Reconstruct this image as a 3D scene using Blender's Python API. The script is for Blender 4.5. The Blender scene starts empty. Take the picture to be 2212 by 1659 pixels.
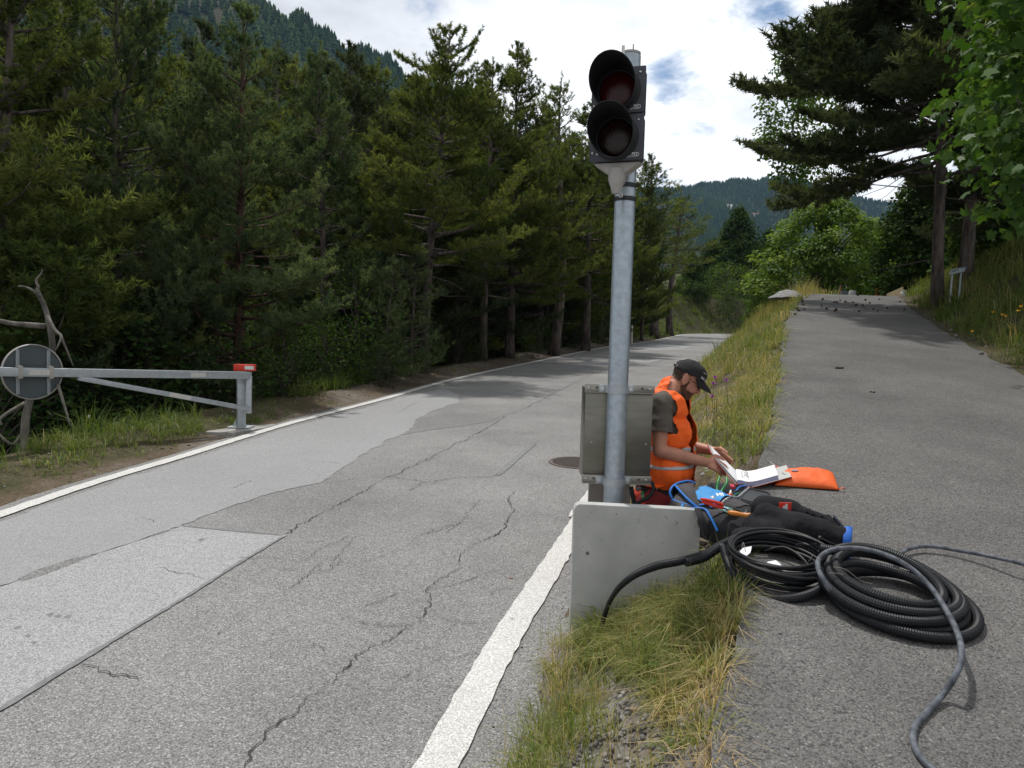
import bpy, bmesh, math, random
import numpy as np
from mathutils import Vector, Matrix, noise as mnoise
sc = bpy.context.scene
COL = sc.collection
rad = math.radians

# ------------------------------------------------------------------ camera
EYE = Vector((0.0, 0.0, 1.75))
PITCH, ROLL = rad(3.2), 0.030
FW = Vector((0, math.cos(PITCH), -math.sin(PITCH)))
_r0 = Vector((1, 0, 0)); _u0 = Vector((0, math.sin(PITCH), math.cos(PITCH)))
RT = _r0 * math.cos(ROLL) + _u0 * math.sin(ROLL)
UP = -_r0 * math.sin(ROLL) + _u0 * math.cos(ROLL)
cam = bpy.data.cameras.new("Camera")
cam.sensor_width = 36.0
cam.lens = 36.0 * 1590 / 2212
cam.clip_start = 0.05
cam.clip_end = 6000
camo = bpy.data.objects.new("Camera", cam)
COL.objects.link(camo)
camo.matrix_world = Matrix(((RT.x, UP.x, -FW.x, EYE.x), (RT.y, UP.y, -FW.y, EYE.y), (RT.z, UP.z, -FW.z, EYE.z), (0, 0, 0, 1)))
sc.camera = camo

# ------------------------------------------------------------------ light
SUN_EL, SUN_AZ = rad(66), rad(-20)       # high sun beyond the road, a little to the left
SUN_DIR = Vector((math.cos(SUN_EL) * math.sin(SUN_AZ), math.cos(SUN_EL) * math.cos(SUN_AZ), math.sin(SUN_EL)))
sl = bpy.data.lights.new("Sun", 'SUN')
sl.energy = 2.9; sl.angle = rad(2.0); sl.color = (1.0, 0.965, 0.91)
so = bpy.data.objects.new("Sun", sl); COL.objects.link(so)
so.rotation_euler = SUN_DIR.to_track_quat('Z', 'Y').to_euler()
so.location = (0, 0, 60)
sc.view_settings.view_transform = 'Standard'
sc.view_settings.look = 'None'
sc.view_settings.gamma = 1.0
sc.view_settings.use_curve_mapping = False
sc.view_settings.exposure = 0.20

w = bpy.data.worlds.new("World"); sc.world = w; w.use_nodes = True
nt = w.node_tree; nt.nodes.clear()
def nd(t, **k):
    n = nt.nodes.new(t)
    for a, b in k.items(): setattr(n, a, b)
    return n
def lk(a, b): nt.links.new(a, b)
def mth(op, a, b=None, c=None, clamp=False):
    n = nd('ShaderNodeMath', operation=op, use_clamp=clamp)
    for i, v in enumerate((a, b, c)):
        if v is None: continue
        if isinstance(v, (int, float)): n.inputs[i].default_value = v
        else: lk(v, n.inputs[i])
    return n.outputs[0]
out = nd('ShaderNodeOutputWorld')
sky = nd('ShaderNodeTexSky', sky_type='NISHITA', sun_disc=False, sun_elevation=SUN_EL, sun_rotation=SUN_AZ, altitude=1200)
bgs = nd('ShaderNodeBackground'); bgs.inputs['Strength'].default_value = 0.10
lk(sky.outputs[0], bgs.inputs['Color'])
tc = nd('ShaderNodeTexCoord')
sep = nd('ShaderNodeSeparateXYZ'); lk(tc.outputs['Generated'], sep.inputs[0])
zz = mth('ADD', mth('MAXIMUM', sep.outputs[2], 0.0), 0.22)
cmb = nd('ShaderNodeCombineXYZ')
lk(mth('DIVIDE', sep.outputs[0], zz), cmb.inputs[0]); lk(mth('DIVIDE', sep.outputs[1], zz), cmb.inputs[1])
n1 = nd('ShaderNodeTexNoise'); n1.inputs['Scale'].default_value = 3.6; n1.inputs['Detail'].default_value = 9; n1.inputs['Roughness'].default_value = 0.60; n1.inputs['Distortion'].default_value = 0.25
mp1 = nd('ShaderNodeMapping'); mp1.inputs['Location'].default_value = (3.1, 1.7, 0.4); lk(cmb.outputs[0], mp1.inputs[0]); lk(mp1.outputs[0], n1.inputs['Vector'])
n2 = nd('ShaderNodeTexNoise'); n2.inputs['Scale'].default_value = 2.3; n2.inputs['Detail'].default_value = 6; n2.inputs['Roughness'].default_value = 0.5
mp2 = nd('ShaderNodeMapping'); mp2.inputs['Location'].default_value = (7.7, 4.2, 2.4); lk(cmb.outputs[0], mp2.inputs[0]); lk(mp2.outputs[0], n2.inputs['Vector'])
def skydir(px, py):
    return (FW + RT * ((px - 1106) / 1590) + UP * ((829.5 - py) / 1590)).normalized()
# gaps in the cloud deck: directions on the sky where blue shows through
hole = None
for (px, py, wd, am) in ((1458, 160, 0.032, 0.185), (1630, 10, 0.040, 0.15), (1405, 262, 0.026, 0.10), (1530, 225, 0.03, .07)):
    dp = nd('ShaderNodeVectorMath', operation='DOT_PRODUCT'); dp.inputs[1].default_value = skydir(px, py)
    lk(tc.outputs['Generated'], dp.inputs[0])
    g = mth('MULTIPLY', mth('EXPONENT', mth('MULTIPLY', mth('SUBTRACT', dp.outputs['Value'], 1.0), 1.0 / (wd * wd))), am)
    hole = g if hole is None else mth('ADD', hole, g)
cov = nd('ShaderNodeMapRange', interpolation_type='SMOOTHSTEP'); cov.inputs[1].default_value = 0.17; cov.inputs[2].default_value = 0.40
lk(mth('SUBTRACT', n1.outputs[0], hole), cov.inputs[0])
shade = nd('ShaderNodeValToRGB')
shade.color_ramp.elements[0].position = 0.38; shade.color_ramp.elements[0].color = (0.60, 0.62, 0.67, 1)
shade.color_ramp.elements[1].position = 0.56; shade.color_ramp.elements[1].color = (0.98, 0.99, 1.0, 1)
lk(n2.outputs[0], shade.inputs[0])
bgc = nd('ShaderNodeBackground')
lk(shade.outputs[0], bgc.inputs['Color'])
# clouds glow more round the sun side (right of the view) and thin out to grey overhead on the left
dpr = nd('ShaderNodeVectorMath', operation='DOT_PRODUCT'); dpr.inputs[1].default_value = skydir(1500, 250); lk(tc.outputs['Generated'], dpr.inputs[0])
br = nd('ShaderNodeMapRange'); br.inputs[1].default_value = 0.80; br.inputs[2].default_value = 0.99; br.inputs[3].default_value = 0.74; br.inputs[4].default_value = 1.22
lk(dpr.outputs['Value'], br.inputs[0]); lk(br.outputs[0], bgc.inputs['Strength'])
mixw = nd('ShaderNodeMixShader'); lk(cov.outputs[0], mixw.inputs[0]); lk(bgs.outputs[0], mixw.inputs[1]); lk(bgc.outputs[0], mixw.inputs[2])
lk(mixw.outputs[0], out.inputs['Surface'])

# ------------------------------------------------------------------ helpers
def ray(px, py): return FW + RT * ((px - 1106) / 1590) + UP * ((829.5 - py) / 1590)
def at(px, py, d): return EYE + ray(px, py) * d
def onplane(px, py, a, b, lift=0.0):
    d = ray(px, py); t = (a + lift - EYE.z) / (d.z - b * d.y); return EYE + d * t
def onroad(px, py, lift=0.0): return onplane(px, py, 0.0, 0.045, lift)
def onpath(px, py, lift=0.0): return onplane(px, py, 0.28, 0.149, lift)

def tag(o, label=None, cat=None, group=None, kind=None):
    if label: o['label'] = label
    if cat: o['category'] = cat
    if group: o['group'] = group
    if kind: o['kind'] = kind
    return o
def link(name, me, mat=None, parent=None, smooth=False):
    o = bpy.data.objects.new(name, me); COL.objects.link(o)
    if mat is not None:
        me.materials.clear(); me.materials.append(mat)
    if smooth: me.polygons.foreach_set('use_smooth', [True] * len(me.polygons))
    if parent is not None:
        o.parent = parent
        o.matrix_parent_inverse = Matrix.Translation(-parent.location)
    return o
def thing(name, loc, label, cat, group=None):
    o = bpy.data.objects.new(name, None); COL.objects.link(o); o.location = loc
    o.empty_display_size = 0.1
    return tag(o, label, cat, group)
def arr_mesh(name, V, Fc, tint=None):
    V = np.asarray(V, dtype=np.float32); Fc = np.asarray(Fc, dtype=np.int32)
    k = Fc.shape[1]; me = bpy.data.meshes.new(name)
    me.vertices.add(len(V)); me.vertices.foreach_set('co', V.ravel())
    me.loops.add(Fc.size); me.loops.foreach_set('vertex_index', Fc.ravel())
    me.polygons.add(len(Fc)); me.polygons.foreach_set('loop_start', np.arange(0, Fc.size, k, dtype=np.int32))
    me.update(calc_edges=True); me.validate()
    if tint is not None:
        a = me.attributes.new('tint', 'FLOAT', 'POINT'); a.data.foreach_set('value', np.asarray(tint, dtype=np.float32))
    return me

class MB:
    """collects shapes in world coordinates and links them as ONE mesh"""
    def __init__(s): s.v = []; s.f = []
    def add(s, vs, fs):
        n = len(s.v); s.v += [tuple(x) for x in vs]; s.f += [tuple(i + n for i in q) for q in fs]; return s
    def box(s, c, size, R=None, bev=0.0):
        c = Vector(c); hx, hy, hz = [q / 2 for q in size]
        R = R or Matrix.Identity(3)
        if bev <= 0:
            p = [Vector((x, y, z)) for x in (-hx, hx) for y in (-hy, hy) for z in (-hz, hz)]
            return s.add([c + R @ q for q in p], [(0, 1, 3, 2), (4, 6, 7, 5), (0, 4, 5, 1), (2, 3, 7, 6), (0, 2, 6, 4), (1, 5, 7, 3)])
        bm = bmesh.new(); bmesh.ops.create_cube(bm, size=1.0)
        for v in bm.verts: v.co = Vector((v.co.x * size[0], v.co.y * size[1], v.co.z * size[2]))
        bmesh.ops.bevel(bm, geom=bm.edges[:], offset=bev, segments=2, affect='EDGES', profile=0.5)
        bm.verts.index_update()
        s.add([c + R @ v.co for v in bm.verts], [[v.index for v in f.verts] for f in bm.faces]); bm.free(); return s
    def tube(s, pts, r, n=10, cap=True, closed=False, flat=1.0):
        pts = [Vector(p) for p in pts]; m = len(pts)
        rs = r if hasattr(r, '__len__') else [r] * m
        T = []
        for i in range(m):
            a = pts[(i - 1) % m] if (i > 0 or closed) else pts[i]
            b = pts[(i + 1) % m] if (i < m - 1 or closed) else pts[i]
            T.append((b - a).normalized() if (b - a).length > 1e-9 else Vector((0, 0, 1)))
        up = Vector((0, 0, 1)) if abs(T[0].z) < 0.9 else Vector((1, 0, 0))
        N = (up - T[0] * up.dot(T[0])).normalized(); vs = []
        for i in range(m):
            N = (N - T[i] * N.dot(T[i]))
            N = N.normalized() if N.length > 1e-6 else T[i].orthogonal().normalized()
            B = T[i].cross(N)
            for k in range(n):
                a = 2 * math.pi * k / n
                vs.append(pts[i] + (N * math.cos(a) * flat + B * math.sin(a)) * rs[i])
        fs = []
        for i in range(m - 1 + (1 if closed else 0)):
            j = (i + 1) % m
            for k in range(n):
                fs.append((i * n + k, i * n + (k + 1) % n, j * n + (k + 1) % n, j * n + k))
        if cap and not closed:
            fs.append(tuple(range(n - 1, -1, -1))); fs.append(tuple((m - 1) * n + k for k in range(n)))
        return s.add(vs, fs)
    def cyl(s, a, b, r, n=16, r2=None): return s.tube([a, b], [r, r if r2 is None else r2], n)
    def lathe(s, prof, O, axis, n=24, cap=True):
        """prof: (radius, height) along axis from O"""
        A = Vector(axis).normalized(); X = A.orthogonal().normalized(); Y = A.cross(X); O = Vector(O); vs = []; fs = []
        for (r, h) in prof:
            for k in range(n):
                a = 2 * math.pi * k / n; vs.append(O + A * h + (X * math.cos(a) + Y * math.sin(a)) * r)
        for i in range(len(prof) - 1):
            for k in range(n): fs.append((i * n + k, i * n + (k + 1) % n, (i + 1) * n + (k + 1) % n, (i + 1) * n + k))
        if cap:
            fs.append(tuple(range(n - 1, -1, -1))); fs.append(tuple((len(prof) - 1) * n + k for k in range(n)))
        return s.add(vs, fs)
    def prism(s, outline, ext):
        """outline: planar list of points; ext: extrusion vector"""
        o = [Vector(p) for p in outline]; n = len(o); e = Vector(ext)
        return s.add(o + [p + e for p in o], [tuple(range(n - 1, -1, -1)), tuple(range(n, 2 * n))] + [(i, (i + 1) % n, n + (i + 1) % n, n + i) for i in range(n)])
    def sphere(s, c, rr, R=None, nu=14, nv=9):
        c = Vector(c); rr = (rr,) * 3 if isinstance(rr, (int, float)) else rr; R = R or Matrix.Identity(3)
        vs = []; fs = []
        for i in range(nv + 1):
            t = math.pi * i / nv
            for k in range(nu):
                a = 2 * math.pi * k / nu
                vs.append(c + R @ Vector((rr[0] * math.sin(t) * math.cos(a), rr[1] * math.sin(t) * math.sin(a), rr[2] * math.cos(t))))
        for i in range(nv):
            for k in range(nu): fs.append((i * nu + k, (i + 1) * nu + k, (i + 1) * nu + (k + 1) % nu, i * nu + (k + 1) % nu))
        return s.add(vs, fs)
    def mesh(s, name):
        me = bpy.data.meshes.new(name); me.from_pydata(s.v, [], s.f); me.update()
        bm = bmesh.new(); bm.from_mesh(me); bmesh.ops.remove_doubles(bm, verts=bm.verts, dist=1e-5); bmesh.ops.recalc_face_normals(bm, faces=bm.faces); bm.to_mesh(me); bm.free()
        return me
    def build(s, name, mat, parent=None, smooth=False, angle=None, sub=0):
        o = link(name, s.mesh(name), mat, parent, smooth)
        if angle:
            o.data.polygons.foreach_set('use_smooth', [True] * len(o.data.polygons)); o.data.set_sharp_from_angle(angle=rad(angle))
        if sub:
            m = o.modifiers.new('sub', 'SUBSURF'); m.levels = sub; m.render_levels = sub
        return o

def spline(pts, n=8, closed=False):
    """Catmull-Rom through points"""
    P = [Vector(p) for p in pts]; m = len(P); o = []
    rng = range(m) if closed else range(m - 1)
    for i in rng:
        if closed: a, b, c, d = P[(i - 1) % m], P[i], P[(i + 1) % m], P[(i + 2) % m]
        else: a, b, c, d = P[max(i - 1, 0)], P[i], P[i + 1], P[min(i + 2, m - 1)]
        for k in range(n):
            t = k / n
            o.append(0.5 * ((2 * b) + (c - a) * t + (2 * a - 5 * b + 4 * c - d) * t * t + (3 * b - a - 3 * c + d) * t ** 3))
    if not closed: o.append(P[-1])
    return o
def resample(pts, step):
    o = [pts[0]]; acc = 0.0
    for i in range(1, len(pts)):
        a, b = pts[i - 1], pts[i]; L = (b - a).length
        while acc + L >= step:
            t = (step - acc) / L; a = a.lerp(b, t); o.append(a); L = (b - a).length; acc = 0.0
        acc += L
    return o
def text_mesh(s, size, M, ext=0.0008, bold=0.0, sx=1.0):
    cu = bpy.data.curves.new('lettering', 'FONT'); cu.body = s; cu.size = size; cu.extrude = ext; cu.offset = bold
    cu.align_x = 'CENTER'; cu.align_y = 'CENTER'; cu.resolution_u = 2
    o = bpy.data.objects.new('lettering', cu); COL.objects.link(o)
    me = bpy.data.meshes.new_from_object(o.evaluated_get(bpy.context.evaluated_depsgraph_get()))
    bpy.data.objects.remove(o)
    me.transform(M @ Matrix.Diagonal((sx, 1, 1, 1)))
    return me
def frame(O, X, Z):
    """4x4 with local x along X, local z (normal) along Z"""
    Z = Vector(Z).normalized(); X = Vector(X); X = (X - Z * X.dot(Z)).normalized(); Y = Z.cross(X); O = Vector(O)
    return Matrix(((X.x, Y.x, Z.x, O.x), (X.y, Y.y, Z.y, O.y), (X.z, Y.z, Z.z, O.z), (0, 0, 0, 1)))
def r3(M): return M.to_3x3()

# ------------------------------------------------------------------ materials
def mat(name, col, rough=0.6, metal=0.0, nz=0.0, ns=8.0, bump=0.0, bs=60.0, col2=None, spec=0.5, ramp=(0.35, 0.65), stretch=None, coat=0.0, bdist=0.005):
    m = bpy.data.materials.new(name); m.use_nodes = True; t = m.node_tree; b = t.nodes['Principled BSDF']
    b.inputs['Roughness'].default_value = rough; b.inputs['Metallic'].default_value = metal; b.inputs['Specular IOR Level'].default_value = spec
    b.inputs['Coat Weight'].default_value = coat
    b.inputs['Base Color'].default_value = (*col, 1)
    c = t.nodes.new('ShaderNodeTexCoord'); vec = c.outputs['Object']
    if stretch:
        mp = t.nodes.new('ShaderNodeMapping'); mp.inputs['Scale'].default_value = stretch; t.links.new(vec, mp.inputs[0]); vec = mp.outputs[0]
    if nz > 0 or col2:
        n = t.nodes.new('ShaderNodeTexNoise'); n.inputs['Scale'].default_value = ns; n.inputs['Detail'].default_value = 6; n.inputs['Roughness'].default_value = 0.6
        t.links.new(vec, n.inputs['Vector'])
        r = t.nodes.new('ShaderNodeValToRGB'); e = r.color_ramp.elements
        e[0].position, e[1].position = ramp
        c1 = tuple(x * (1 - nz) for x in col); c2 = col2 if col2 else tuple(min(1, x * (1 + nz)) for x in col)
        e[0].color = (*c1, 1); e[1].color = (*c2, 1)
        t.links.new(n.outputs[0], r.inputs[0]); t.links.new(r.outputs[0], b.inputs['Base Color'])
    if bump > 0:
        n = t.nodes.new('ShaderNodeTexNoise'); n.inputs['Scale'].default_value = bs; n.inputs['Detail'].default_value = 4
        t.links.new(vec, n.inputs['Vector'])
        bp = t.nodes.new('ShaderNodeBump'); bp.inputs['Strength'].default_value = bump; bp.inputs['Distance'].default_value = bdist
        t.links.new(n.outputs[0], bp.inputs['Height']); t.links.new(bp.outputs[0], b.inputs['Normal'])
    return m
def asphalt(name, base, fleck, fs, flk=0.5, tone=0.18, warm=(1, 1, 1), rough=0.85, dark=0.45, sts=0.7, scuff=0.0):
    m = bpy.data.materials.new(name); m.use_nodes = True; t = m.node_tree; b = t.nodes['Principled BSDF']; L = t.links.new; N = t.nodes.new
    b.inputs['Roughness'].default_value = rough; b.inputs['Specular IOR Level'].default_value = 0.3
    c = N('ShaderNodeTexCoord'); v = c.outputs['Object']
    big = N('ShaderNodeTexNoise'); big.inputs['Scale'].default_value = sts; big.inputs['Detail'].default_value = 7; big.inputs['Roughness'].default_value = 0.62; L(v, big.inputs['Vector'])
    vo = N('ShaderNodeTexVoronoi'); vo.inputs['Scale'].default_value = fs; L(v, vo.inputs['Vector'])
    rnd = N('ShaderNodeSeparateColor'); L(vo.outputs['Color'], rnd.inputs[0])
    # stones: some cells light, some dark, mortar dark between
    r1 = N('ShaderNodeValToRGB'); e = r1.color_ramp.elements
    e[0].position = 0.0; e[0].color = (base * dark,) * 3 + (1,)
    e[1].position = 1.0; e[1].color = (fleck,) * 3 + (1,)
    x = r1.color_ramp.elements.new(0.30); x.color = (base * 0.9,) * 3 + (1,)
    x = r1.color_ramp.elements.new(0.70); x.color = (base * 1.08,) * 3 + (1,)
    x = r1.color_ramp.elements.new(1 - 0.2 * flk); x.color = (base * 1.25,) * 3 + (1,)
    L(rnd.outputs[0], r1.inputs[0])
    edge = N('ShaderNodeMapRange'); edge.inputs[1].default_value = 0.25; edge.inputs[2].default_value = 0.75; edge.inputs[3].default_value = 1.08; edge.inputs[4].default_value = 0.72
    L(vo.outputs['Distance'], edge.inputs[0])
    st = N('ShaderNodeMapRange'); st.inputs[1].default_value = 0.3; st.inputs[2].default_value = 0.7; st.inputs[3].default_value = 1 - tone; st.inputs[4].default_value = 1 + tone
    L(big.outputs[0], st.inputs[0])
    mu = N('ShaderNodeMath'); mu.operation = 'MULTIPLY'; L(edge.outputs[0], mu.inputs[0]); L(st.outputs[0], mu.inputs[1])
    mx = N('ShaderNodeVectorMath'); mx.operation = 'SCALE'; L(r1.outputs[0], mx.inputs[0]); L(mu.outputs[0], mx.inputs['Scale'])
    if scuff:
        sn = N('ShaderNodeTexNoise'); sn.inputs['Scale'].default_value = 9; sn.inputs['Detail'].default_value = 10; sn.inputs['Roughness'].default_value = 0.8; sn.inputs['Distortion'].default_value = 1.2; L(v, sn.inputs['Vector'])
        s2 = N('ShaderNodeMapRange'); s2.inputs[1].default_value = 0.56; s2.inputs[2].default_value = 0.68; s2.inputs[3].default_value = 1.0; s2.inputs[4].default_value = 1 + scuff; L(sn.outputs[0], s2.inputs[0])
        s3 = N('ShaderNodeMapRange'); s3.inputs[1].default_value = 0.32; s3.inputs[2].default_value = 0.42; s3.inputs[3].default_value = 1 - scuff * .5; s3.inputs[4].default_value = 1.0; L(sn.outputs[0], s3.inputs[0])
        m2 = N('ShaderNodeMath'); m2.operation = 'MULTIPLY'; L(s2.outputs[0], m2.inputs[0]); L(s3.outputs[0], m2.inputs[1])
        m3 = N('ShaderNodeMath'); m3.operation = 'MULTIPLY'; L(mu.outputs[0], m3.inputs[0]); L(m2.outputs[0], m3.inputs[1]); L(m3.outputs[0], mx.inputs['Scale'])
    wm = N('ShaderNodeVectorMath'); wm.operation = 'MULTIPLY'; wm.inputs[1].default_value = warm; L(mx.outputs[0], wm.inputs[0])
    L(wm.outputs[0], b.inputs['Base Color'])
    bp = N('ShaderNodeBump'); bp.inputs['Strength'].default_value = 0.5; bp.inputs['Distance'].default_value = 0.004; bp.invert = True
    L(vo.outputs['Distance'], bp.inputs['Height']); L(bp.outputs[0], b.inputs['Normal'])
    return m
def leafmat(name, stops, trans=0.3, rough=0.55, gloss=0.3):
    """foliage: colour from the per-leaf 'tint' attribute, thin translucent"""
    m = bpy.data.materials.new(name); m.use_nodes = True; t = m.node_tree; b = t.nodes['Principled BSDF']; L = t.links.new; N = t.nodes.new
    a = N('ShaderNodeAttribute'); a.attribute_name = 'tint'
    oi = N('ShaderNodeObjectInfo')
    ad = N('ShaderNodeMath'); ad.operation = 'MULTIPLY_ADD'; ad.inputs[1].default_value = 0.22; ad.inputs[2].default_value = -0.11; L(oi.outputs['Random'], ad.inputs[0])
    su = N('ShaderNodeMath'); su.operation = 'ADD'; L(a.outputs['Fac'], su.inputs[0]); L(ad.outputs[0], su.inputs[1])
    r = N('ShaderNodeValToRGB'); e = r.color_ramp.elements
    e[0].position = stops[0][0]; e[0].color = (*stops[0][1], 1); e[1].position = stops[-1][0]; e[1].color = (*stops[-1][1], 1)
    for (p, c) in stops[1:-1]:
        x = r.color_ramp.elements.new(p); x.color = (*c, 1)
    L(su.outputs[0], r.inputs[0]); L(r.outputs[0], b.inputs['Base Color'])
    b.inputs['Roughness'].default_value = rough; b.inputs['Specular IOR Level'].default_value = gloss
    tr = N('ShaderNodeBsdfTranslucent'); tw = N('ShaderNodeVectorMath'); tw.operation = 'MULTIPLY'; tw.inputs[1].default_value = (1.25, 1.2, .55); L(r.outputs[0], tw.inputs[0]); L(tw.outputs[0], tr.inputs['Color'])
    mx = N('ShaderNodeMixShader'); mx.inputs[0].default_value = trans
    o = t.nodes['Material Output']; L(b.outputs[0], mx.inputs[1]); L(tr.outputs[0], mx.inputs[2]); L(mx.outputs[0], o.inputs['Surface'])
    return m

M = {}
M['steel'] = mat('galvanised_steel', (0.36, 0.41, 0.45), 0.42, 0.75, 0.14, 26, 0.05, 120)
M['steel_light'] = mat('galvanised_bright', (0.42, 0.46, 0.49), 0.5, 0.55, 0.10, 14, 0.04, 90)
M['stainless'] = mat('stainless_sheet', (0.20, 0.195, 0.165), 0.36, 0.85, 0.12, 5, 0.02, 60, stretch=(1, 1, 6))
M['stainless_rail'] = mat('stainless_rail', (0.30, 0.29, 0.26), 0.35, 0.85, 0.10, 20)
M['bolt'] = mat('zinc_bolt', (0.55, 0.55, 0.55), 0.3, 0.9)
M['black_plastic'] = mat('black_plastic', (0.012, 0.013, 0.017), 0.5, 0, 0.1, 20)
M['signal_plate'] = mat('signal_plate', (0.035, 0.04, 0.055), 0.42, 0, 0.15, 20, 0.05, 200)
M['hood'] = mat('signal_hood', (0.010, 0.011, 0.014), 0.62, 0, 0.1, 20)
M['white_print'] = mat('white_print', (0.6, 0.6, 0.62), 0.6)
M['bracket'] = mat('pale_grey_plastic', (0.37, 0.355, 0.335), 0.5, 0, 0.08, 12)
M['concrete'] = mat('concrete_panel', (0.43, 0.435, 0.425), 0.85, 0, 0.12, 4, 0.12, 130, bdist=0.002)
M['concrete_raw'] = mat('concrete_rough', (0.34, 0.33, 0.31), 0.9, 0, 0.25, 9, 0.5, 60)
M['pit'] = mat('pit_hole', (0.06, 0.06, 0.06), 0.9)
M['white_paint'] = mat('white_paint', (0.74, 0.73, 0.70), 0.6, 0, 0.05, 9)
M['reflector'] = mat('reflector_foil', (0.62, 0.62, 0.60), 0.3, 0.2, 0.06, 30)
M['red_paint'] = mat('red_paint', (0.60, 0.035, 0.015), 0.45, 0, 0.08, 15)
M['sign_back'] = mat('sign_back_grey', (0.075, 0.095, 0.105), 0.5, 0.2, 0.08, 6)
M['bark'] = mat('pine_bark', (0.055, 0.042, 0.036), 0.95, 0, 0.5, 9, 0.8, 26, col2=(0.16, 0.13, 0.115), stretch=(1, 1, 0.25), bdist=0.03)
M['red_bark'] = mat('red_pine_bark', (0.060, 0.036, 0.028), 0.95, 0, 0.45, 8, 0.8, 24, col2=(0.115, 0.060, 0.044), stretch=(1, 1, 0.3), bdist=0.03)
M['dead_wood'] = mat('dead_wood', (0.11, 0.10, 0.088), 0.95, 0, 0.45, 9, 0.6, 40, col2=(0.21, 0.195, 0.17), stretch=(1, 1, 0.35), bdist=0.02)
# ------------------------------------------------------------------ terrain
LEFT = np.array([(-4.9, -4), (-4.55, 0.5), (-4.25, 4), (-4.038, 5.778), (-3.916, 6.856), (-3.65, 8.215), (-3.229, 10.573), (-2.396, 13.816), (-1.25, 18.662), (1.4, 26.99),
                 (4.705, 37.174), (8.445, 46.215), (12.2, 57.06), (14.7, 64.5), (17.2, 69.0), (21, 72.2), (27, 74), (36, 74.6), (60, 74)])
RIGHT = np.array([(-1.45, -4), (-0.75, 0.5), (-0.245, 2.721), (0.033, 3.931), (0.609, 6.098), (0.869, 7.175), (3.9, 17.4), (7.712, 29.483), (10.6, 38), (14.2, 48), (18.2, 57), (22, 62), (28, 64.6), (36, 65.0), (60, 64.6)])
PLEFT = np.array([(-0.35, -4), (0.25, 0.6), (0.605, 2.0), (0.683, 2.252), (0.815, 2.612), (0.969, 2.943), (1.16, 3.6), (1.60, 4.707), (1.994, 5.657), (2.892, 8.004), (4.49, 12.3), (5.878, 15.7), (7.828, 19.93), (10.2, 25), (14, 34), (34, 60), (60, 90)])
PRIGHT = np.array([(2.3, -4), (3.2, 0.6), (3.9, 3), (4.75, 5.5), (5.946, 8.559), (6.381, 9.849), (7.434, 12.793), (8.9, 16.5), (10.883, 21.0), (13.3, 26), (17.2, 35), (37, 61), (63, 91)])
def ix(P, y): return np.interp(y, P[:, 1], P[:, 0])
def sst(a, b, x):
    t = np.clip((x - a) / (b - a), 0, 1); return t * t * (3 - 2 * t)
def pdist(P, x, y):
    d = np.full(np.shape(x), 1e9)
    for i in range(len(P) - 1):
        a = P[i]; b = P[i + 1]; ab = b - a; t = np.clip(((x - a[0]) * ab[0] + (y - a[1]) * ab[1]) / (ab @ ab), 0, 1)
        d = np.minimum(d, np.hypot(x - a[0] - t * ab[0], y - a[1] - t * ab[1]))
    return d
def fbm(x, y, s=1.0):
    return (np.sin(x * 1.7 * s + 1.3 * np.sin(y * 1.1 * s)) + np.sin(y * 2.3 * s + 1.7 * np.sin(x * 1.9 * s + .5)) * .6 + np.sin((x + y) * 4.1 * s + np.sin((x - y) * 3.3 * s)) * .35) / 2
def ZP(y):
    return np.where(y < 20, 0.28 + 0.149 * y, np.where(y < 23, 0.28 + 0.149 * 20 + (y - 20) * 0.149 - (y - 20) ** 2 * 0.0225, 0.28 + 0.149 * 20 + 0.2445 + (y - 23) * 0.014))
def H(x, y):
    x = np.asarray(x, float); y = np.asarray(y, float)
    zr = 0.045 * y; zp = ZP(y)
    xl = np.where(y > 74.6, 1e3, ix(LEFT, np.minimum(y, 74.6))); xr = np.where(y > 65, 1e3, ix(RIGHT, np.minimum(y, 65)))
    pl = np.maximum(ix(PLEFT, y), np.minimum(xr, 80) + 0.8); pr = np.maximum(ix(PRIGHT, y), pl + 2.6)
    dl = pdist(LEFT, x, y); wl = sst(52, 66, y)
    fall = -0.62 * np.clip(dl - 1.5, 0, 5.5) - 0.10 * np.clip(dl - 7, 0, 40) + 0.10 * sst(0.3, 1.0, dl)
    rise = 0.75 * np.clip(dl - 0.8, 0, 4.6) + 0.10 * np.clip(dl - 5, 0, 60)
    zl = zr + fall * (1 - wl) + rise * wl + (0.03 + 0.05 * wl) * fbm(x, y, 2.2) * sst(0.25, 1.2, dl)
    xo = xr + 0.25 - 0.17 * sst(5, 12, y); t = np.clip((x - xo) / np.maximum(pl - xo, 0.1), 0, 1)
    ex_ = 1.85 - 1.0 * sst(4.3, 6.5, y) - .35 * sst(3.2, 1.6, y); prof = t ** ex_
    ze = zr + (zp - zr) * prof + 0.06 * fbm(x, y, 3.1) * np.sin(np.pi * t)
    # levelled spot beside the signal pole where the man kneels
    k = sst(0.62, 0.30, np.hypot((x - 0.98) / 1.25, (y - 4.75)))
    ze = ze * (1 - k) + np.minimum(ze, 0.50) * k
    dr = np.clip(x - pr, 0, None)
    zb = zp + 0.62 * np.clip(dr - 0.25, 0, 2.6) + 0.12 * np.clip(dr - 2.85, 0, 30) + 0.06 * fbm(x, y, 2.0) * sst(0.1, 0.8, dr)
    z = np.where(x < xl, zl, np.where(x < xo - .02, zr - 0.03, np.where(x < pl, ze, np.where(x < pr, zp - 0.03, zb))))
    z = np.where((x >= xl - 0.25) & (x < xl), zr - 0.03, z)
    return z
def Hs(x, y): return float(H(np.array([x]), np.array([y]))[0])

def onground(px, py):
    d = ray(px, py); t = .8
    while t < 90:
        p = EYE + d * t
        if p.z < Hs(p.x, p.y): return p
        t += .01 if t < 8 else .05
    return EYE + d * t
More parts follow.
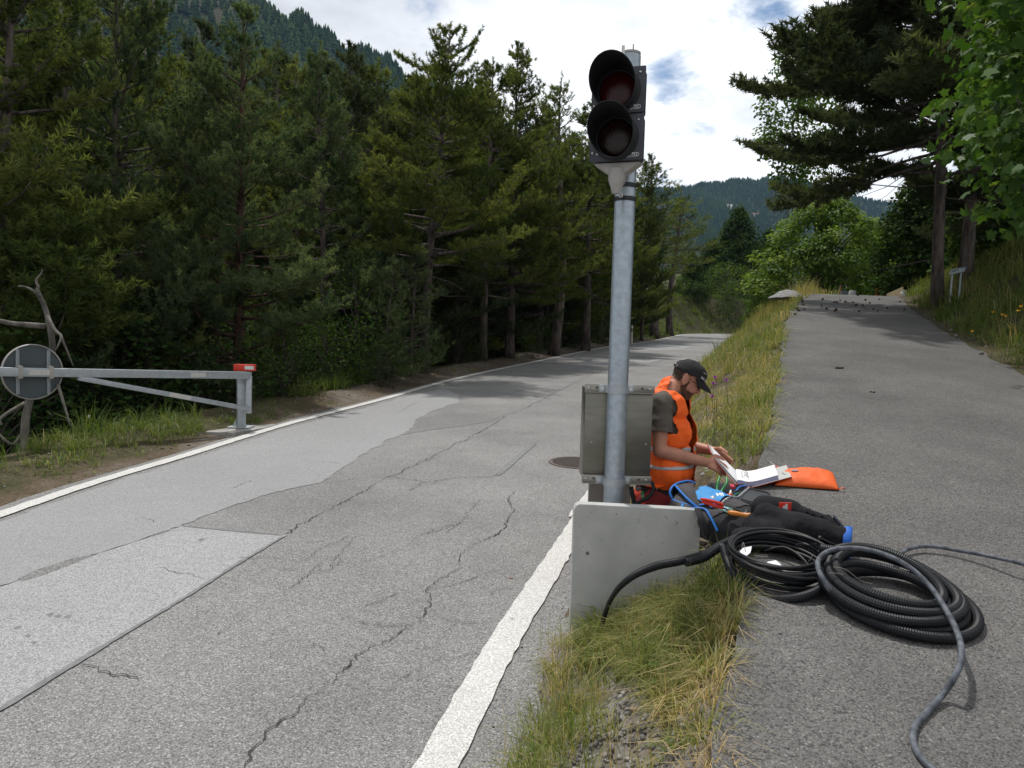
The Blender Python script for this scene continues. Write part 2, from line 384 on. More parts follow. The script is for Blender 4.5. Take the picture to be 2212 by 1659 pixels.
# materials of the ground
def groundmat():
    m = bpy.data.materials.new('soil_and_litter'); m.use_nodes = True; t = m.node_tree; b = t.nodes['Principled BSDF']; L = t.links.new; N = t.nodes.new
    b.inputs['Roughness'].default_value = 0.95; b.inputs['Specular IOR Level'].default_value = 0.1
    a = N('ShaderNodeAttribute'); a.attribute_name = 'tint'; c = N('ShaderNodeTexCoord')
    n = N('ShaderNodeTexNoise'); n.inputs['Scale'].default_value = 5; n.inputs['Detail'].default_value = 9; n.inputs['Roughness'].default_value = 0.7; L(c.outputs['Object'], n.inputs['Vector'])
    v = N('ShaderNodeTexVoronoi'); v.inputs['Scale'].default_value = 55; L(c.outputs['Object'], v.inputs['Vector'])
    r = N('ShaderNodeValToRGB'); e = r.color_ramp.elements
    e[0].position = 0.0; e[0].color = (0.035, 0.028, 0.020, 1); e[1].position = 1.0; e[1].color = (0.27, 0.255, 0.235, 1)
    x = e.new(0.3); x.color = (0.055, 0.058, 0.026, 1); x = e.new(0.55); x.color = (0.115, 0.088, 0.062, 1); x = e.new(0.8); x.color = (0.19, 0.172, 0.15, 1)
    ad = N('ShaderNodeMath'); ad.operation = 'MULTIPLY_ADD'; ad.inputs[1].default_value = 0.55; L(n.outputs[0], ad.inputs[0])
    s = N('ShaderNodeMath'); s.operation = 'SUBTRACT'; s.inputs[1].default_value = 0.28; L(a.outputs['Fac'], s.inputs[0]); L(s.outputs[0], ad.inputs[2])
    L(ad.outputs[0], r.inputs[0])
    sp = N('ShaderNodeSeparateColor'); L(v.outputs['Color'], sp.inputs[0])
    mr = N('ShaderNodeMapRange'); mr.inputs[3].default_value = 0.7; mr.inputs[4].default_value = 1.3; L(sp.outputs[0], mr.inputs[0])
    sc_ = N('ShaderNodeVectorMath'); sc_.operation = 'SCALE'; L(r.outputs[0], sc_.inputs[0]); L(mr.outputs[0], sc_.inputs['Scale']); L(sc_.outputs[0], b.inputs['Base Color'])
    bp = N('ShaderNodeBump'); bp.inputs['Strength'].default_value = 0.7; bp.inputs['Distance'].default_value = 0.02; L(n.outputs[0], bp.inputs['Height']); L(bp.outputs[0], b.inputs['Normal'])
    return m
M['ground'] = groundmat()
ys = np.concatenate([np.arange(-4, 1, 0.5), np.arange(1, 7, 0.08), np.arange(7, 14, 0.16), np.arange(14, 30, 0.35), np.arange(30, 80, 0.8), np.arange(80, 150, 5)])
rows = []
for y in ys:
    yy = min(y, 74.5)
    xl = float(ix(LEFT, yy)); xr = float(ix(RIGHT, min(y, 64.9))); xl = min(xl, 22); xr = max(min(xr, 30), xl + 3)
    pl = max(float(ix(PLEFT, y)), xr + 0.8); pr = max(float(ix(PRIGHT, y)), pl + 2.6)
    seg = [(xl - 70, xl - 9, 8), (xl - 9, xl - 1.6, 16), (xl - 1.6, xl - .26, 10), (xl - .26, xl, 2), (xl, xr, 6), (xr, pl, 26), (pl, pr, 6), (pr, pr + 4, 20), (pr + 4, pr + 70, 12)]
    rows.append(np.concatenate([np.linspace(a, b, n, endpoint=False) for a, b, n in seg] + [[pr + 70]]))
X = np.array(rows); Y = np.repeat(ys[:, None], X.shape[1], 1); Z = H(X, Y)
rng = np.random.default_rng(5)
nr, ncol = X.shape
xlg = ix(LEFT, np.minimum(Y, 74.5)); xrg = ix(RIGHT, np.minimum(Y, 64.9)); plg = ix(PLEFT, Y); prg = ix(PRIGHT, Y); dlg = pdist(LEFT, X, Y); drg = pdist(RIGHT, X, Y)
leftside = X < xlg
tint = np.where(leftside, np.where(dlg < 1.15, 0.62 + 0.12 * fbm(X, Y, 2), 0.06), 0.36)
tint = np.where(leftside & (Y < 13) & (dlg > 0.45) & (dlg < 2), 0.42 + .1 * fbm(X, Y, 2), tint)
emb = (X > xrg + .1) & (X < plg)
tint = np.where(emb, 0.50 + 0.22 * fbm(X * 1.3, Y * 1.1, 2.6), tint)
tint = np.where(emb & (Y < 4.2), 0.80 + 0.14 * fbm(X, Y, 3.0), tint)
tint = np.where((X > prg) & (X < prg + .5), 0.48, tint)
tint = np.where(Y > 50, 0.34, tint)
idx = np.arange(nr * ncol).reshape(nr, ncol)
Fq = np.stack([idx[:-1, :-1], idx[:-1, 1:], idx[1:, 1:], idx[1:, :-1]], -1).reshape(-1, 4)
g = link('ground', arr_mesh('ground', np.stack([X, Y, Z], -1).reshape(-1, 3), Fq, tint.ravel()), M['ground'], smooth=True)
tag(g, kind='structure')

# far terrain skirt to the horizon, under everything
sk = MB(); R_ = 3200
sk.add([(-R_, -60, -14), (R_, -60, -14), (R_, R_, -14), (-R_, R_, -14)], [(0, 1, 2, 3)])
tag(sk.build('valley_floor', M['ground']), kind='structure')

# road and path sheets
M['road'] = asphalt('road_asphalt', 0.250, 0.46, 150, flk=0.7, tone=0.19, warm=(1.0, 0.985, 0.965), scuff=.12)
M['patch1'] = asphalt('road_patch_light', 0.34, 0.44, 170, flk=0.35, tone=0.07, warm=(0.985, 0.985, 1.0), dark=0.75)
M['patch2'] = asphalt('road_patch_lighter', 0.375, 0.50, 150, flk=0.8, tone=0.07, warm=(0.985, 0.985, 1.0), dark=0.6)
M['stain'] = asphalt('road_patch_dark', 0.225, 0.38, 150, flk=0.7, tone=0.10, warm=(1, .99, .97))  # darker asphalt for sheets laid over the road
M['path'] = asphalt('path_asphalt', 0.138, 0.25, 150, flk=0.25, tone=0.22, warm=(1.0, 0.965, 0.925), dark=0.4, sts=1.1, scuff=.45)
M['crack'] = mat('crack_tar', (0.050, 0.047, 0.044), 0.95)
M['seal'] = mat('seam_sealing', (0.19, 0.19, 0.195), 0.8, 0, 0.2, 30)
def edge_pts(P, step=0.7):
    pts = [Vector((a, b, 0)) for a, b in P]; return resample(spline(pts, 10), step)
NR = 260
def para(P, n):
    pts = spline([Vector((a, b, 0)) for a, b in P], 12); L = [0]
    for i in range(1, len(pts)): L.append(L[-1] + (pts[i] - pts[i - 1]).length)
    s = np.linspace(0, L[-1], n); A = np.array([(p.x, p.y) for p in pts]); return np.stack([np.interp(s, L, A[:, 0]), np.interp(s, L, A[:, 1])], 1)
LP, RP = para(LEFT, NR), para(RIGHT, NR)
mb = MB(); vs = []; fs = []
random.seed(2)
for i in range(NR):
    a, b = LP[i], RP[i]; d = (b - a) / np.linalg.norm(b - a)
    a2 = a - d * (0.16 + 0.05 * random.random()); b2 = b + d * (0.32 + 0.06 * random.random())
    for p in (a2, a * .66 + b * .34, a * .33 + b * .67, b2): vs.append((p[0], p[1], 0.045 * p[1]))
for i in range(NR - 1):
    for k in range(3): fs.append((i * 4 + k, i * 4 + k + 1, i * 4 + 5 + k, i * 4 + 4 + k))
mb.add(vs, fs); tag(mb.build('road', M['road']), kind='structure')
mb = MB(); vs = []; fs = []
yy = np.concatenate([np.arange(-4, 12, 0.15), np.arange(12, 34, 0.4)])
for y in yy:
    a, b = float(ix(PLEFT, y)), float(ix(PRIGHT, y)); j = 0.05 * mnoise.noise((y * 2.1, 0, 3)) + 0.03 * mnoise.noise((y * 7, 1, 3)); j2 = 0.08 * mnoise.noise((y * 1.7, 5, 3))
    for t in (0, .2, .4, .6, .8, 1):
        x = (a + j) * (1 - t) + (b + j2) * t; vs.append((x, y, float(ZP(np.array(y)))))
n = len(yy)
for i in range(n - 1):
    for k in range(5): fs.append((i * 6 + k, i * 6 + k + 1, i * 6 + 7 + k, i * 6 + 6 + k))
mb.add(vs, fs); tag(mb.build('path', M['path']), kind='structure')

# painted edge lines
def paintmat():
    m = asphalt('line_paint', 0.66, 0.72, 130, flk=0.3, tone=0.06, warm=(1, 0.985, 0.95), dark=0.88)
    t = m.node_tree; b = t.nodes['Principled BSDF']; L = t.links.new; N = t.nodes.new
    src = b.inputs['Base Color'].links[0].from_socket
    c = N('ShaderNodeTexCoord'); n = N('ShaderNodeTexNoise'); n.inputs['Scale'].default_value = 7; n.inputs['Detail'].default_value = 10; n.inputs['Roughness'].default_value = 0.75; L(c.outputs['Object'], n.inputs['Vector'])
    r = N('ShaderNodeValToRGB'); r.color_ramp.elements[0].position = 0.63; r.color_ramp.elements[1].position = 0.70; L(n.outputs[0], r.inputs[0])
    mx = N('ShaderNodeMix'); mx.data_type = 'RGBA'; L(r.outputs[0], mx.inputs[0]); L(src, mx.inputs[6]); mx.inputs[7].default_value = (0.20, 0.195, 0.185, 1)
    L(mx.outputs[2], b.inputs['Base Color']); return m
M['line'] = paintmat()
def line(P, w, name):
    A = para(P, 1400); vs = []; fs = []
    for i in range(len(A)):
        d = A[min(i + 1, len(A) - 1)] - A[max(i - 1, 0)]; d = d / np.linalg.norm(d); nrm = np.array([d[1], -d[0]])
        j1 = 0.005 * mnoise.noise((i * .9, 2, 0)) + 0.006 * random.uniform(-1, 1); j2 = 0.005 * mnoise.noise((i * .8, 9, 0)) + 0.006 * random.uniform(-1, 1)
        for s, j in ((-1, j1), (1, j2)):
            p = A[i] + nrm * (s * w / 2 + j); vs.append((p[0], p[1], 0.045 * p[1] + 0.011))
    for i in range(len(A) - 1): fs.append((i * 2, i * 2 + 1, i * 2 + 3, i * 2 + 2))
    m = MB(); m.add(vs, fs); tag(m.build(name, M['line']), kind='structure')
line(LEFT, 0.14, 'road_line'); line(RIGHT, 0.165, 'road_line')

# repair and darker patches, seams and cracks of the road (pixel outlines taken off the photo, laid on the road plane)
def jag(pts, amp, step):
    o = []
    m = len(pts)
    for i in range(m):
        a, b = pts[i], pts[(i + 1) % m]; L = (b - a).length; k = max(1, int(L / step)); nv = Vector((-(b - a).y, (b - a).x, 0)).normalized()
        for q in range(k):
            p = a.lerp(b, q / k); o.append(p + nv * amp * (mnoise.noise((p.x * 3, p.y * 3, 1)) + .7 * mnoise.noise((p.x * 17, p.y * 17, 4))))
    return o
def sheet(px, lift, mt, amp=0.05, step=0.05):
    pts = jag([onroad(*p) for p in px], amp, step); m = bpy.data.meshes.new('road_patch')
    bm = bmesh.new(); f = bm.faces.new([bm.verts.new((p.x, p.y, 0.045 * p.y + lift)) for p in pts]); bmesh.ops.triangulate(bm, faces=[f]); bm.normal_update()
    for q in bm.faces:
        if q.normal.z < 0: q.normal_flip()
    bm.to_mesh(m); bm.free(); o = link('road_patch', m, mt); tag(o, kind='structure')
sheet([(-250, 1215), (0, 1128), (200, 1056), (400, 995), (620, 926), (830, 870), (905, 850), (960, 840), (992, 853), (990, 870), (935, 888), (905, 905), (880, 930), (800, 972), (745, 1010), (690, 1042), (560, 1072), (489, 1099), (430, 1120), (400, 1135), (330, 1158), (150, 1215), (0, 1268), (-250, 1360)], 0.004, M['patch1'], 0.05)
sheet([(393, 1137), (513, 1148), (619, 1157), (513, 1218), (410, 1287), (308, 1347), (171, 1427), (0, 1532), (-250, 1690), (-250, 1362), (0, 1270), (150, 1217), (330, 1160)], 0.0045, M['patch2'], 0.012)
sheet([(905, 905), (960, 893), (1040, 893), (1090, 900), (1040, 915), (960, 925), (890, 935), (872, 940)], 0.0035, M['stain'], 0.06)
sheet([(1050, 815), (1180, 800), (1320, 790), (1290, 805), (1180, 822), (1090, 828)], 0.0035, M['stain'], 0.1)  # darker band across the far road
sheet([(1350, 752), (1420, 745), (1500, 747), (1470, 755), (1380, 758)], 0.0038, M['patch1'], 0.1, 0.2)
sheet([(1210, 788), (1330, 776), (1440, 776), (1400, 783), (1280, 791)], 0.0036, M['patch1'], 0.1, 0.2)
sheet([(35, 1252), (70, 1235), (120, 1220), (160, 1207), (210, 1198), (150, 1222), (90, 1245), (50, 1256)], 0.0055, M['stain'], 0.02)
for (px, py) in ((30, 1358), (100, 1330), (118, 1333), (52, 1376), (138, 1335), (425, 1168), (66, 1390)):
    sheet([(px, py), (px + 9, py - 4), (px + 17, py - 3), (px + 10, py + 4)], 0.0056, M['seal'], 0.01, 0.02)
ck = MB(); rc = random.Random(4)
def crack(px, w=0.010, jit=0.016):
    pts = resample([onroad(*p) for p in px], 0.028)
    base = len(ck.v); vs = []; fs = []
    for i, p in enumerate(pts):
        d = (pts[min(i + 1, len(pts) - 1)] - pts[max(i - 1, 0)]).normalized(); nv = Vector((-d.y, d.x, 0))
        c = p + nv * (jit * rc.uniform(-1, 1) + 0.05 * mnoise.noise((p.x * 2.6, p.y * 2.6, 7)))
        ww = .8 * w * (0.2 + 0.9 * max(0, 0.5 + mnoise.noise((p.x * 5, p.y * 5, 2)))) * (0.6 + 0.8 * rc.random())
        if i in (0, len(pts) - 1): ww *= .2
        for s in (-1, 1): vs.append((c.x + nv.x * s * ww / 2, c.y + nv.y * s * ww / 2, 0.045 * c.y + 0.0075))
    for i in range(len(pts) - 1): fs.append((i * 2, i * 2 + 1, i * 2 + 3, i * 2 + 2))
    ck.add(vs, fs)
crack([(523, 1659), (567, 1615), (608, 1570), (642, 1550), (666, 1505), (718, 1468), (757, 1437), (784, 1410), (845, 1382), (876, 1355), (907, 1348), (921, 1317), (921, 1276), (945, 1252), (992, 1229), (1003, 1194), (1023, 1177), (1061, 1160), (1095, 1140), (1102, 1116), (1108, 1060)], 0.011)
crack([(617, 1155), (649, 1133), (697, 1106), (750, 1083), (839, 1032), (886, 1012), (941, 981), (992, 957), (1037, 933), (1081, 909), (1085, 899), (1129, 885), (1180, 858), (1235, 830), (1283, 807), (1403, 767)], 0.014, 0.02)
crack([(839, 1032), (890, 1036), (921, 1042), (1003, 1032), (1064, 1029), (1088, 1020)], 0.011)
crack([(921, 1042), (905, 1050), (885, 1062)], 0.010); crack([(702, 1045), (760, 1036), (839, 1032)], 0.009)
crack([(167, 1437), (205, 1451), (232, 1466), (310, 1471)], 0.010); crack([(907, 1470), (955, 1485), (1006, 1482), (1057, 1487)], 0.008)
crack([(410, 1288), (440, 1290), (475, 1289)], 0.009); crack([(702, 1212), (690, 1225), (670, 1240), (640, 1262), (600, 1290)], 0.008)
crack([(700, 1240), (720, 1225), (740, 1204)], 0.008); crack([(490, 1360), (530, 1345), (560, 1340)], 0.007); crack([(760, 1345), (830, 1352), (880, 1355)], 0.008)
crack([(945, 1340), (990, 1350), (1040, 1348)], 0.007); crack([(1010, 950), (1060, 935), (1100, 928)], 0.007); crack([(1110, 955), (1200, 955), (1262, 946)], 0.007)
crack([(880, 875), (910, 868), (960, 865)], 0.007); crack([(500, 1056), (530, 1046), (550, 1039)], 0.009); crack([(860, 890), (885, 880), (910, 868)], 0.009)
crack([(290, 1125), (310, 1120), (330, 1130)], 0.006); crack([(1060, 1290), (1075, 1277), (1110, 1268)], 0.006); crack([(1320, 810), (1400, 790), (1450, 770)], 0.012); crack([(1430, 800), (1490, 783), (1540, 760)], 0.012)
for i in range(26):
    a0 = rc.uniform(300, 1180); b0 = rc.uniform(960, 1560)
    if a0 > 1150 - (b0 - 1000) * .45: a0 -= 300
    pts_ = [(a0, b0)]
    dx_, dy_ = rc.choice(((1, -.5), (1, .05), (.9, -.7), (.8, .15)))
    for k in range(rc.choice((3, 4, 5))):
        pts_.append((pts_[-1][0] + dx_ * rc.uniform(14, 40), pts_[-1][1] + dy_ * rc.uniform(10, 34) + rc.uniform(-7, 7)))
    crack(pts_, .0055, .012)
tag(ck.build('road_crack', M['crack']), kind='structure')
seam = MB()
def strip(px, w, lift):
    pts = jag([onroad(*p) for p in px] + [onroad(*px[-1])], 0.008, 0.05)[:-1]; vs = []; fs = []
    for i, p in enumerate(pts):
        d = (pts[min(i + 1, len(pts) - 1)] - pts[max(i - 1, 0)]).normalized(); nv = Vector((-d.y, d.x, 0)); ww = w * rc.uniform(.6, 1.3)
        for s in (-1, 1): vs.append((p.x + nv.x * s * ww / 2, p.y + nv.y * s * ww / 2, 0.045 * p.y + lift))
    for i in range(len(pts) - 1): fs.append((i * 2, i * 2 + 1, i * 2 + 3, i * 2 + 2))
    seam.add(vs, fs)
strip([(-250, 1690), (0, 1532), (171, 1427), (308, 1347), (410, 1287), (513, 1218), (612, 1160)], 0.022, 0.0065)
strip([(398, 1137), (450, 1143), (513, 1149), (610, 1157)], 0.03, 0.0067)
strip([(1078, 1027), (1100, 1003), (1125, 982), (1155, 958)], 0.05, 0.0062)
tag(seam.build('road_seam', M['seal']), kind='structure')
# ------------------------------------------------------------------ trees
M['needles'] = leafmat('pine_needles', [(0.0, (0.040, 0.068, 0.022)), (0.35, (0.083, 0.118, 0.034)), (0.65, (0.142, 0.176, 0.051)), (1.0, (0.22, 0.245, 0.082))], 0.45, .75, .12)
M['needles_blue'] = leafmat('pine_needles_bluish', [(0.0, (0.045, 0.078, 0.037)), (0.4, (0.092, 0.136, 0.066)), (0.75, (0.15, 0.198, 0.10)), (1.0, (0.22, 0.265, 0.145))], 0.44, .75, .12)
M['needles_dark'] = leafmat('pine_needles_dark', [(0.0, (0.034, 0.052, 0.027)), (0.5, (0.066, 0.090, 0.045)), (1.0, (0.13, 0.155, 0.078))], 0.36, .8, .1)
M['forest_far'] = leafmat('forest_conifers', [(0.0, (0.014, 0.030, 0.013)), (0.5, (0.026, 0.050, 0.020)), (1.0, (0.055, 0.085, 0.030))], 0.0, .95, .0)
M['leaf_bright'] = leafmat('leaf_bright_green', [(0.0, (0.030, 0.075, 0.012)), (0.5, (0.070, 0.145, 0.025)), (1.0, (0.17, 0.25, 0.055))], 0.42, .7, .12)
M['leaf_maple'] = leafmat('leaf_maple', [(0.0, (0.035, 0.085, 0.014)), (0.5, (0.075, 0.155, 0.030)), (1.0, (0.20, 0.27, 0.075))], 0.42, 0.55, 0.25)
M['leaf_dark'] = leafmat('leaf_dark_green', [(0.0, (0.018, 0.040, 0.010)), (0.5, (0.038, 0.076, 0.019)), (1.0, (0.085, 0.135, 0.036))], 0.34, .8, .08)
M['leaf_linden'] = leafmat('leaf_linden', [(0.0, (0.040, 0.085, 0.015)), (0.5, (0.14, 0.24, 0.034)), (1.0, (0.30, 0.40, 0.10))], 0.42, 0.6, 0.2)

def unit(a): return a / np.maximum(np.linalg.norm(a, axis=-1, keepdims=True), 1e-9)
def tufts(P, A, L, rng, n=14, w=0.012, spread=(0.35, 1.45)):
    """brush-like needle tufts: P positions, A shoot axes, L lengths -> triangles"""
    N = len(P); Pn = np.repeat(P, n, 0); An = np.repeat(unit(A), n, 0); Ln = np.repeat(L, n)[:, None]
    q = rng.normal(size=(N * n, 3)); q = unit(q - An * (q * An).sum(1, keepdims=True))
    al = rng.uniform(spread[0], spread[1], (N * n, 1)); D = An * np.cos(al) + q * np.sin(al)
    S = Pn + An * Ln * rng.uniform(-0.55, 0.35, (N * n, 1)); T = S + D * Ln * rng.uniform(0.6, 1.0, (N * n, 1))
    W = unit(np.cross(D, rng.normal(size=(N * n, 3)))) * (w * rng.uniform(.7, 1.3, (N * n, 1)))
    V = np.stack([S - W, S + W, T], 1).reshape(-1, 3)
    return V, np.arange(len(V)).reshape(-1, 3)
def polytube(mb, pts, r0, r1, n=6):
    m = len(pts); mb.tube(pts, [r0 + (r1 - r0) * (i / (m - 1)) ** 0.8 for i in range(m)], n)

def make_pine(seed, Ht, R, base=0.25, nb=46, dens=1.0, tl=0.16, nt=14, w=0.012, lean=(0, 0), flat=0.0, fork=False, trunk_r=None, droop=0.0, rise=0.25, bare=0.35, top=0.35, dead=8, antler=()):
    """returns (trunk mesh, crown mesh) around the origin"""
    rng = np.random.default_rng(seed); rr = random.Random(seed)
    tr = trunk_r or 0.016 * Ht
    bx = rr.uniform(-.15, .15); by = rr.uniform(-.15, .15)
    def axis(z):
        t = z / Ht; return Vector((lean[0] * t + bx * math.sin(t * 5), lean[1] * t + by * math.sin(t * 4 + 1), z))
    mb = MB(); zs = [Ht * i / 14 for i in range(15)]
    mb.tube([axis(z) for z in zs], [tr * (1.25 if i == 0 else 1) * (1 - .93 * (i / 14) ** 1.1) for i in range(15)], 10)
    P, A, L, TI = [], [], [], []
    def shoot(p, d, t):
        P.append(p); A.append(d); L.append(tl * rr.uniform(.75, 1.2)); TI.append(t)
    def branch(o, d, ln, r0):
        k = 7; pts = [o]; d = Vector(d)
        for i in range(k):
            d = (d + Vector((rr.uniform(-.2, .2), rr.uniform(-.2, .2), rr.uniform(-.12, .14) + (rise if i > 3 else -droop)))).normalized(); pts.append(pts[-1] + d * ln / k)
        polytube(mb, pts, r0, 0.006, 5)
        nsub = max(4, int(ln / 0.135 * dens)); bt = rr.uniform(0.15, 0.75)
        for s in range(nsub):
            u = bare + (1 - bare) * (s + rr.random()) / nsub; f = u * k; i = min(int(f), k - 1); p = pts[i].lerp(pts[i + 1], f - i)
            dd = (pts[i + 1] - pts[i]).normalized(); side = dd.cross(Vector((0, 0, 1))); side = side.normalized() if side.length > .1 else Vector((1, 0, 0))
            sg = 1 if s % 2 else -1
            sd = (dd * rr.uniform(.4, .9) + side * sg * rr.uniform(.5, 1.1) + Vector((0, 0, rr.uniform(.0, .55) * (1 - flat)))).normalized()
            sl_ = min(0.95, ln * 0.34 + .14) * rr.uniform(.5, 1.1) * (1.15 - .55 * u); m = max(2, int(sl_ / 0.115 * dens))
            for q in range(1, m + 1):
                pp = p + sd * sl_ * q / m + Vector((rr.uniform(-1, 1), rr.uniform(-1, 1), rr.uniform(-.6, 1))) * .05
                shoot(pp, (sd + Vector((rr.uniform(-.5, .5), rr.uniform(-.5, .5), rr.uniform(.05, .75)))).normalized(), bt + rr.uniform(-.25, .25))
        shoot(pts[-1], (d + Vector((0, 0, .5))).normalized(), bt)
    tops = [(Ht, 0.0, axis)]
    nw = nb // 4
    for wv in range(nw):
        z0 = Ht * (base + (1 - base) * (wv / nw) ** 0.92) * rr.uniform(.985, 1.01); t = min(1.0, max(0.0, (z0 / Ht - base) / (1 - base)))
        for b_ in range(rr.choice((3, 4, 4, 5))):
            a = rr.uniform(0, 2 * math.pi)
            prof = (math.sin(math.pi * min(1, (t * .8 + .2))) ** .7) * (1 - t * .55) if not top else (1 - t ** 1.6) * (1 - top) + top * (1 - t) + .10
            ln = R * prof * rr.uniform(.55, 1.12)
            el = rr.uniform(-.12, .18) + .75 * t ** 2
            branch(axis(min(z0 + rr.uniform(-.12, .12), Ht * .98)), (math.cos(a) * math.cos(el), math.sin(a) * math.cos(el), math.sin(el)), ln, max(.012, tr * .34 * (1 - .7 * t)))
    if fork:
        for k in range(3):
            a = rr.uniform(0, 6.28); branch(axis(Ht * .86), (math.cos(a) * .5, math.sin(a) * .5, .9), R * .8, tr * .3)
    for (dx_, dz_, l_) in antler:
        branch(axis(Ht * .87), (dx_, .1, dz_), l_, tr * .28)
    for k in range(5):
        p = axis(Ht * (.97 + .012 * k)); shoot(p, Vector((rr.uniform(-.3, .3), rr.uniform(-.3, .3), 1)), .6)
    # dead twigs under the crown
    for k in range(dead):
        z = Ht * rr.uniform(.08, base + .1); a = rr.uniform(0, 6.28); p = axis(z); pts = [p]; d = Vector((math.cos(a), math.sin(a), rr.uniform(-.2, .1)))
        for i in range(4):
            d = (d + Vector((rr.uniform(-.3, .3), rr.uniform(-.3, .3), rr.uniform(-.25, .15)))).normalized(); pts.append(pts[-1] + d * R * rr.uniform(.08, .2))
        polytube(mb, pts, .018, .004, 4)
    V, F_ = tufts(np.array([tuple(p) for p in P]), np.array([tuple(a) for a in A]), np.array(L), rng, nt, w)
    ti = (np.repeat(np.array(TI), nt)[:, None] + np.array([[-.12, -.12, .16]])).clip(0, 1).ravel()
    return mb.mesh('trunk'), arr_mesh('crown', V, F_, ti)

def leaf_shapes():
    maple = np.array([(0, 0), (.18, .10), (.50, .02), (.38, .30), (.52, .55), (.26, .60), (.0, 1.0), (-.26, .60), (-.52, .55), (-.38, .30), (-.50, .02), (-.18, .10)])
    oval = np.array([(0, 0), (.28, .25), (.30, .6), (0, 1.0), (-.30, .6), (-.28, .25)])
    return maple, oval
MAPLE, OVAL = leaf_shapes()
def leaves(P, Nrm, S, rng, shape, fold=0.25, droop=None):
    """one polygon per leaf"""
    N = len(P); k = len(shape); Nn = unit(Nrm)
    q = rng.normal(size=(N, 3)) if droop is None else droop + rng.normal(size=(N, 3)) * .35
    Yv = unit(q - Nn * (q * Nn).sum(1, keepdims=True)); Xv = np.cross(Yv, Nn)
    V = P[:, None, :] + S[:, None, None] * (shape[None, :, 0:1] * Xv[:, None, :] + shape[None, :, 1:2] * Yv[:, None, :] - (fold * shape[None, :, 0:1] ** 2 * 2 + .18 * shape[None, :, 1:2] ** 2) * Nn[:, None, :])
    return V.reshape(-1, 3), np.arange(N * k).reshape(N, k)
def make_broad(seed, Ht, R, nclump=40, per=45, ls=0.11, shape=OVAL, cr=0.5, base=0.25, trunk_r=0.1, squash=1.0, up=0.6, limbs=9, prof=None, droop=False, shell=0.75):
    rng = np.random.default_rng(seed); rr = random.Random(seed); mb = MB()
    tp = [Vector((0, 0, -.15)), Vector((.04 * Ht * rr.uniform(-1, 1), .04 * Ht * rr.uniform(-1, 1), Ht * .35)), Vector((.05 * Ht * rr.uniform(-1, 1), .05 * Ht * rr.uniform(-1, 1), Ht * .8))]
    ts = spline(tp, 6); polytube(mb, ts, trunk_r, trunk_r * .2, 9)
    cl = []
    for i in range(nclump):
        t = (i + .5) / nclump; z = Ht * (base + (1 - base) * t)
        p = prof(t) if prof else math.sin(math.pi * (.12 + .82 * t)) ** .8
        a = i * 2.39996 + rr.uniform(-.5, .5); rad_ = R * p * (shell + (1 - shell) * rr.random() if i % 4 else .3 * rr.random())
        cl.append((Vector((math.cos(a) * rad_, math.sin(a) * rad_, z)), cr * rr.uniform(.7, 1.3) * (.6 + .5 * p), rr.uniform(.1, .8)))
    for c, s, ti in cl[::max(1, len(cl) // (limbs * 3))]:
        o = ts[min(len(ts) - 1, int(len(ts) * max(.15, min(.9, (c.z / Ht) - .25))))]; polytube(mb, spline([o, o.lerp(c, .55) + Vector((0, 0, .1 * R)), c], 4), trunk_r * .32, .01, 5)
    P, Nr, S, T, Dv = [], [], [], [], []
    for c, s, ti in cl:
        n = int(per * (s / cr) ** 2); d = unit(rng.normal(size=(n, 3))); rad_ = s * rng.uniform(.45, 1.05, (n, 1)); p = np.array(c)[None] + d * rad_ * np.array([1, 1, squash])
        P.append(p); nn = d * .7 + np.array([0, 0, up])[None] + rng.normal(size=(n, 3)) * .45; Nr.append(nn); S.append(ls * rng.uniform(.65, 1.25, n)); T.append(np.clip(ti + rng.uniform(-.3, .3, n), 0, 1))
        Dv.append(np.tile(np.array([c.x * .6, c.y * .6, -1.0]), (n, 1)))
    P, Nr, S, T, Dv = map(np.concatenate, (P, Nr, S, T, Dv))
    V, F_ = leaves(P, Nr, S, rng, shape, droop=Dv if droop else None)
    return mb.mesh('trunk'), arr_mesh('crown', V, F_, np.repeat(T, len(shape)))

def put_tree(name, meshes, loc, label, cat, barkm, leafm, group=None, rz=0.0, s=1.0, sz=None):
    r = thing(name, loc, label, cat, group); r.rotation_euler = (0, 0, rz); r.scale = (s, s, sz or s)
    for nm, me, mm in (('trunk', meshes[0], barkm), ('crown', meshes[1], leafm)):
        o = bpy.data.objects.new(nm, me); COL.objects.link(o); o.parent = r
        if not me.materials: me.materials.append(None)
        o.material_slots[0].link = 'OBJECT'; o.material_slots[0].material = mm
        if nm == 'trunk': me.polygons.foreach_set('use_smooth', [True] * len(me.polygons))
    return r
PINE = {
    'wide': (make_pine(11, 10, 3.2, .18, 100, 1.1, .145, 19, .013, rise=.16, top=.68), 10),
    'tall': (make_pine(12, 10, 2.7, .24, 96, 1.15, .14, 19, .013, rise=.18, top=.62), 10),
    'flat': (make_pine(13, 10, 3.1, .34, 84, 1.15, .14, 19, .013, lean=(.5, .2), flat=.6, fork=False, rise=.1, top=.80, antler=((-.86, .30, 1.7), (.62, .55, 1.5), (-.3, .9, .9)), dead=14), 10),
    'lush': (make_pine(14, 10, 3.0, .06, 108, 1.1, .145, 19, .0135, rise=.20, top=.62), 10),
    'open': (make_pine(15, 10, 1.9, .45, 44, 1.0, .15, 14, .011, lean=(.3, 0), rise=.3, top=.4), 10),
}
def pine(kind, px, d, topy, label, mt='needles', bark='bark', group='pines of the roadside forest', rz=0.0, sw=1.0, zoff=0.0):
    p = at(px, 760, d); z = Hs(p.x, p.y) - 0.1 + zoff; zt = at(px, topy, d).z; hs = (zt - z) / 10.0
    return put_tree('pine_tree', PINE[kind][0], (p.x, p.y, z), label, 'pine', M[bark], M[mt], group, rz, hs * sw, hs)
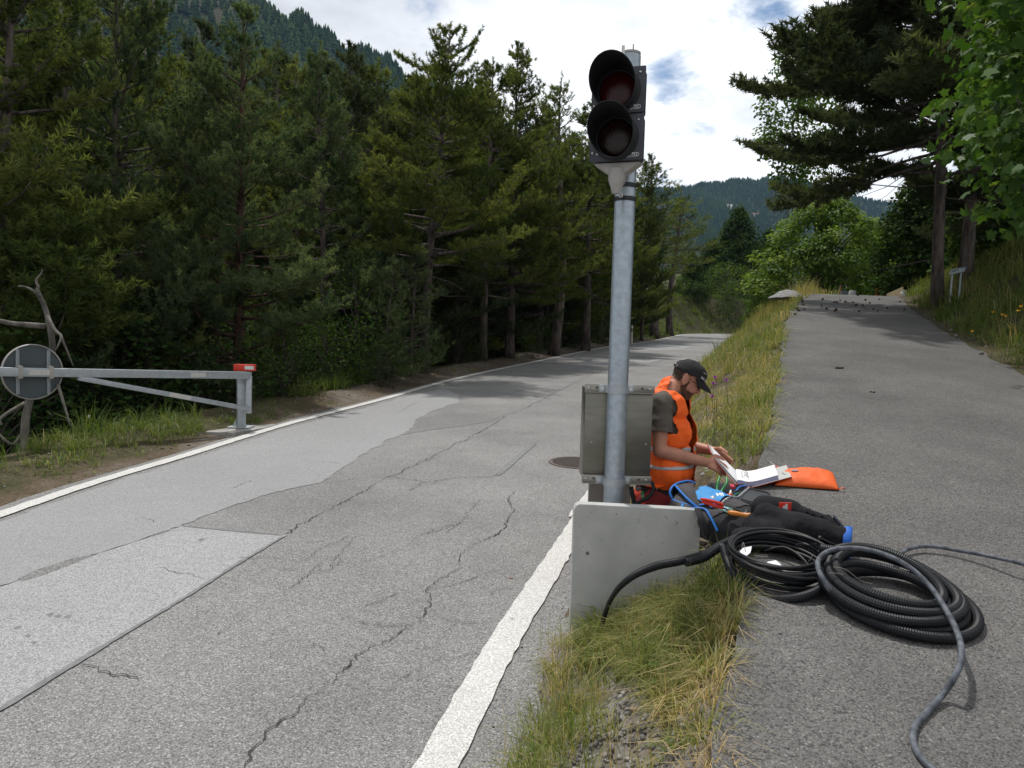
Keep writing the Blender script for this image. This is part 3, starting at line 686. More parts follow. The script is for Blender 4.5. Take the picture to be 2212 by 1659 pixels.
# the trees one can tell apart along the left roadside
pine('lush', 15, 11.2, -260, 'tall olive green pine filling the left edge above the round sign', 'needles', rz=1.0, sw=.95)
pine('wide', 250, 13.0, -190, 'broad pine with drooping bluish boughs behind the barrier arm', 'needles_blue', rz=2.2, sw=.75)
pine('wide', 517, 13.6, 45, 'bluish green pine with bare reddish trunk right behind the barrier post', 'needles_blue', 'red_bark', rz=0.4, sw=1.0)
pine('lush', 690, 17.5, 120, 'bluish bushy pine left of the crooked pine at the road edge', 'needles_blue', rz=4.0, sw=.8)
pine('flat', 915, 18.6, 75, 'crooked flat topped pine with bare grey trunk at the road edge', 'needles', rz=0.0, sw=.95)
pine('tall', 1045, 23.5, 150, 'slim pine with spiky top right of the crooked pine', 'needles', rz=1.3)
pine('tall', 1100, 25.5, 118, 'slim twin topped pine with pale lit trunk edge near the road', 'needles', rz=3.3)
pine('open', 1190, 29, 175, 'thin open pine whose twigs show against the cloud', 'needles', rz=.6, sw=1.2)
pine('tall', 1262, 33, 235, 'leaning open pine just left of the signal heads', 'needles', rz=5.1, sw=1.15)
pine('wide', 1180, 36, 330, 'broad yellow green pine low behind the signal pole', 'needles', rz=2.7)
pine('wide', 1385, 47, 345, 'pine with wispy top just right of the signal pole', 'needles', rz=.9, sw=.62)
rf = random.Random(77)
fill = [(-120, 11, -200, 'lush'), (150, 18, -60, 'tall'), (330, 19, 30, 'lush'), (420, 24, 90, 'wide'), (600, 24, 110, 'lush'), (760, 22, 130, 'tall'), (830, 27, 150, 'lush'), (960, 29, 165, 'wide'),
        (560, 31, 140, 'tall'), (700, 32, 150, 'wide'), (880, 36, 190, 'lush'), (1010, 35, 200, 'tall'), (1090, 41, 230, 'lush'), (1150, 46, 270, 'tall'), (1230, 45, 330, 'lush'), (1300, 50, 330, 'tall'),
        (1325, 58, 380, 'lush'), (1030, 48, 230, 'wide'), (120, 28, 20, 'lush'), (260, 32, 60, 'tall'), (-60, 21, -100, 'wide'), (470, 38, 140, 'lush'), (1200, 62, 330, 'lush'), (1280, 70, 360, 'wide'), (640, 44, 170, 'lush'), (800, 47, 190, 'lush'), (930, 55, 230, 'lush'),
        (1090, 60, 290, 'lush'), (985, 26, 190, 'wide'), (1150, 33, 250, 'wide'), (1225, 39, 300, 'lush'), (1290, 43, 345, 'wide'), (1120, 38, 300, 'lush'), (860, 23, 200, 'wide'), (1350, 48, 390, 'lush'), (650, 21, 150, 'lush'), (-220, 15, -150, 'tall'), (360, 46, 140, 'lush'), (200, 45, 120, 'lush')]
for px, d, ty, k in fill:
    pine(k, px + rf.uniform(-20, 20), d, ty + rf.uniform(-15, 15), 'dark crowded pine deeper inside the roadside forest', rf.choice(('needles', 'needles', 'needles_blue', 'needles_dark')), rz=rf.uniform(0, 6.28), sw=rf.uniform(.9, 1.15))
# young pines and low broadleaf growth along the forest edge
def low(meshes, px, d, topy, h0, label, cat, leafm, group, rz=0.0, sw=1.0, name='shrub', basey=None, barkm='bark'):
    p = at(px, basey or 780, d); z = Hs(p.x, p.y) - 0.05; zt = at(px, topy, d).z; hs = max(.1, (zt - z)) / h0
    return put_tree(name, meshes, (p.x, p.y, z), label, cat, M[barkm], M[leafm], group, rz, hs * sw, hs)
BUSH = {
    'loose': (make_broad(31, 3, 1.2, 34, 60, .085, OVAL, .42, .05, .04, limbs=8), 3),
    'dense': (make_broad(32, 3, 1.5, 46, 70, .08, OVAL, .48, .05, .05, limbs=8), 3),
    'maple': (make_broad(33, 3, 1.3, 30, 50, .13, MAPLE, .45, .08, .04, limbs=7), 3),
}
YP = (make_pine(21, 4, 1.25, .04, 52, 1.0, .13, 14, .011, rise=.3, top=.25, bare=.2, dead=2), 4)
for px, d, ty, rz in ((840, 16.2, 560, 0.), (890, 17.6, 520, 2.), (120, 12.6, 620, 4.), (330, 12, 670, 5.)):
    low(YP[0], px, d, ty, 4, {840: 'young bright pine sapling below the crooked pine', 890: 'young pine with upswept blue green tips at the crooked pine trunk', 120: 'young pine above the round sign at the forest edge', 330: 'young pine behind the middle of the barrier arm'}[px], 'pine', 'needles_blue' if px > 500 else 'needles', 'young pines', rz, name='pine_sapling')
low(BUSH['loose'][0], 770, 16.5, 585, 3, 'fresh yellow green leafy bush at the forest edge', 'bush', 'leaf_bright', 'bushes at the forest edge', 1)
low(BUSH['dense'][0], 700, 15.2, 690, 3, 'mid green bush beside the yellow green one at the forest edge', 'bush', 'leaf_bright', 'bushes at the forest edge', 2, 1.2)
for px, d, ty, k in ((610, 13.2, 700, 'dense'), (820, 15.4, 735, 'loose'), (250, 11.6, 800, 'dense'), (430, 12.2, 800, 'loose'), (60, 10.5, 800, 'dense'), (-60, 9.5, 700, 'dense'), (1000, 22.5, 690, 'dense'), (1160, 29, 690, 'loose'), (1240, 34, 680, 'dense'), (1300, 39, 660, 'loose'), (1150, 26.5, 740, 'loose'), (530, 12.4, 790, 'dense'), (330, 12.5, 640, 'dense'), (170, 12, 600, 'dense'), (480, 15, 690, 'dense'), (640, 19, 640, 'dense')):
    low(BUSH[k][0], px, d, ty, 3, 'dark shaded bush among the trunks at the forest edge', 'bush', 'leaf_dark', 'shaded bushes under the pines', rf.uniform(0, 6), 1.3)
# trees beyond the bend
LIND = (make_broad(41, 6, 2.9, 150, 150, .16, OVAL, .62, .02, .16, squash=.6, up=.9, limbs=10, prof=lambda t: (1 - t ** 2.1) ** .65 * (0.75 + .25 * min(1, t * 6)), droop=True, shell=.82), 6)
DEC = (make_broad(42, 8, 2.4, 110, 120, .24, OVAL, .75, .03, .16, squash=.9, prof=lambda t: (1 - t ** 1.5) ** .8 * (.8 + .2 * min(1, t * 5))), 8)
def tree_at(name, me, h0, px, basey, d, topy, width_px, r0, label, cat, leafm, group=None, rz=0.0, bark='bark', zmin=None):
    p = at(px, basey, d); z = min(p.z, Hs(p.x, p.y)) if zmin is None else zmin; zt = at(px, topy, d).z
    return put_tree(name, me, (p.x, p.y, z), label, cat, M[bark], M[leafm], group, rz, width_px * d / 1590 / (2 * r0), (zt - z) / h0)
tree_at('linden_tree', LIND[0], 6, 1772, 650, 33, 424, 268, 2.75, 'round bright green broadleaf tree standing at the crest of the upper path', 'tree', 'leaf_linden')
tree_at('broadleaf_tree', DEC[0], 8, 1590, 640, 84, 452, 150, 2.9, 'dark green conical broadleaf tree left of the round bright tree', 'tree', 'leaf_dark', rz=1)
tree_at('broadleaf_tree', DEC[0], 8, 1655, 640, 95, 500, 120, 2.9, 'pale green tree half hidden between the conical tree and round bright tree', 'tree', 'leaf_dark', rz=2.6)
for i_, (px, by, d, ty, bw, mt_, lb) in enumerate(((1490, 680, 79, 548, 90, 'leaf_dark', 'dark rounded tree over the rocks at the road bend'), (1535, 660, 86, 520, 110, 'leaf_dark', 'mid green tree behind the sunlit bush at the bend'), (1605, 650, 82, 530, 110, 'leaf_dark', 'dark tree filling the gap left of the round bright tree'), (1650, 640, 60, 560, 90, 'leaf_bright', 'fresh green tree touching the left side of the round bright tree'), (1975, 620, 27, 370, 230, 'leaf_dark', 'tall dark leafy tree right of the round bright tree under the huge pine'))):
    tree_at('broadleaf_tree', DEC[0], 8, px, by, d, ty, bw, 2.9, lb, 'tree', mt_, rz=i_ * 1.3)
pine('open', 1405, 52, 345, 'pine with bare grey trunk right of the first white road marker', 'needles', rz=1.9, sw=1.7)
pine('open', 1452, 60, 425, 'high crowned pine with bare trunk by the second white road marker', 'needles', rz=4.2, sw=1.7)
low(BUSH['dense'][0], 1572, 78, 570, 3, 'sunlit leafy bush on the bank beyond the road bend', 'bush', 'leaf_bright', 'bushes beyond the bend', 0, 1.5, basey=660)
low(BUSH['maple'][0], 1500, 76, 610, 3, 'mid green bush above the rocks at the bend', 'bush', 'leaf_dark', 'bushes beyond the bend', 1, 1.6, basey=660)
low(BUSH['loose'][0], 1445, 74, 570, 3, 'bright broadleaf bush behind the second white road marker', 'bush', 'leaf_bright', 'bushes beyond the bend', 2, 1.2, basey=690)
low(BUSH['dense'][0], 1630, 72, 600, 3, 'dark bush where the bank meets the grassy ridge', 'bush', 'leaf_dark', 'bushes beyond the bend', 3, 1.3, basey=650)
for px, d, ty, bw, k in ((1930, 42, 470, 200, 0), (1850, 55, 500, 170, 1), (2010, 36, 500, 210, 2), (2100, 30, 470, 220, 3)):
    tree_at('broadleaf_tree', DEC[0], 8, px, 640, d, ty, bw, 2.9, ['mid green broadleaf tree right of the round bright tree', 'distant pale tree behind the round bright tree', 'dark tree behind the big pine trunk', 'dark tree behind the grassy bank by the sign'][k], 'tree', 'leaf_dark', rz=k * 1.7)
# big dark pine on the right with its two trunks, maple beside the camera
BIG = make_pine(64, 14, 4.3, .215, 250, 1.3, .19, 19, .018, lean=(-.9, 0), flat=.15, rise=.12, top=.68, trunk_r=.125, dead=6)
p = at(2030, 620, 16.0); z = Hs(p.x, p.y) - .1
put_tree('pine_tree', BIG, (p.x, p.y, z), 'huge dark pine spreading over the upper path on the right', 'pine', M['bark'], M['needles_dark'], None, .6, .98)
p = at(2085, 600, 17.5); z = Hs(p.x, p.y) - .1
put_tree('pine_tree', PINE['wide'][0], (p.x, p.y, z), 'thick trunked dark pine just right of the huge one', 'pine', M['bark'], M['needles_dark'], None, 2.9, 1.0, 1.15)
p = at(1800, 640, 22); 
MAP = make_broad(71, 5.2, 1.25, 74, 60, .120, MAPLE, .46, .36, .07, up=.5, limbs=12, prof=lambda t: .75 + .25 * math.sin(math.pi * t), shell=.7)
p = at(2215, 640, 7.6); z = Hs(p.x, p.y) - .1
put_tree('maple_tree', MAP, (p.x + .75, p.y, z), 'maple with large bright lobed leaves at the right edge', 'maple', M['bark'], M['leaf_maple'], None, .7, 1.05, 1.05)
p = at(2330, 600, 9.5); z = Hs(p.x, p.y) - .1
put_tree('maple_tree', MAP, (p.x, p.y, z), 'taller maple partly outside the right edge', 'maple', M['bark'], M['leaf_maple'], None, 2.7, 1.3, 1.35)
p = at(1680, 300, 19); z = Hs(p.x, p.y) 
AS = make_broad(72, 7.5, 1.25, 60, 95, .12, OVAL, .45, .50, .018, limbs=4)
p = at(1712, 640, 40); z = at(1712, 640, 40).z - 1
put_tree('broadleaf_tree', AS, (p.x, p.y, z), 'light leafy tree top showing left of the huge pine', 'tree', M['bark'], M['leaf_bright'], None, 0, 1.75, 1.95)

tree_at('broadleaf_tree', DEC[0], 8, 2185, 600, 20, 120, 330, 2.9, 'dense dark leafy tree behind the maple at the right edge', 'tree', 'leaf_dark', rz=.4)
p = at(2165, 600, 25); z = Hs(p.x, p.y) - .1
put_tree('pine_tree', PINE['lush'][0], (p.x, p.y, z), 'dark bushy pine right of the two big pine trunks', 'pine', M['bark'], M['needles_dark'], None, 1.1, .95, 1.05)
# ------------------------------------------------------------------ mountains with their forest
SURF = {}
def mountain(name, prof, depth, base_z, back, seed, ntree, th, treelabel, leafm, zscale=1.0):
    """ridge through points given as (px, py) on the sky line at the given distance, sloping down towards the viewer"""
    rng = np.random.default_rng(seed)
    top = np.array([tuple(at(px, py, d)) for px, py, d in prof]); n = len(top)
    u = np.linspace(0, n - 1, 90); T = np.stack([np.interp(u, range(n), top[:, k]) for k in range(3)], 1)
    T[:, 2] += zscale * (6 * np.sin(u * 5.1) + 4 * np.sin(u * 11.3 + 1))
    m = 40; rows = []
    for j in range(m + 1):
        t = j / m; r = T.copy()
        s = 1 - back * t; r[:, 0] = T[:, 0] * s; r[:, 1] = T[:, 1] * s
        r[:, 2] = base_z + (T[:, 2] - base_z) * (1 - t) ** 1.05 + 10 * np.sin(r[:, 0] * .021 + j * .3) * (t > 0) * t
        rows.append(r)
    SURF[name] = np.array(rows)
    bk = T.copy(); bk[:, 1] *= 1.25; bk[:, 0] *= 1.25; bk[:, 2] = base_z; rows.insert(0, bk)
    V = np.array(rows); q = np.arange((m + 2) * 90).reshape(m + 2, 90); F_ = np.stack([q[:-1, :-1], q[:-1, 1:], q[1:, 1:], q[1:, :-1]], -1).reshape(-1, 4)
    o = link(name, arr_mesh(name, V.reshape(-1, 3), F_, np.full(V.size // 3, .16)), M['ground'], smooth=True); tag(o, kind='structure')
    # conifers as tapering, ragged stacked cones
    a = rng.uniform(0, 88.9, ntree); b = rng.uniform(1, m + .9, ntree) ; b[: ntree // 8] = rng.uniform(1, 1.6, ntree // 8)
    i0 = b.astype(int); i1 = np.minimum(i0 + 1, m + 1); j0 = a.astype(int); fa = (a - j0)[:, None]; fb = (b - i0)[:, None]
    P = (V[i0, j0] * (1 - fa) + V[i0, j0 + 1] * fa) * (1 - fb) + (V[i1, j0] * (1 - fa) + V[i1, j0 + 1] * fa) * fb
    h = th * rng.uniform(.35, 1.25, ntree) * (.8 + .3 * np.sin(P[:, 0] * .013 + 1) * np.sin(P[:, 2] * .02)); rr_ = h * rng.uniform(.15, .36, ntree); k = 7; lay = 4
    vs = []; 
    for L_ in range(lay):
        z0 = h * (.08 + .21 * L_); z1 = h * min(1.0, .42 + .2 * L_); rr0 = rr_ * (1 - .22 * L_)
        ang = (np.arange(k) / k * 2 * np.pi)[None] + rng.uniform(0, 6.28, (ntree, 1)); rj = rr0[:, None] * rng.uniform(.6, 1.2, (ntree, k))
        ring = np.stack([P[:, 0:1] + np.cos(ang) * rj, P[:, 1:2] + np.sin(ang) * rj, P[:, 2:3] + z0[:, None] + rng.uniform(-.05, .05, (ntree, k)) * h[:, None]], -1)
        apex = np.stack([P[:, 0], P[:, 1], P[:, 2] + z1], -1)[:, None]
        vs.append(np.concatenate([ring, apex], 1))
    VV = np.stack(vs, 1).reshape(-1, 3); nb_ = ntree * lay; bs = (np.arange(nb_) * (k + 1))[:, None]
    fs = np.stack([bs + np.arange(k)[None], bs + (np.arange(k)[None] + 1) % k, np.broadcast_to(bs + k, (nb_, k))], -1).reshape(-1, 3)
    ti = np.repeat(np.clip(rng.uniform(.1, .9, ntree) + .25 * np.sin(P[:, 0] * .03) * np.sin(P[:, 2] * .04), 0, 1), lay * (k + 1))
    f = link('forest', arr_mesh('forest', VV, fs, ti), M[leafm]); tag(f, treelabel, 'forest', None, 'stuff')
mountain('mountain', [(-900, -500, 620), (-300, -420, 640), (0, -330, 660), (300, -180, 680), (530, -5, 700), (640, 50, 720), (760, 112, 740), (880, 168, 760), (1020, 235, 790), (1200, 330, 850), (1400, 430, 950), (1550, 500, 1050)], 700, -10, .62, 3, 15000, 12, 'steep forested mountain side on the left under the clouds', 'forest_far')
mountain('hill', [(900, 450, 1500), (1150, 430, 1500), (1300, 420, 1500), (1450, 412, 1500), (1520, 404, 1500), (1580, 396, 1500), (1640, 396, 1500), (1700, 392, 1500), (1790, 410, 1500), (1880, 440, 1550), (2000, 440, 1650), (2150, 430, 1700), (2400, 380, 1700), (2900, 300, 1700)], 1500, -10, .55, 4, 24000, 13, 'far blue green forested hill beyond the road bend', 'forest_far', .3)
# ------------------------------------------------------------------ grass and stones (nobody could count them)
M['grass'] = leafmat('grass_blades', [(0.0, (0.07, 0.125, 0.026)), (0.35, (0.145, 0.205, 0.048)), (0.6, (0.26, 0.28, 0.095)), (0.8, (0.40, 0.34, 0.155)), (1.0, (0.52, 0.40, 0.22))], 0.35, 0.6, 0.25)
M['grass_bank'] = leafmat('grass_bank_blades', [(0.0, (0.06, 0.115, 0.022)), (0.4, (0.12, 0.185, 0.042)), (0.75, (0.22, 0.25, 0.08)), (1.0, (0.42, 0.35, 0.17))], 0.35, 0.6, 0.25)
def blades(X0, Y0, Z0, L, W, TI, rng, lean=0.55, seg=2, cx=None, cy=None, bias=None):
    """bent tapering blades; roots at X0,Y0,Z0"""
    N = len(X0); az = rng.uniform(0, 2 * np.pi, N)
    if cx is not None:
        oa = np.arctan2(Y0 - cy, X0 - cx); az = oa + rng.normal(size=N) * .8
    D = np.stack([np.cos(az), np.sin(az), np.zeros(N)], 1); 
    if bias is not None: D = D + np.array(bias)[None]
    k = lean * rng.uniform(.25, 1.6, N)[:, None]
    R0 = np.stack([X0, Y0, Z0], 1); Lc = L[:, None]
    side = unit(np.cross(D, np.array([0, 0, 1.0])[None]) + rng.normal(size=(N, 3)) * .25)
    P1 = R0 + Lc * (D * k * .28 + np.array([0, 0, .50])[None]); P2 = R0 + Lc * (D * k * .95 + np.array([0, 0, 1.0])[None] * np.clip(1 - .38 * k ** 2, .12, 1))
    Wc = W[:, None] * .5
    V = np.stack([R0 - side * Wc, R0 + side * Wc, P1 - side * Wc * .8, P1 + side * Wc * .8, P2], 1).reshape(-1, 3)
    b = (np.arange(N) * 5)[:, None]; F3 = np.concatenate([b + np.array([0, 1, 3]), b + np.array([0, 3, 2]), b + np.array([2, 3, 4])], 1).reshape(-1, 3)
    return V, F3, np.repeat(TI, 5)
def field(seed, n, area, keep, L, W, ti, clump, lean=.55, per=14, bias=None):
    """tussocks: clump centres drawn in area=(x0,x1,y0,y1) where keep(x,y) in 0..1, each with 'per' blades"""
    rng = np.random.default_rng(seed)
    x = rng.uniform(area[0], area[1], n); y = rng.uniform(area[2], area[3], n); k = keep(x, y) > rng.uniform(0, 1, n); x, y = x[k], y[k]
    cs = clump * rng.uniform(.6, 1.5, len(x)); sz = rng.uniform(.55, 1.25, len(x)); tc = rng.normal(size=len(x)) * .13
    cx, cy = np.repeat(x, per), np.repeat(y, per); r = np.repeat(cs, per) * np.sqrt(rng.uniform(0, 1, len(cx))); a = rng.uniform(0, 6.283, len(cx))
    bx, by = cx + r * np.cos(a), cy + r * np.sin(a); z = H(bx, by) - .01
    Ls = L * np.repeat(sz, per) * rng.uniform(.5, 1.15, len(cx)); t = np.clip(ti + np.repeat(tc, per) + rng.normal(size=len(cx)) * .12 + .12 * fbm(bx, by, 1.6), 0, 1)
    return blades(bx, by, z, Ls, W * rng.uniform(.6, 1.3, len(cx)), t, rng, lean, cx=cx, cy=cy, bias=bias)
def grass(name, parts, m):
    V = []; F_ = []; T = []; o = 0
    for v, f, t in parts:
        V.append(v); F_.append(f + o); T.append(t); o += len(v)
    ob = link(name, arr_mesh(name, np.concatenate(V), np.concatenate(F_), np.concatenate(T)), M[m]); return tag(ob, kind='stuff')
def emb(margin0=.12, margin1=.02, pit=True):
    def f(x, y):
        a = ix(RIGHT, np.minimum(y, 64.9)) + margin0; b = ix(PLEFT, y) - margin1; k = ((x > a) & (x < b)).astype(float)
        if pit: k *= 1 - .97 * (np.hypot((x - .98) / 1.05, (y - 4.75) / .85) < .8)
        return k
    return f
def clumpy(f, s, lo, hi):
    return lambda x, y: f(x, y) * np.clip(.5 + .75 * fbm(x, y, s), lo, hi)
def nearkeep(x, y):
    k = emb(.30, .0)(x, y)
    # bare gravel by the panel and the soil at the bottom centre
    k *= np.where((x > .85) & (y > 3.45) & (y < 4.3), .03, 1); k *= np.where((np.hypot((x - .30 - (y - 2) * .22) / .20, (y - 2.05) / .90) < 1), .08, 1)
    k *= np.where((x < .98) & (x > .3) & (y > 3.86) & (y < 4.4), .0, 1)
    return k
parts = [
    field(1, 430, (-.3, 1.2, 1.2, 3.95), clumpy(nearkeep, 2.3, .12, 1), .15, .0048, .62, .045, 1.1, 40),
    field(2, 620, (-.3, 1.2, 1.2, 3.95), lambda x, y: nearkeep(x, y) * (x > ix(PLEFT, y) - .22), .13, .0036, .90, .06, 1.15, 24),
    field(10, 280, (-.2, .75, 1.3, 3.5), lambda x, y: nearkeep(x, y) * (x < ix(RIGHT, y) + .62), .16, .0040, .60, .05, .7, 16),
    field(13, 60, (.0, 1.1, 1.4, 3.7), lambda x, y: nearkeep(x, y) * (x < ix(PLEFT, y) - .1), .12, .0105, .26, .05, 1.15, 14),
    field(3, 90, (-.2, .9, 1.5, 3.8), lambda x, y: emb(.16, .2)(x, y), .36, .0028, .62, .05, .35, 6),
    field(4, 190, (.3, 1.15, 2.5, 3.55), lambda x, y: nearkeep(x, y) * (x > ix(PLEFT, y) - .40) * (x < ix(PLEFT, y) - .03), .16, .0046, .56, .045, 1.05, 40),
    field(11, 110, (.52, 1.05, 3.0, 3.62), lambda x, y: (x < ix(PLEFT, y) - .10).astype(float), .17, .0046, .50, .045, 1.0, 40),
    field(12, 70, (.40, .85, 3.40, 3.82), lambda x, y: ((x - .36) > (3.82 - y) * .1).astype(float), .20, .0046, .44, .045, 1.0, 36),
    field(5, 900, (.6, 4.6, 4.2, 11), clumpy(emb(.25, .0), 1.9, .10, 1), .19, .0075, .64, .07, 1.05, 30),
    field(6, 600, (1., 4.6, 4.0, 12), lambda x, y: emb()(x, y) * (x > ix(PLEFT, y) - .45), .24, .007, .50, .07, 1.0, 32),
    field(7, 2600, (1.5, 8.5, 10, 24), clumpy(emb(.2, .0), 1.2, .3, 1), .30, .011, .54, .12, .8, 14),
    field(8, 2600, (5, 24, 22, 62), clumpy(emb(.3, -1.0, False), .7, .35, 1), .45, .028, .50, .22, .7, 12),
    field(9, 900, (5.6, 13, 19.5, 25), lambda x, y: ((x > ix(RIGHT, y) + 1.6) & (x < ix(PLEFT, y) + .1)).astype(float), .55, .010, .72, .12, .35, 12),
]
grass('grass', parts, 'grass')
def bank(x, y):
    b = ix(PRIGHT, y); return ((x > b + .22) & (x < b + 5)).astype(float)
parts = [
    field(21, 2600, (4.5, 12, 6, 13), clumpy(bank, 1.4, .45, 1), .27, .011, .44, .11, .9, 16),
    field(22, 2800, (6.5, 17, 12, 22), clumpy(bank, 1.0, .5, 1), .36, .016, .46, .14, .85, 14),
    field(23, 500, (5, 14, 7, 22), lambda x, y: bank(x, y) * (x < ix(PRIGHT, y) + 2.6), .55, .008, .85, .12, .6, 10, bias=(-.4, -.2, 0)),
]
grass('grass', parts, 'grass_bank')
def lshoulder(d0, d1):
    return lambda x, y: ((x < ix(LEFT, np.minimum(y, 74))) & (pdist(LEFT, x, y) > d0) & (pdist(LEFT, x, y) < d1)).astype(float)
parts = [
    field(31, 1500, (-8, -3.2, 4, 10.5), clumpy(lshoulder(.62, 2.6), 1.5, .15, 1), .20, .009, .46, .09, .9, 14),
    field(32, 900, (-8, -3.0, 4, 12), clumpy(lshoulder(.42, 1.0), 2.5, .0, .6), .12, .008, .48, .07, .9, 14),
    field(38, 700, (-6, 4, 5, 30), lshoulder(.25, 1.5), .07, .009, .55, .10, 1.1, 10),
    field(33, 220, (-4, 4, 10, 28), clumpy(lshoulder(.35, 1.4), 1.5, .0, .5), .20, .012, .36, .12, .8, 16),
    field(36, 260, (-7.5, -3.2, 6.2, 10.2), lshoulder(1.0, 2.3), .40, .010, .40, .10, .7, 14),
    field(37, 130, (-4.2, -2, 13, 16.5), lshoulder(1.0, 1.8), .40, .014, .30, .14, .8, 16),
    field(34, 900, (2, 22, 28, 66), lshoulder(.4, 2.2), .38, .026, .36, .2, .8, 14),
    field(35, 3000, (8, 40, 56, 86), lambda x, y: np.maximum(lshoulder(.5, 7)(x, y), ((y > 74.6) & (y < 82)).astype(float)), .5, .045, .40, .3, .7, 12),
]
grass('grass', parts, 'grass_bank')
# loose gravel: shoulder, soil at the bottom centre and beside the panel
def stones(seed, n, area, keep, s0, s1):
    rng = np.random.default_rng(seed); x = rng.uniform(area[0], area[1], n); y = rng.uniform(area[2], area[3], n); k = keep(x, y) > rng.uniform(0, 1, n); x, y = x[k], y[k]; m = len(x)
    z = H(x, y); zr = 0.045 * y; z = np.maximum(z, np.where((x > ix(LEFT, np.minimum(y, 74))) & (x < ix(RIGHT, np.minimum(y, 64)) + .35), zr, -99)); z = np.maximum(z, np.where((x > ix(PLEFT, y)) & (x < ix(PRIGHT, y)), ZP(y), -99))
    s = rng.uniform(s0, s1, m) * rng.uniform(.5, 1, m); base = np.array([(1, 0, 0), (-1, 0, 0), (0, 1, 0), (0, -1, 0), (0, 0, .8), (0, 0, -.5)])
    V = np.stack([x, y, z + s * .2], 1)[:, None] + base[None] * s[:, None, None] * rng.uniform(.55, 1.3, (m, 6, 3)) + rng.normal(size=(m, 6, 3)) * s[:, None, None] * .18
    f = np.array([(0, 2, 4), (2, 1, 4), (1, 3, 4), (3, 0, 4), (2, 0, 5), (1, 2, 5), (3, 1, 5), (0, 3, 5)]); F_ = (np.arange(m) * 6)[:, None, None] + f[None]
    return V.reshape(-1, 3), F_.reshape(-1, 3), np.repeat(rng.uniform(0, 1, m), 6)
M['gravel'] = leafmat('gravel_stones', [(0.0, (0.10, 0.095, 0.09)), (0.5, (0.22, 0.21, 0.20)), (0.85, (0.36, 0.35, 0.33)), (1.0, (0.30, 0.20, 0.15))], 0.0, 0.9, 0.2)
grass('gravel', [
    stones(51, 3600, (.0, .9, 1.5, 3.0), lambda x, y: emb(.25, .05)(x, y) * (np.hypot((x - .30 - (y - 2) * .22) / .30, (y - 2.05) / .95) < 1), .004, .022),
    stones(52, 900, (.85, 1.35, 3.4, 4.2), lambda x, y: emb(.25, .0, False)(x, y), .006, .022),
    stones(53, 4200, (-6, 6, 5, 34), lshoulder(.15, 1.4), .006, .032),
    stones(54, 1500, (-.5, 1.0, 1.3, 5.5), lambda x, y: ((x > ix(RIGHT, y) + .09) & (x < ix(RIGHT, y) + .40)).astype(float), .003, .010),
    stones(55, 240, (.7, 6, 2, 14), lambda x, y: ((x > ix(PLEFT, y)) & (x < ix(PRIGHT, y))).astype(float), .003, .009),
    stones(56, 700, (1.1, 4.2, 4.6, 9), lambda x, y: emb(.3, .15)(x, y) * (fbm(x, y, 1.9) < -.05), .008, .035),
    stones(57, 420, (5, 11.5, 7.5, 20), lambda x, y: ((x > ix(PRIGHT, y) - .15) & (x < ix(PRIGHT, y) + .35)).astype(float), .012, .05),
], 'gravel')
# ------------------------------------------------------------------ the signal at the roadside
def aty(px, py, y):
    d = ray(px, py); return EYE + d * (y / d.y)
PX, PY = 0.605, 4.20
pole_top = aty(1359, 118, PY).z; pole_base = 0.10
sig = thing('traffic_signal', (PX, PY, pole_base), 'two lamp traffic signal with black hoods on a galvanised pole beside the road', 'traffic light')
mb = MB(); mb.lathe([(.058, 0), (.058, pole_top - pole_base - .012), (.054, pole_top - pole_base - .004)], (PX, PY, pole_base), (0, 0, 1), 40)
pole = mb.build('pole', M['steel'], sig, angle=40)
mb = MB(); mb.lathe([(.057, 0), (.057, .012), (.03, .02)], (PX, PY, pole_top - .004), (0, 0, 1), 28); mb.cyl((PX + .01, PY - .03, pole_top), (PX + .01, PY - .03, pole_top + .045), .004, 8)
mb.build('pole_cap', M['bracket'], sig, angle=40)
yw = rad(18); EX = Vector((math.cos(yw), -math.sin(yw), 0)); EN = Vector((-math.sin(yw), -math.cos(yw), 0)); EZ = Vector((0, 0, 1))
PC = Vector((PX, PY, 0)) + EN * .215 + EX * .0
yr = (PC + EX * .143).y
zt = aty(1388, 140, yr).z; zb = aty(1380, 346, yr).z; zs_ = aty(1384, 242.7, yr).z
adj = aty(1384, 242.7, yr).x - (PC + EX * .143).x; PC = PC + Vector((adj * .5, 0, 0))
RP3 = Matrix((EX, EN, EZ)).transposed()     # columns: right, out, up
HALF = .143
a = thing('antenna', (PX, PY, pole_top), None, None) if False else None
mb = MB(); q = aty(1346.5, 126, PY - .10); mb.cyl(q - Vector((0, 0, .12)), aty(1346.5, 99, PY - .10), .009, 12); mb.build('antenna', M['white_paint'], sig, angle=50)
lens_r = mat('lens_red', (0.040, 0.0018, 0.0025), 0.10, 0, 0.2, 60, 0.25, 160, spec=0.28, coat=0.0)
lens_a = mat('lens_amber_off', (0.014, 0.006, 0.0035), 0.10, 0, 0.2, 60, 0.25, 160, spec=0.28, coat=0.0)
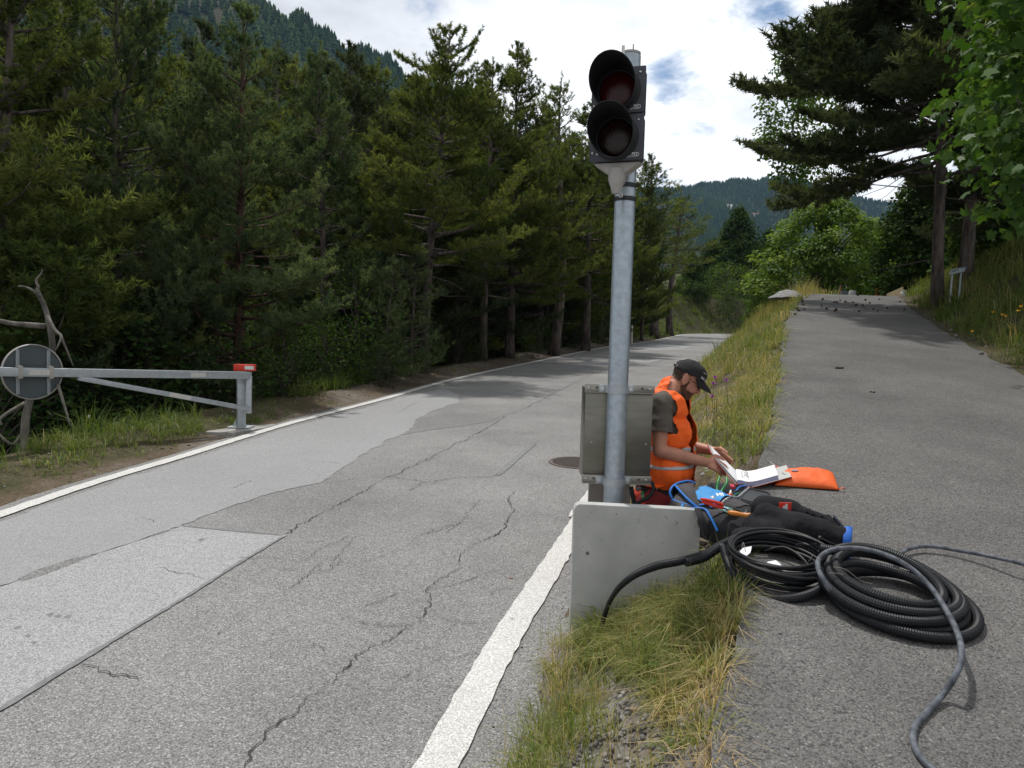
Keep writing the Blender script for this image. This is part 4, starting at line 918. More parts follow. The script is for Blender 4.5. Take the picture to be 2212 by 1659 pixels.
def unit_(z1, z0, lensm, lab):
    h = z1 - z0; c = PC + EZ * ((z1 + z0) / 2)
    mb = MB(); mb.box(c - EN * .055, (2 * HALF - .016, .10, h - .010), RP3, .012); body = mb.build('signal_housing', M['signal_plate'], sig, angle=40); body['label'] = lab
    mb = MB(); mb.box(c, (2 * HALF, .014, h - .004), RP3, .005)
    for sx, sz in ((-1, -1), (1, 1), (1, -1)):
        pass
    fr = mb.build('front_plate', M['signal_plate'], body, angle=40)
    for sx, sz in ((-.88, -.62), (-.70, -.68), (.80, .70), (.62, -.70)):
        p = c + EX * (sx * HALF) + EZ * (sz * h / 2); mb = MB(); mb.lathe([(.006, 0), (.006, .012), (.003, .014)], p, EN, 10); mb.build('bolt', M['bolt'], body, angle=40)
    Rr = .117; cc = c + EN * .006 - EX * .004
    mb = MB(); mb.lathe([(Rr + .007, 0), (Rr + .007, .018), (Rr - .008, .022), (Rr - .012, .0)], cc, EN, 48, cap=False); mb.build('lens_ring', M['hood'], body, angle=40)
    mb = MB(); mb.lathe([(.100, .002), (.09, .009), (.07, .015), (.04, .019), (.012, .021)], cc, EN, 40); mb.build('lens', lensm, body, smooth=True)
    # cut-away hood, long on top and short below
    n = 56; vs = []; fs = []
    for k in range(n):
        a = 2 * math.pi * k / n; up = math.cos(a); L = .035 + .195 * max(0, (.5 + .5 * up)) ** .75
        for r_, l_ in ((Rr, .0), (Rr + .004 * (L / .2), L), (Rr - .004 + .004 * (L / .2), L), (Rr - .006, .0)):
            vs.append(cc + EX * (math.sin(a) * r_) + EZ * (math.cos(a) * r_) + EN * (.012 + l_))
    for k in range(n):
        j = (k + 1) % n
        for i in range(4): fs.append((k * 4 + i, k * 4 + (i + 1) % 4, j * 4 + (i + 1) % 4, j * 4 + i))
    mb = MB(); mb.add(vs, fs); mb.build('hood', M['hood'], body, angle=60)
    # printed lettering in the lower right corner
    tq = c + EX * (HALF * .60) - EZ * (h / 2 - .030) + EN * .0085
    F_ = Matrix(((EX.x, 0, EN.x, tq.x), (EX.y, 0, EN.y, tq.y), (0, 1, 0, tq.z), (0, 0, 0, 1)))
    m1 = text_mesh('LED', .030, F_ @ Matrix.Translation((.018, 0, 0)), .0006, .0006, .8); link('lettering', m1, M['white_print'], body)
    m2 = text_mesh('signal', .015, F_ @ Matrix.Translation((-.022, -.007, 0)), .0006, .0004, .95); link('lettering', m2, M['white_print'], body)
    m3 = text_mesh('novux', .014, F_ @ Matrix.Translation((-.022, .007, 0)), .0006, .0005, 1.0); link('lettering', m3, M['white_print'], body)
unit_(zt, zs_, lens_r, 'upper signal housing with a dark red lens')
unit_(zs_, zb, lens_a, 'lower signal housing with a dark amber lens')
# grey bracket under the housings and the strap round the pole
mb = MB(); c = PC + EZ * zb - EN * .055
o = [c + EX * (-.125) - EN * .02, c + EX * .125 - EN * .02, c + EX * .045 - EZ * .055 - EN * .02, c + EX * .03 - EZ * .10 - EN * .02, c - EX * .03 - EZ * .10 - EN * .02, c - EX * .045 - EZ * .055 - EN * .02]
mb.prism([p + EN * .05 for p in o], -EN * .09)
mb.lathe([(.045, 0), (.045, -.06), (.034, -.09), (.022, -.13)], c - EZ * .03 + EN * .01, (0, 0, 1), 20)
mb.build('bracket', M['bracket'], sig, angle=40)
for dz in (-.085, -.16): mb = MB(); mb.lathe([(.0592, -.012), (.0610, -.012), (.0610, .012), (.0592, .012)], (PX, PY, zb + dz), (0, 0, 1), 36, cap=False); mb.build('strap', M['black_plastic'], sig, angle=40)
mb = MB(); mb.box(Vector((PX, PY, zb - .150)) + EN * .069 - EX * .012, (.022, .014, .022), RP3, .003); mb.build('strap_lock', M['bolt'], sig)

# control cabinet clamped behind the pole
ybk = PY + .072
bl, br_ = aty(1265, 830, ybk), aty(1414, 833, ybk); bz0 = aty(1262, 1044, ybk).z; bz1 = bl.z + .004
x0, x1 = bl.x, br_.x
cab = MB(); cab.box(((x0 + x1) / 2, ybk + .125, (bz0 + bz1) / 2), (x1 - x0 - .004, .22, bz1 - bz0 - .05), None, .006); cabo = cab.build('control_cabinet', M['stainless'], sig, angle=40)
cabo['label'] = 'stainless steel control cabinet clamped to the pole'
for zc in (bz1 - .024, bz0 + .028):
    mb = MB(); mb.box(((x0 + x1) / 2, ybk + .005, zc), (x1 - x0 + .006, .008, .048), None, .0015)
    mb.box(((x0 + x1) / 2, ybk - .002, zc - .024), (x1 - x0 + .006, .022, .005), None, .001)
    mb.build('mounting_rail', M['stainless_rail'], cabo, angle=40)
    for xx in (x0 + .022, x0 + .066, x1 - .070, x1 - .026):
        mb = MB(); mb.lathe([(.007, 0), (.007, .0015)], (xx, ybk + .0008, zc + .003), (0, -1, 0), 12); mb.build('slot', M['pit'], cabo)
    for xx in (x0 + .020, x1 - .028): mb = MB(); mb.lathe([(.007, 0), (.007, .008), (.003, .010)], (xx, ybk, zc + .002), (0, -1, 0), 8); mb.build('bolt', M['bolt'], cabo, angle=30)
    # pipe clamp: band over the front of the pole with two ears
    mb = MB(); n = 24; vs = []; fs = []
    for k in range(n + 1):
        a = math.pi * k / n
        for r_ in (.0585, .0615):
            for hz in (-.022, .022): vs.append((PX - r_ * math.cos(a), PY - r_ * math.sin(a), zc + hz))
    for k in range(n):
        b0 = k * 4; b1 = b0 + 4
        for i, j in ((0, 1), (1, 3), (3, 2), (2, 0)): fs.append((b0 + i, b0 + j, b1 + j, b1 + i))
    mb.add(vs, fs)
    for s in (-1, 1):
        mb.box((PX + s * .059, PY + .030, zc), (.005, .062, .044)); mb.box((PX + s * .0795, PY + .0585, zc), (.040, .006, .044), None, .002)
    mb.build('pipe_clamp', M['steel_light'], cabo, angle=40)
    for s in (-1, 1):
        mb = MB(); p = Vector((PX + s * .082, PY + .0555, zc)); mb.lathe([(.012, 0), (.012, .002)], p, (0, -1, 0), 14); mb.lathe([(.0085, .002), (.0085, .010)], p, (0, -1, 0), 6); mb.lathe([(.0045, .010), (.0045, .016)], p, (0, -1, 0), 10)
        mb.build('clamp_bolt', M['bolt'], cabo)
for px, py in ((1278, 955), (1395, 960)):
    mb = MB(); p = aty(px, py, ybk + .014); mb.lathe([(.006, 0), (.005, .004), (.002, .006)], p, (0, -1, 0), 10)
    mb.build('rivet', M['bolt'], cabo)
mb = MB(); q = aty(1412, 1050, ybk + .10)
mb.tube(spline([q + Vector((-.01, 0, .03)), aty(1411, 1060, ybk + .09), aty(1398, 1076, ybk + .07), aty(1380, 1086, ybk + .06), aty(1365, 1094, ybk + .05), aty(1358, 1140, ybk + .05)], 8), .011, 10)
mb.build('cable', M['black_plastic'], sig, smooth=True); mb = MB(); mb.tube(spline([aty(1363, 1052, ybk + .03), aty(1366, 1068, ybk + .03), aty(1369, 1085, ybk + .03), aty(1368, 1120, ybk + .03)], 8), .014, 10)
mb.build('cable', M['black_plastic'], sig, smooth=True)
mb = MB(); q = aty(1388, 1069, ybk + .04); mb.box(q, (.018, .004, .044), Matrix.Rotation(rad(-14), 3, 'Y'), .001)
tagg = mb.build('cable_tag', mat('green_tag', (.02, .20, .06), .5), sig)
link('lettering', text_mesh('P', .018, Matrix.Translation(q + Vector((.002, -.003, -.008))) @ Matrix.Rotation(rad(90), 4, 'X'), .0004), M['white_print'], tagg)

# concrete panel in front of the pole
pc_l, pc_r = aty(1238, 1090, 3.90), aty(1513, 1102, 3.90)
zt_ = pc_l.z + .004; X0, X1 = aty(1236, 1200, 3.90).x, aty(1513, 1140, 3.90).x; ztr = pc_r.z
th = Vector((0, .075, 0)); c = .018
ol = [(X0, .06), (X1, .06), (X1, ztr - .012), (X1 - .004, ztr - .003), (X1 - .014, ztr), (X0 + .030, zt_), (X0 + .012, zt_ - .010), (X0 + .002, zt_ - .030)]
bm = bmesh.new(); mbp = MB(); mbp.prism([Vector((x, 3.90, z)) for x, z in ol], th)
pan = mbp.build('concrete_panel', M['concrete'], None)
bv = pan.modifiers.new('bevel', 'BEVEL'); bv.width = .004; bv.segments = 2; bv.limit_method = 'ANGLE'
pan.name = 'concrete_slab'; tag(pan, 'upright grey concrete slab with a small round hole at the foot of the signal pole', 'concrete slab')
mb = MB(); p = aty(1269, 1195, 3.90); mb.lathe([(.012, 0), (.013, .003), (.007, .0035), (.006, .0005)], p + Vector((0, .0005, 0)), (0, -1, 0), 18, cap=False); mb.build('socket', M['concrete_raw'], pan, angle=40)
mb = MB(); mb.lathe([(.0068, 0), (.0068, .0022)], p, (0, -1, 0), 14); mb.build('socket_hole', M['pit'], pan)
rp = random.Random(8); mb = MB()
spots = [(1365, 1108), (1379, 1125), (1290, 1122), (1440, 1118), (1462, 1130), (1255, 1138), (1320, 1150), (1400, 1160), (1432, 1175), (1300, 1165), (1348, 1178), (1480, 1150), (1252, 1160), (1280, 1105), (1415, 1140), (1500, 1135), (1335, 1112), (1260, 1180), (1385, 1195)]
for px, py in spots:
    for k in range(rp.choice((1, 1, 2, 3))):
        q = aty(px + rp.uniform(-4, 4), py + rp.uniform(-3, 3), 3.8988); r_ = rp.uniform(.0012, .0034); m_ = 7; aa = [2 * math.pi * i / m_ for i in range(m_)]
        mb.prism([q + Vector((math.cos(a) * r_ * rp.uniform(.6, 1.5), 0, math.sin(a) * r_ * rp.uniform(.5, 1.2))) for a in aa], (0, .0009, 0))
mb.build('pockmark', M['pit'], pan)
# plate standing behind the pole, seen between pole and cabinet
mb = MB(); mb.prism([Vector((x, 4.55, z)) for x, z in ((.50, .2), (.76, .2), (.76, .86), (.745, .925), (.70, .95), (.50, .95))], (0, .05, 0))
tag(mb.build('concrete_block', mat('pinkish_concrete', (.27, .245, .225), .9, 0, .12, 8, .2, 70), None), 'pinkish grey block standing behind the signal pole below the cabinet', 'concrete block')

# ------------------------------------------------------------------ barrier on the left
GP = onroad(527, 926); gz = Hs(GP.x, GP.y) + .02; GP.z = gz
gate = thing('barrier_gate', GP, 'galvanised swing barrier with braced arm and red capped post on the left roadside', 'barrier')
PR_, PL_ = at(541, 811, 10.05), at(0, 803, 7.62); dirA = (PL_ - PR_).normalized(); nA = dirA.cross(Vector((0, 0, 1))).normalized()
if nA.y > 0: nA = -nA
RA = Matrix((dirA, nA, nA.cross(dirA) * (1 if nA.cross(dirA).z < 0 else 1))).transposed()
def bar(a, b, w, h, name, m, parent, bev=.006):
    d = (b - a).normalized(); s_ = d.cross(Vector((0, 0, 1))).normalized(); u_ = s_.cross(d); Rm = Matrix((d, s_, u_)).transposed()
    mb = MB(); mb.box((a + b) / 2, ((b - a).length, w, h), Rm, bev); return mb.build(name, m, parent, angle=40)
L_ = (PL_ - PR_).length
arm = bar(PR_, PR_ + dirA * L_ * 1.35, .06, .095, 'arm', M['steel_light'], gate)
bar(at(541, 884, 10.05), PR_ + dirA * (L_ * .745) - Vector((0, 0, .055)), .05, .06, 'brace', M['steel_light'], gate)
bar(at(538.5, 815, 10.05) + Vector((0, 0, .02)), at(537, 893, 10.05), .07, .07, 'swing_post', M['steel_light'], gate)
pb = at(521, 926, 10.15); pb.z = gz; 
bar(pb, at(521, 801, 10.15), .11, .11, 'post', M['steel_light'], gate)
mb = MB(); mb.box(pb + Vector((.0, 0, .008)), (.30, .26, .016), None, .003); mb.build('base_plate', M['steel_light'], gate)
for sx in (-1, 1):
    pass
mb = MB(); mb.prism([pb + Vector((-.10, -.06, .012)), pb + Vector((-.05, -.06, .012)), pb + Vector((-.05, -.06, .13))], (0, .01, 0)); mb.build('gusset', M['steel_light'], gate); mb = MB(); mb.prism([pb + Vector((.05, -.06, .012)), pb + Vector((.10, -.06, .012)), pb + Vector((.05, -.06, .13))], (0, .01, 0)); mb.build('gusset', M['steel_light'], gate)
cq = at(529, 794, 10.1); mb = MB(); mb.box(cq, (.265, .14, .088), None, .006); cp_ = mb.build('post_cap', M['red_paint'], gate, angle=40)
mb = MB(); mb.box(at(538.5, 794.5, 10.025), (.125, .006, .046)); mb.build('reflector', M['reflector'], cp_)
def on_arm(px, off):
    # point of the arm's camera side at picture column px
    best = min((PR_.lerp(PL_, t / 400) for t in range(-40, 560)), key=lambda p: abs((1106 + 1590 * ((p - EYE).dot(RT)) / (p - EYE).dot(FW)) - px)); return best
for a_, b_ in ((60, 114), (409, 441)):
    A_, B_ = on_arm(a_, 0), on_arm(b_, 0); mb = MB(); mb.box((A_ + B_) / 2 + nA * .0325, ((A_ - B_).length, .004, .055), Matrix((dirA, nA, dirA.cross(nA))).transposed()); mb.build('reflector', M['reflector'], arm)
bA, bB = at(541, 884, 10.05), PR_ + dirA * (L_ * .745) - Vector((0, 0, .055)); dB = (bB - bA).normalized(); sB = dB.cross(Vector((0, 0, 1))).normalized(); uB = sB.cross(dB); sB2 = sB if sB.y < 0 else -sB
cB = bA.lerp(bB, .46); mb = MB(); mb.box(cB + sB2 * .027, (.29, .004, .050), Matrix((dB, sB, uB)).transposed()); mb.build('reflector', M['reflector'], gate)
SC = on_arm(75, 0) - nA * .06; SR = .300; su = Vector((0, 0, 1))
mb = MB(); mb.lathe([(SR - .012, -.012), (SR - .012, .0)], SC, nA, 56); disc = mb.build('round_sign', M['sign_back'], gate, angle=40); disc['label'] = 'dark grey back of a round road sign'
mb = MB(); mb.lathe([(SR - .013, -.016), (SR, -.016), (SR, .014), (SR - .006, .020), (SR - .013, .010)], SC, nA, 64, cap=False); mb.build('rim', M['bracket'], disc, angle=50)
for s in (-1, 1):
    hx = s * .150; hl = math.sqrt(SR ** 2 - hx ** 2) - .02; c0 = SC + dirA * hx + nA * .014
    mb = MB(); 
    for o_ in (-.011, .011): mb.box(c0 + dirA * o_, (.006, .022, 2 * hl), Matrix((dirA, nA, Vector((0, 0, 1)))).transposed(), .001)
    mb.box(c0 - nA * .006, (.03, .005, 2 * hl), Matrix((dirA, nA, Vector((0, 0, 1)))).transposed()); rl = mb.build('sign_rail', M['steel_light'], disc, angle=40)
    mb = MB()
    for sz in (-1, 1): mb.box(c0 + Vector((0, 0, sz * .062)) + nA * .02, (.05, .045, .022), Matrix((dirA, nA, Vector((0, 0, 1)))).transposed(), .003)
    mb.box(c0 + nA * .079, (.045, .004, .13), Matrix((dirA, nA, Vector((0, 0, 1)))).transposed(), .002)
    mb.build('clamp', M['bracket'], rl, angle=40)
# concrete footing of the barrier post
mb = MB(); o = [onroad(*p) for p in ((440, 940), (475, 926), (540, 915), (598, 915), (580, 925), (505, 942))]
o = jag(o, .03, .08); o = [Vector((p.x, p.y, gz - .14)) for p in o]; mb.prism(o, (0, 0, .135)); tag(mb.build('footing', M['concrete_raw'], None), 'broken pale concrete footing under the barrier post', 'concrete footing')

# dead tree behind the round sign
dt = thing('dead_tree', at(48, 960, 7.3), 'broken grey dead trunk with bare branches behind the round sign', 'dead tree')
mb = MB(); D_ = 8.1
mb.tube(spline([at(48, 1040, D_), at(52, 950, D_), at(60, 880, D_), at(88, 800, D_ + .1), at(112, 760, D_ + .1), at(108, 710, D_), at(98, 668, D_), at(86, 640, D_), at(80, 622, D_)], 6), [.048 - .028 * (i / 48) for i in range(49)], 9)
mb.tube(spline([at(86, 642, D_), at(72, 628, D_ - .1), at(55, 620, D_ - .1), at(40, 618, D_ - .2)], 5), [.02 - .0009 * i for i in range(16)], 6)
mb.tube(spline([at(100, 678, D_), at(118, 712, D_ - .1), at(132, 726, D_ - .15), at(126, 745, D_ - .2), at(119, 757, D_ - .2)], 5), [.022 - .0008 * i for i in range(21)], 6)
mb.tube(spline([at(132, 727, D_ - .15), at(146, 760, D_ - .1), at(158, 790, D_)], 5), [.016 - .001 * i for i in range(11)], 6)
mb.tube(spline([at(98, 705, D_), at(60, 702, D_ - .1), at(20, 698, D_ - .2), at(-40, 684, D_ - .4)], 6), [.034 - .0006 * i for i in range(19)], 7)
mb.tube(spline([at(52, 872, D_), at(20, 890, D_ - .2), at(0, 906, D_ - .3), at(4, 918, D_ - .3)], 5), [.026 - .0009 * i for i in range(16)], 6)
mb.tube(spline([at(48, 950, D_), at(56, 980, D_ - .1), at(64, 1000, D_ - .15)], 5), [.03 - .001 * i for i in range(11)], 6)
mb.tube(spline([at(46, 940, D_), at(25, 960, D_ - .1), at(-10, 930, D_ - .15)], 5), [.022 - .001 * i for i in range(11)], 6)
mb.tube(spline([at(84, 622, D_), at(78, 606, D_), at(88, 592, D_), at(92, 582, D_)], 5), [.016 - .0006 * i for i in range(16)], 6)
mb.tube(spline([at(125, 830, D_), at(140, 880, D_), at(152, 920, D_ - .1)], 5), [.02 - .001 * i for i in range(11)], 6)
mb.build('trunk', M['dead_wood'], dt, smooth=True)

# delineator posts, manhole
def delin(px, py, lab):
    p = onroad(px, py); p.z = .045 * p.y
    t = thing('road_marker', p, lab, 'road marker', 'white road marker posts')
    mb = MB(); mb.lathe([(.065, -.1), (.06, .0), (.058, .66)], p, (0, 0, 1), 16); mb.lathe([(.058, .86), (.057, 1.0), (.03, 1.04)], p, (0, 0, 1), 16); mb.build('post', M['white_paint'], t, angle=40)
    mb = MB(); mb.lathe([(.0585, .66), (.0582, .86)], p, (0, 0, 1), 16); bd = mb.build('black_band', M['black_plastic'], t, angle=40)
    mb = MB(); mb.box(p + Vector((.0, -.058, .76)), (.04, .008, .13), None, .002); mb.build('reflector', M['reflector'], bd)
delin(1364, 741, 'white road marker post just right of the signal pole')
delin(1452, 719, 'smaller white road marker post near the road bend')
mc = onroad(1247, 1000); Rn = Vector((0, -.045, 1)).normalized()
mh = thing('manhole_cover', mc, 'brownish round manhole cover in the road left of the control cabinet', 'manhole cover')
mrust = mat('cast_iron_rust', (.115, .09, .08), .7, .3, .25, 30, .3, 90)
mb = MB(); mb.lathe([(.335, .004), (.33, .010), (.30, .010), (.30, .005)], mc, Rn, 40, cap=False); mb.build('frame', mrust, mh, angle=40)
mb = MB(); mb.lathe([(.298, .003), (.298, .008)], mc, Rn, 40)
for k in range(-9, 10):
    hx = math.sqrt(.285 ** 2 - (k * .03) ** 2); mb.box(mc + Vector((0, k * .03, .0445 * k * .03 + .0105)), (2 * hx, .014, .006), None)
mb.build('cover', mrust, mh)
# ------------------------------------------------------------------ organic surfaces
def blob_mesh(prims, voxel, smooth=4, name='body', noise=None):
    """prims: ('c', p0, p1, r0, r1) capsules / ('e', centre, radii, R3) ellipsoids -> one closed remeshed surface"""
    mb = MB()
    for q in prims:
        if q[0] == 'c':
            a, b = Vector(q[1]), Vector(q[2]); n = 5; pts = []; rs = []
            d = (b - a); L = d.length; d = d.normalized() if L > 1e-6 else Vector((0, 0, 1))
            for t in (-.97, -.8, -.5, -.2): pts.append(a + d * (t * q[3])); rs.append(q[3] * math.sqrt(1 - t * t))
            for k in range(n + 1): pts.append(a.lerp(b, k / n)); rs.append(q[3] + (q[4] - q[3]) * k / n)
            for t in (.2, .5, .8, .97): pts.append(b + d * (t * q[4])); rs.append(q[4] * math.sqrt(1 - t * t))
            mb.tube(pts, rs, 16)
        else: mb.sphere(q[1], q[2], q[3] if len(q) > 3 else None, 22, 14)
    me = bpy.data.meshes.new(name); me.from_pydata(mb.v, [], mb.f); me.update()
    bm = bmesh.new(); bm.from_mesh(me); bmesh.ops.recalc_face_normals(bm, faces=bm.faces); bm.to_mesh(me); bm.free()
    o = bpy.data.objects.new('tmp', me); COL.objects.link(o)
    rm = o.modifiers.new('r', 'REMESH'); rm.mode = 'VOXEL'; rm.voxel_size = voxel
    sm = o.modifiers.new('s', 'SMOOTH'); sm.iterations = smooth; sm.factor = .5
    dg = bpy.context.evaluated_depsgraph_get(); r = bpy.data.meshes.new_from_object(o.evaluated_get(dg)); bpy.data.objects.remove(o); r.name = name
    if noise:
        for v in r.vertices:
            n_ = 0
            for (sc_, am) in noise: n_ += am * mnoise.noise(v.co * sc_)
            v.co += v.normal * n_
        r.update()
    return r
def np_mesh(me):
    n = len(me.vertices); co = np.empty(n * 3); me.vertices.foreach_get('co', co); no = np.empty(n * 3); me.vertices.foreach_get('normal', no); return co.reshape(-1, 3), no.reshape(-1, 3)
def nearest_prim(co, prims):
    """index of the primitive whose surface is nearest, and position 0..1 along it"""
    D = []; Tt = []
    for q in prims:
        if q[0] == 'c':
            a, b = np.array(q[1]), np.array(q[2]); ab = b - a; t = np.clip(((co - a) @ ab) / max(ab @ ab, 1e-9), 0, 1); d = np.linalg.norm(co - a - t[:, None] * ab, axis=1) - (q[3] + (q[4] - q[3]) * t)
        else:
            Rm = np.array(q[3]) if len(q) > 3 and q[3] is not None else np.eye(3); l = (co - np.array(q[1])) @ Rm; rr_ = np.array(q[2] if hasattr(q[2], '__len__') else (q[2],) * 3); k = np.linalg.norm(l / rr_, axis=1); d = (k - 1) * rr_.min(); t = np.zeros(len(co))
        D.append(d); Tt.append(t)
    D = np.array(D); i = D.argmin(0); return i, np.array(Tt)[i, np.arange(len(co))], D.min(0)
def patch(me, keep, off, name, m, parent, noise=None, solid=0.0, smooth=2):
    """the part of a surface where keep holds, lifted by off along its normals"""
    co, no = np_mesh(me); new = co + no * (off if np.isscalar(off) else off[:, None])
    if noise:
        for k in np.nonzero(keep)[0]:
            p = Vector(co[k]); a = sum(am * mnoise.noise(p * s) for s, am in noise); new[k] += no[k] * a
    idx_ = -np.ones(len(co), int); fs = []; used = []
    for p in me.polygons:
        vs = list(p.vertices)
        if all(keep[v] for v in vs):
            for v in vs:
                if idx_[v] < 0: idx_[v] = len(used); used.append(v)
            fs.append([idx_[v] for v in vs])
    r = bpy.data.meshes.new(name); r.from_pydata([tuple(new[v]) for v in used], [], fs); r.update()
    if smooth:
        bm = bmesh.new(); bm.from_mesh(r)
        bd = [v for v in bm.verts if v.is_boundary]
        for _ in range(smooth + 2): bmesh.ops.smooth_vert(bm, verts=bd, factor=.5, use_axis_x=True, use_axis_y=True, use_axis_z=True)
        bm.to_mesh(r); bm.free()
    o = link(name, r, m, parent, True)
    if solid: s = o.modifiers.new('thickness', 'SOLIDIFY'); s.thickness = solid; s.offset = 1
    return o

# ------------------------------------------------------------------ the man
M['skin'] = mat('skin', (0.47, 0.215, 0.14), 0.55, 0, 0.10, 22, 0.08, 160, bdist=.002)
M['beard'] = mat('beard_stubble', (0.10, 0.042, 0.026), 0.85, 0, 0.35, 90, 0.3, 300, bdist=.002)
M['hair'] = mat('short_dark_hair', (0.045, 0.028, 0.020), 0.8, 0, 0.3, 120, 0.4, 300, bdist=.002)
M['cap'] = mat('black_cap_cloth', (0.010, 0.010, 0.011), 0.85, 0, 0.2, 60, 0.2, 300, bdist=.001)
M['shirt'] = mat('olive_grey_shirt', (0.105, 0.090, 0.074), 0.9, 0, 0.10, 30, 0.25, 40, bdist=.006)
M['vest'] = mat('orange_hi_vis', (0.95, 0.130, 0.008), 0.75, 0, 0.05, 30, 0.20, 26, bdist=.006)
M['foil'] = mat('reflective_tape', (0.42, 0.42, 0.43), 0.45, 0.15, 0.08, 40, 0.15, 60, bdist=.003)
M['trousers'] = mat('dark_red_trousers', (0.22, 0.018, 0.020), 0.85, 0, 0.12, 20, 0.25, 30, bdist=.006)
M['trousers_side'] = mat('bright_red_trouser_panel', (0.55, 0.045, 0.020), 0.8, 0, 0.12, 20, 0.3, 30, bdist=.006)  # brighter copy of the trouser red, stands for sun on the folds
M['black_cloth'] = mat('black_cloth', (0.014, 0.014, 0.016), 0.9, 0, 0.2, 30, 0.2, 60, bdist=.004)
DM = 4.72
def bp(px, py, dd=0.0): return at(px, py, DM + dd)
rt_sh, rt_el, rt_wr = bp(1431, 868, -.17), bp(1424, 974, -.22), bp(1527, 999, -.20)
lf_sh, lf_el, lf_wr = bp(1462, 866, .20), bp(1478, 962, .25), bp(1541, 974, .10)
pel, wai, che, uch, nk0 = bp(1418, 1078), bp(1432, 1005), bp(1441, 925), bp(1442, 872), bp(1452, 838)
lat = Vector((.30, -.95, 0)).normalized()     # towards his right side (the camera), he is turned a little to us
fwd = Vector((.95, .30, 0)).normalized(); fwd = Vector((.955, -.296, 0))
lat = Vector((-.296, -.955, 0))
HC = bp(1483, 819, -.02)
hp = rad(31); hy = rad(-9)
hf = Vector((math.cos(hp) * math.cos(hy), math.cos(hp) * math.sin(hy), -math.sin(hp))); hs_ = hf.cross(Vector((0, 0, 1))).normalized(); hu = hs_.cross(hf)   # hs_ = his right
HR = Matrix((hf, hs_, hu)).transposed()
def hd(f, s, u): return HC + HR @ Vector((f, s, u))
TORSO = [('c', pel - lat * .07, pel + lat * .07, .125, .125), ('c', wai - lat * .075, wai + lat * .075, .112, .112), ('c', che - lat * .072, che + lat * .072, .118, .118), ('c', uch - lat * .10 - Vector((0, 0, .01)), uch + lat * .10 - Vector((0, 0, .01)), .098, .098),
         ('c', pel, wai, .13, .12), ('c', wai, che, .12, .128), ('c', che, uch, .128, .10), ('c', uch + lat * .13 + Vector((0, 0, .01)), nk0 + lat * .05, .052, .055), ('c', uch - lat * .13 + Vector((0, 0, .01)), nk0 - lat * .05, .052, .055)]
NECK = [('c', nk0 - Vector((0, 0, .02)), hd(-.035, 0, -.035), .063, .058)]
HEAD = [('e', hd(-.006, 0, .035), (.098, .077, .086), HR), ('e', hd(.030, 0, -.035), (.062, .062, .078), HR), ('c', hd(.048, 0, -.088), hd(.058, 0, -.094), .030, .026),
        ('c', hd(-.012, .050, -.062), hd(.052, .016, -.094), .022, .022), ('c', hd(-.012, -.050, -.062), hd(.052, -.016, -.094), .022, .022),
        ('c', hd(.084, 0, .012), hd(.108, 0, -.030), .011, .013), ('e', hd(.102, 0, -.034), (.016, .017, .012), HR),
        ('c', hd(.076, .026, -.036), hd(.070, .034, -.012), .016, .016), ('c', hd(.076, -.026, -.036), hd(.070, -.034, -.012), .016, .016),
        ('c', hd(.086, .020, .020), hd(.078, .045, .018), .010, .010), ('c', hd(.086, -.020, .020), hd(.078, -.045, .018), .010, .010),
        ('c', hd(.088, .016, -.060), hd(.088, -.016, -.060), .0085, .0085), ('c', hd(.085, .014, -.072), hd(.085, -.014, -.072), .009, .009)]
def ear(s): 
    E_ = HR @ Matrix.Rotation(rad(-12), 3, 'Y')
    return [('e', hd(-.012, .080 * s, -.004), (.023, .010, .037), E_), ('c', hd(-.022, .087 * s, .024), hd(-.006, .083 * s, -.036), .0105, .0095)]
ARMR = [('c', rt_sh, rt_el, .056, .043), ('c', rt_el, rt_el.lerp(rt_wr, .35), .043, .044), ('c', rt_el.lerp(rt_wr, .35), rt_wr, .044, .029)]
ARML = [('c', lf_sh, lf_el, .056, .043), ('c', lf_el, lf_el.lerp(lf_wr, .35), .043, .043), ('c', lf_el.lerp(lf_wr, .35), lf_wr, .043, .029)]
# hands: palm, four fingers of different length and a thumb, curled on the folder
def hand(wr, knuck, side, dn, curl, thumb):
    """wr wrist, knuck middle knuckle, side = unit vector across the palm towards the index finger, dn = direction fingers curl to"""
    P = []; f = (knuck - wr).normalized(); pl_ = (knuck - wr).length
    for k, sd in enumerate((.028, .010, -.009, -.026)): P.append(('c', wr + side * sd * .55 + f * .01, knuck + side * sd - f * (.006 * (k if k else .6)), .017, .0125))
    for k, (sd, ln) in enumerate(((.030, .074), (.010, .082), (-.010, .076), (-.029, .060))):
        p = knuck + side * sd - f * (.006 * k); d = f.copy(); r = .0098
        for seg_, q in enumerate((.45, .32, .26)):
            d = (d * math.cos(curl[seg_]) + dn * math.sin(curl[seg_])).normalized(); n_ = p + d * ln * q; P.append(('c', p, n_, r, r - .0008)); p = n_; r -= .0009
    t0 = wr + side * .026 + f * .018; t1 = t0 + (thumb * .9 + f * .5).normalized() * .042; t2 = t1 + (f * .9 + thumb * .25 + dn * .25).normalized() * .033; t3 = t2 + (f + dn * .35).normalized() * .026
    P += [('c', t0, t1, .0155, .0125), ('c', t1, t2, .0122, .0108), ('c', t2, t3, .0108, .0090)]
    return P
kR = bp(1553, 1008, -.22); dR = (kR - rt_wr).normalized(); sideR = Vector((.15, .55, .80)); sideR = (sideR - dR * sideR.dot(dR)).normalized(); dnR = dR.cross(sideR); dnR = dnR if dnR.z < 0 else -dnR
HANDR = hand(rt_wr, kR, sideR, (Vector((.1, .5, -.85))).normalized(), (.30, .55, .45), (sideR * .8 + Vector((0, .2, .2))).normalized())
kL = bp(1562, 988, .05); dL = (kL - lf_wr).normalized(); sideL = Vector((-.1, -.35, .9)); sideL = (sideL - dL * sideL.dot(dL)).normalized()
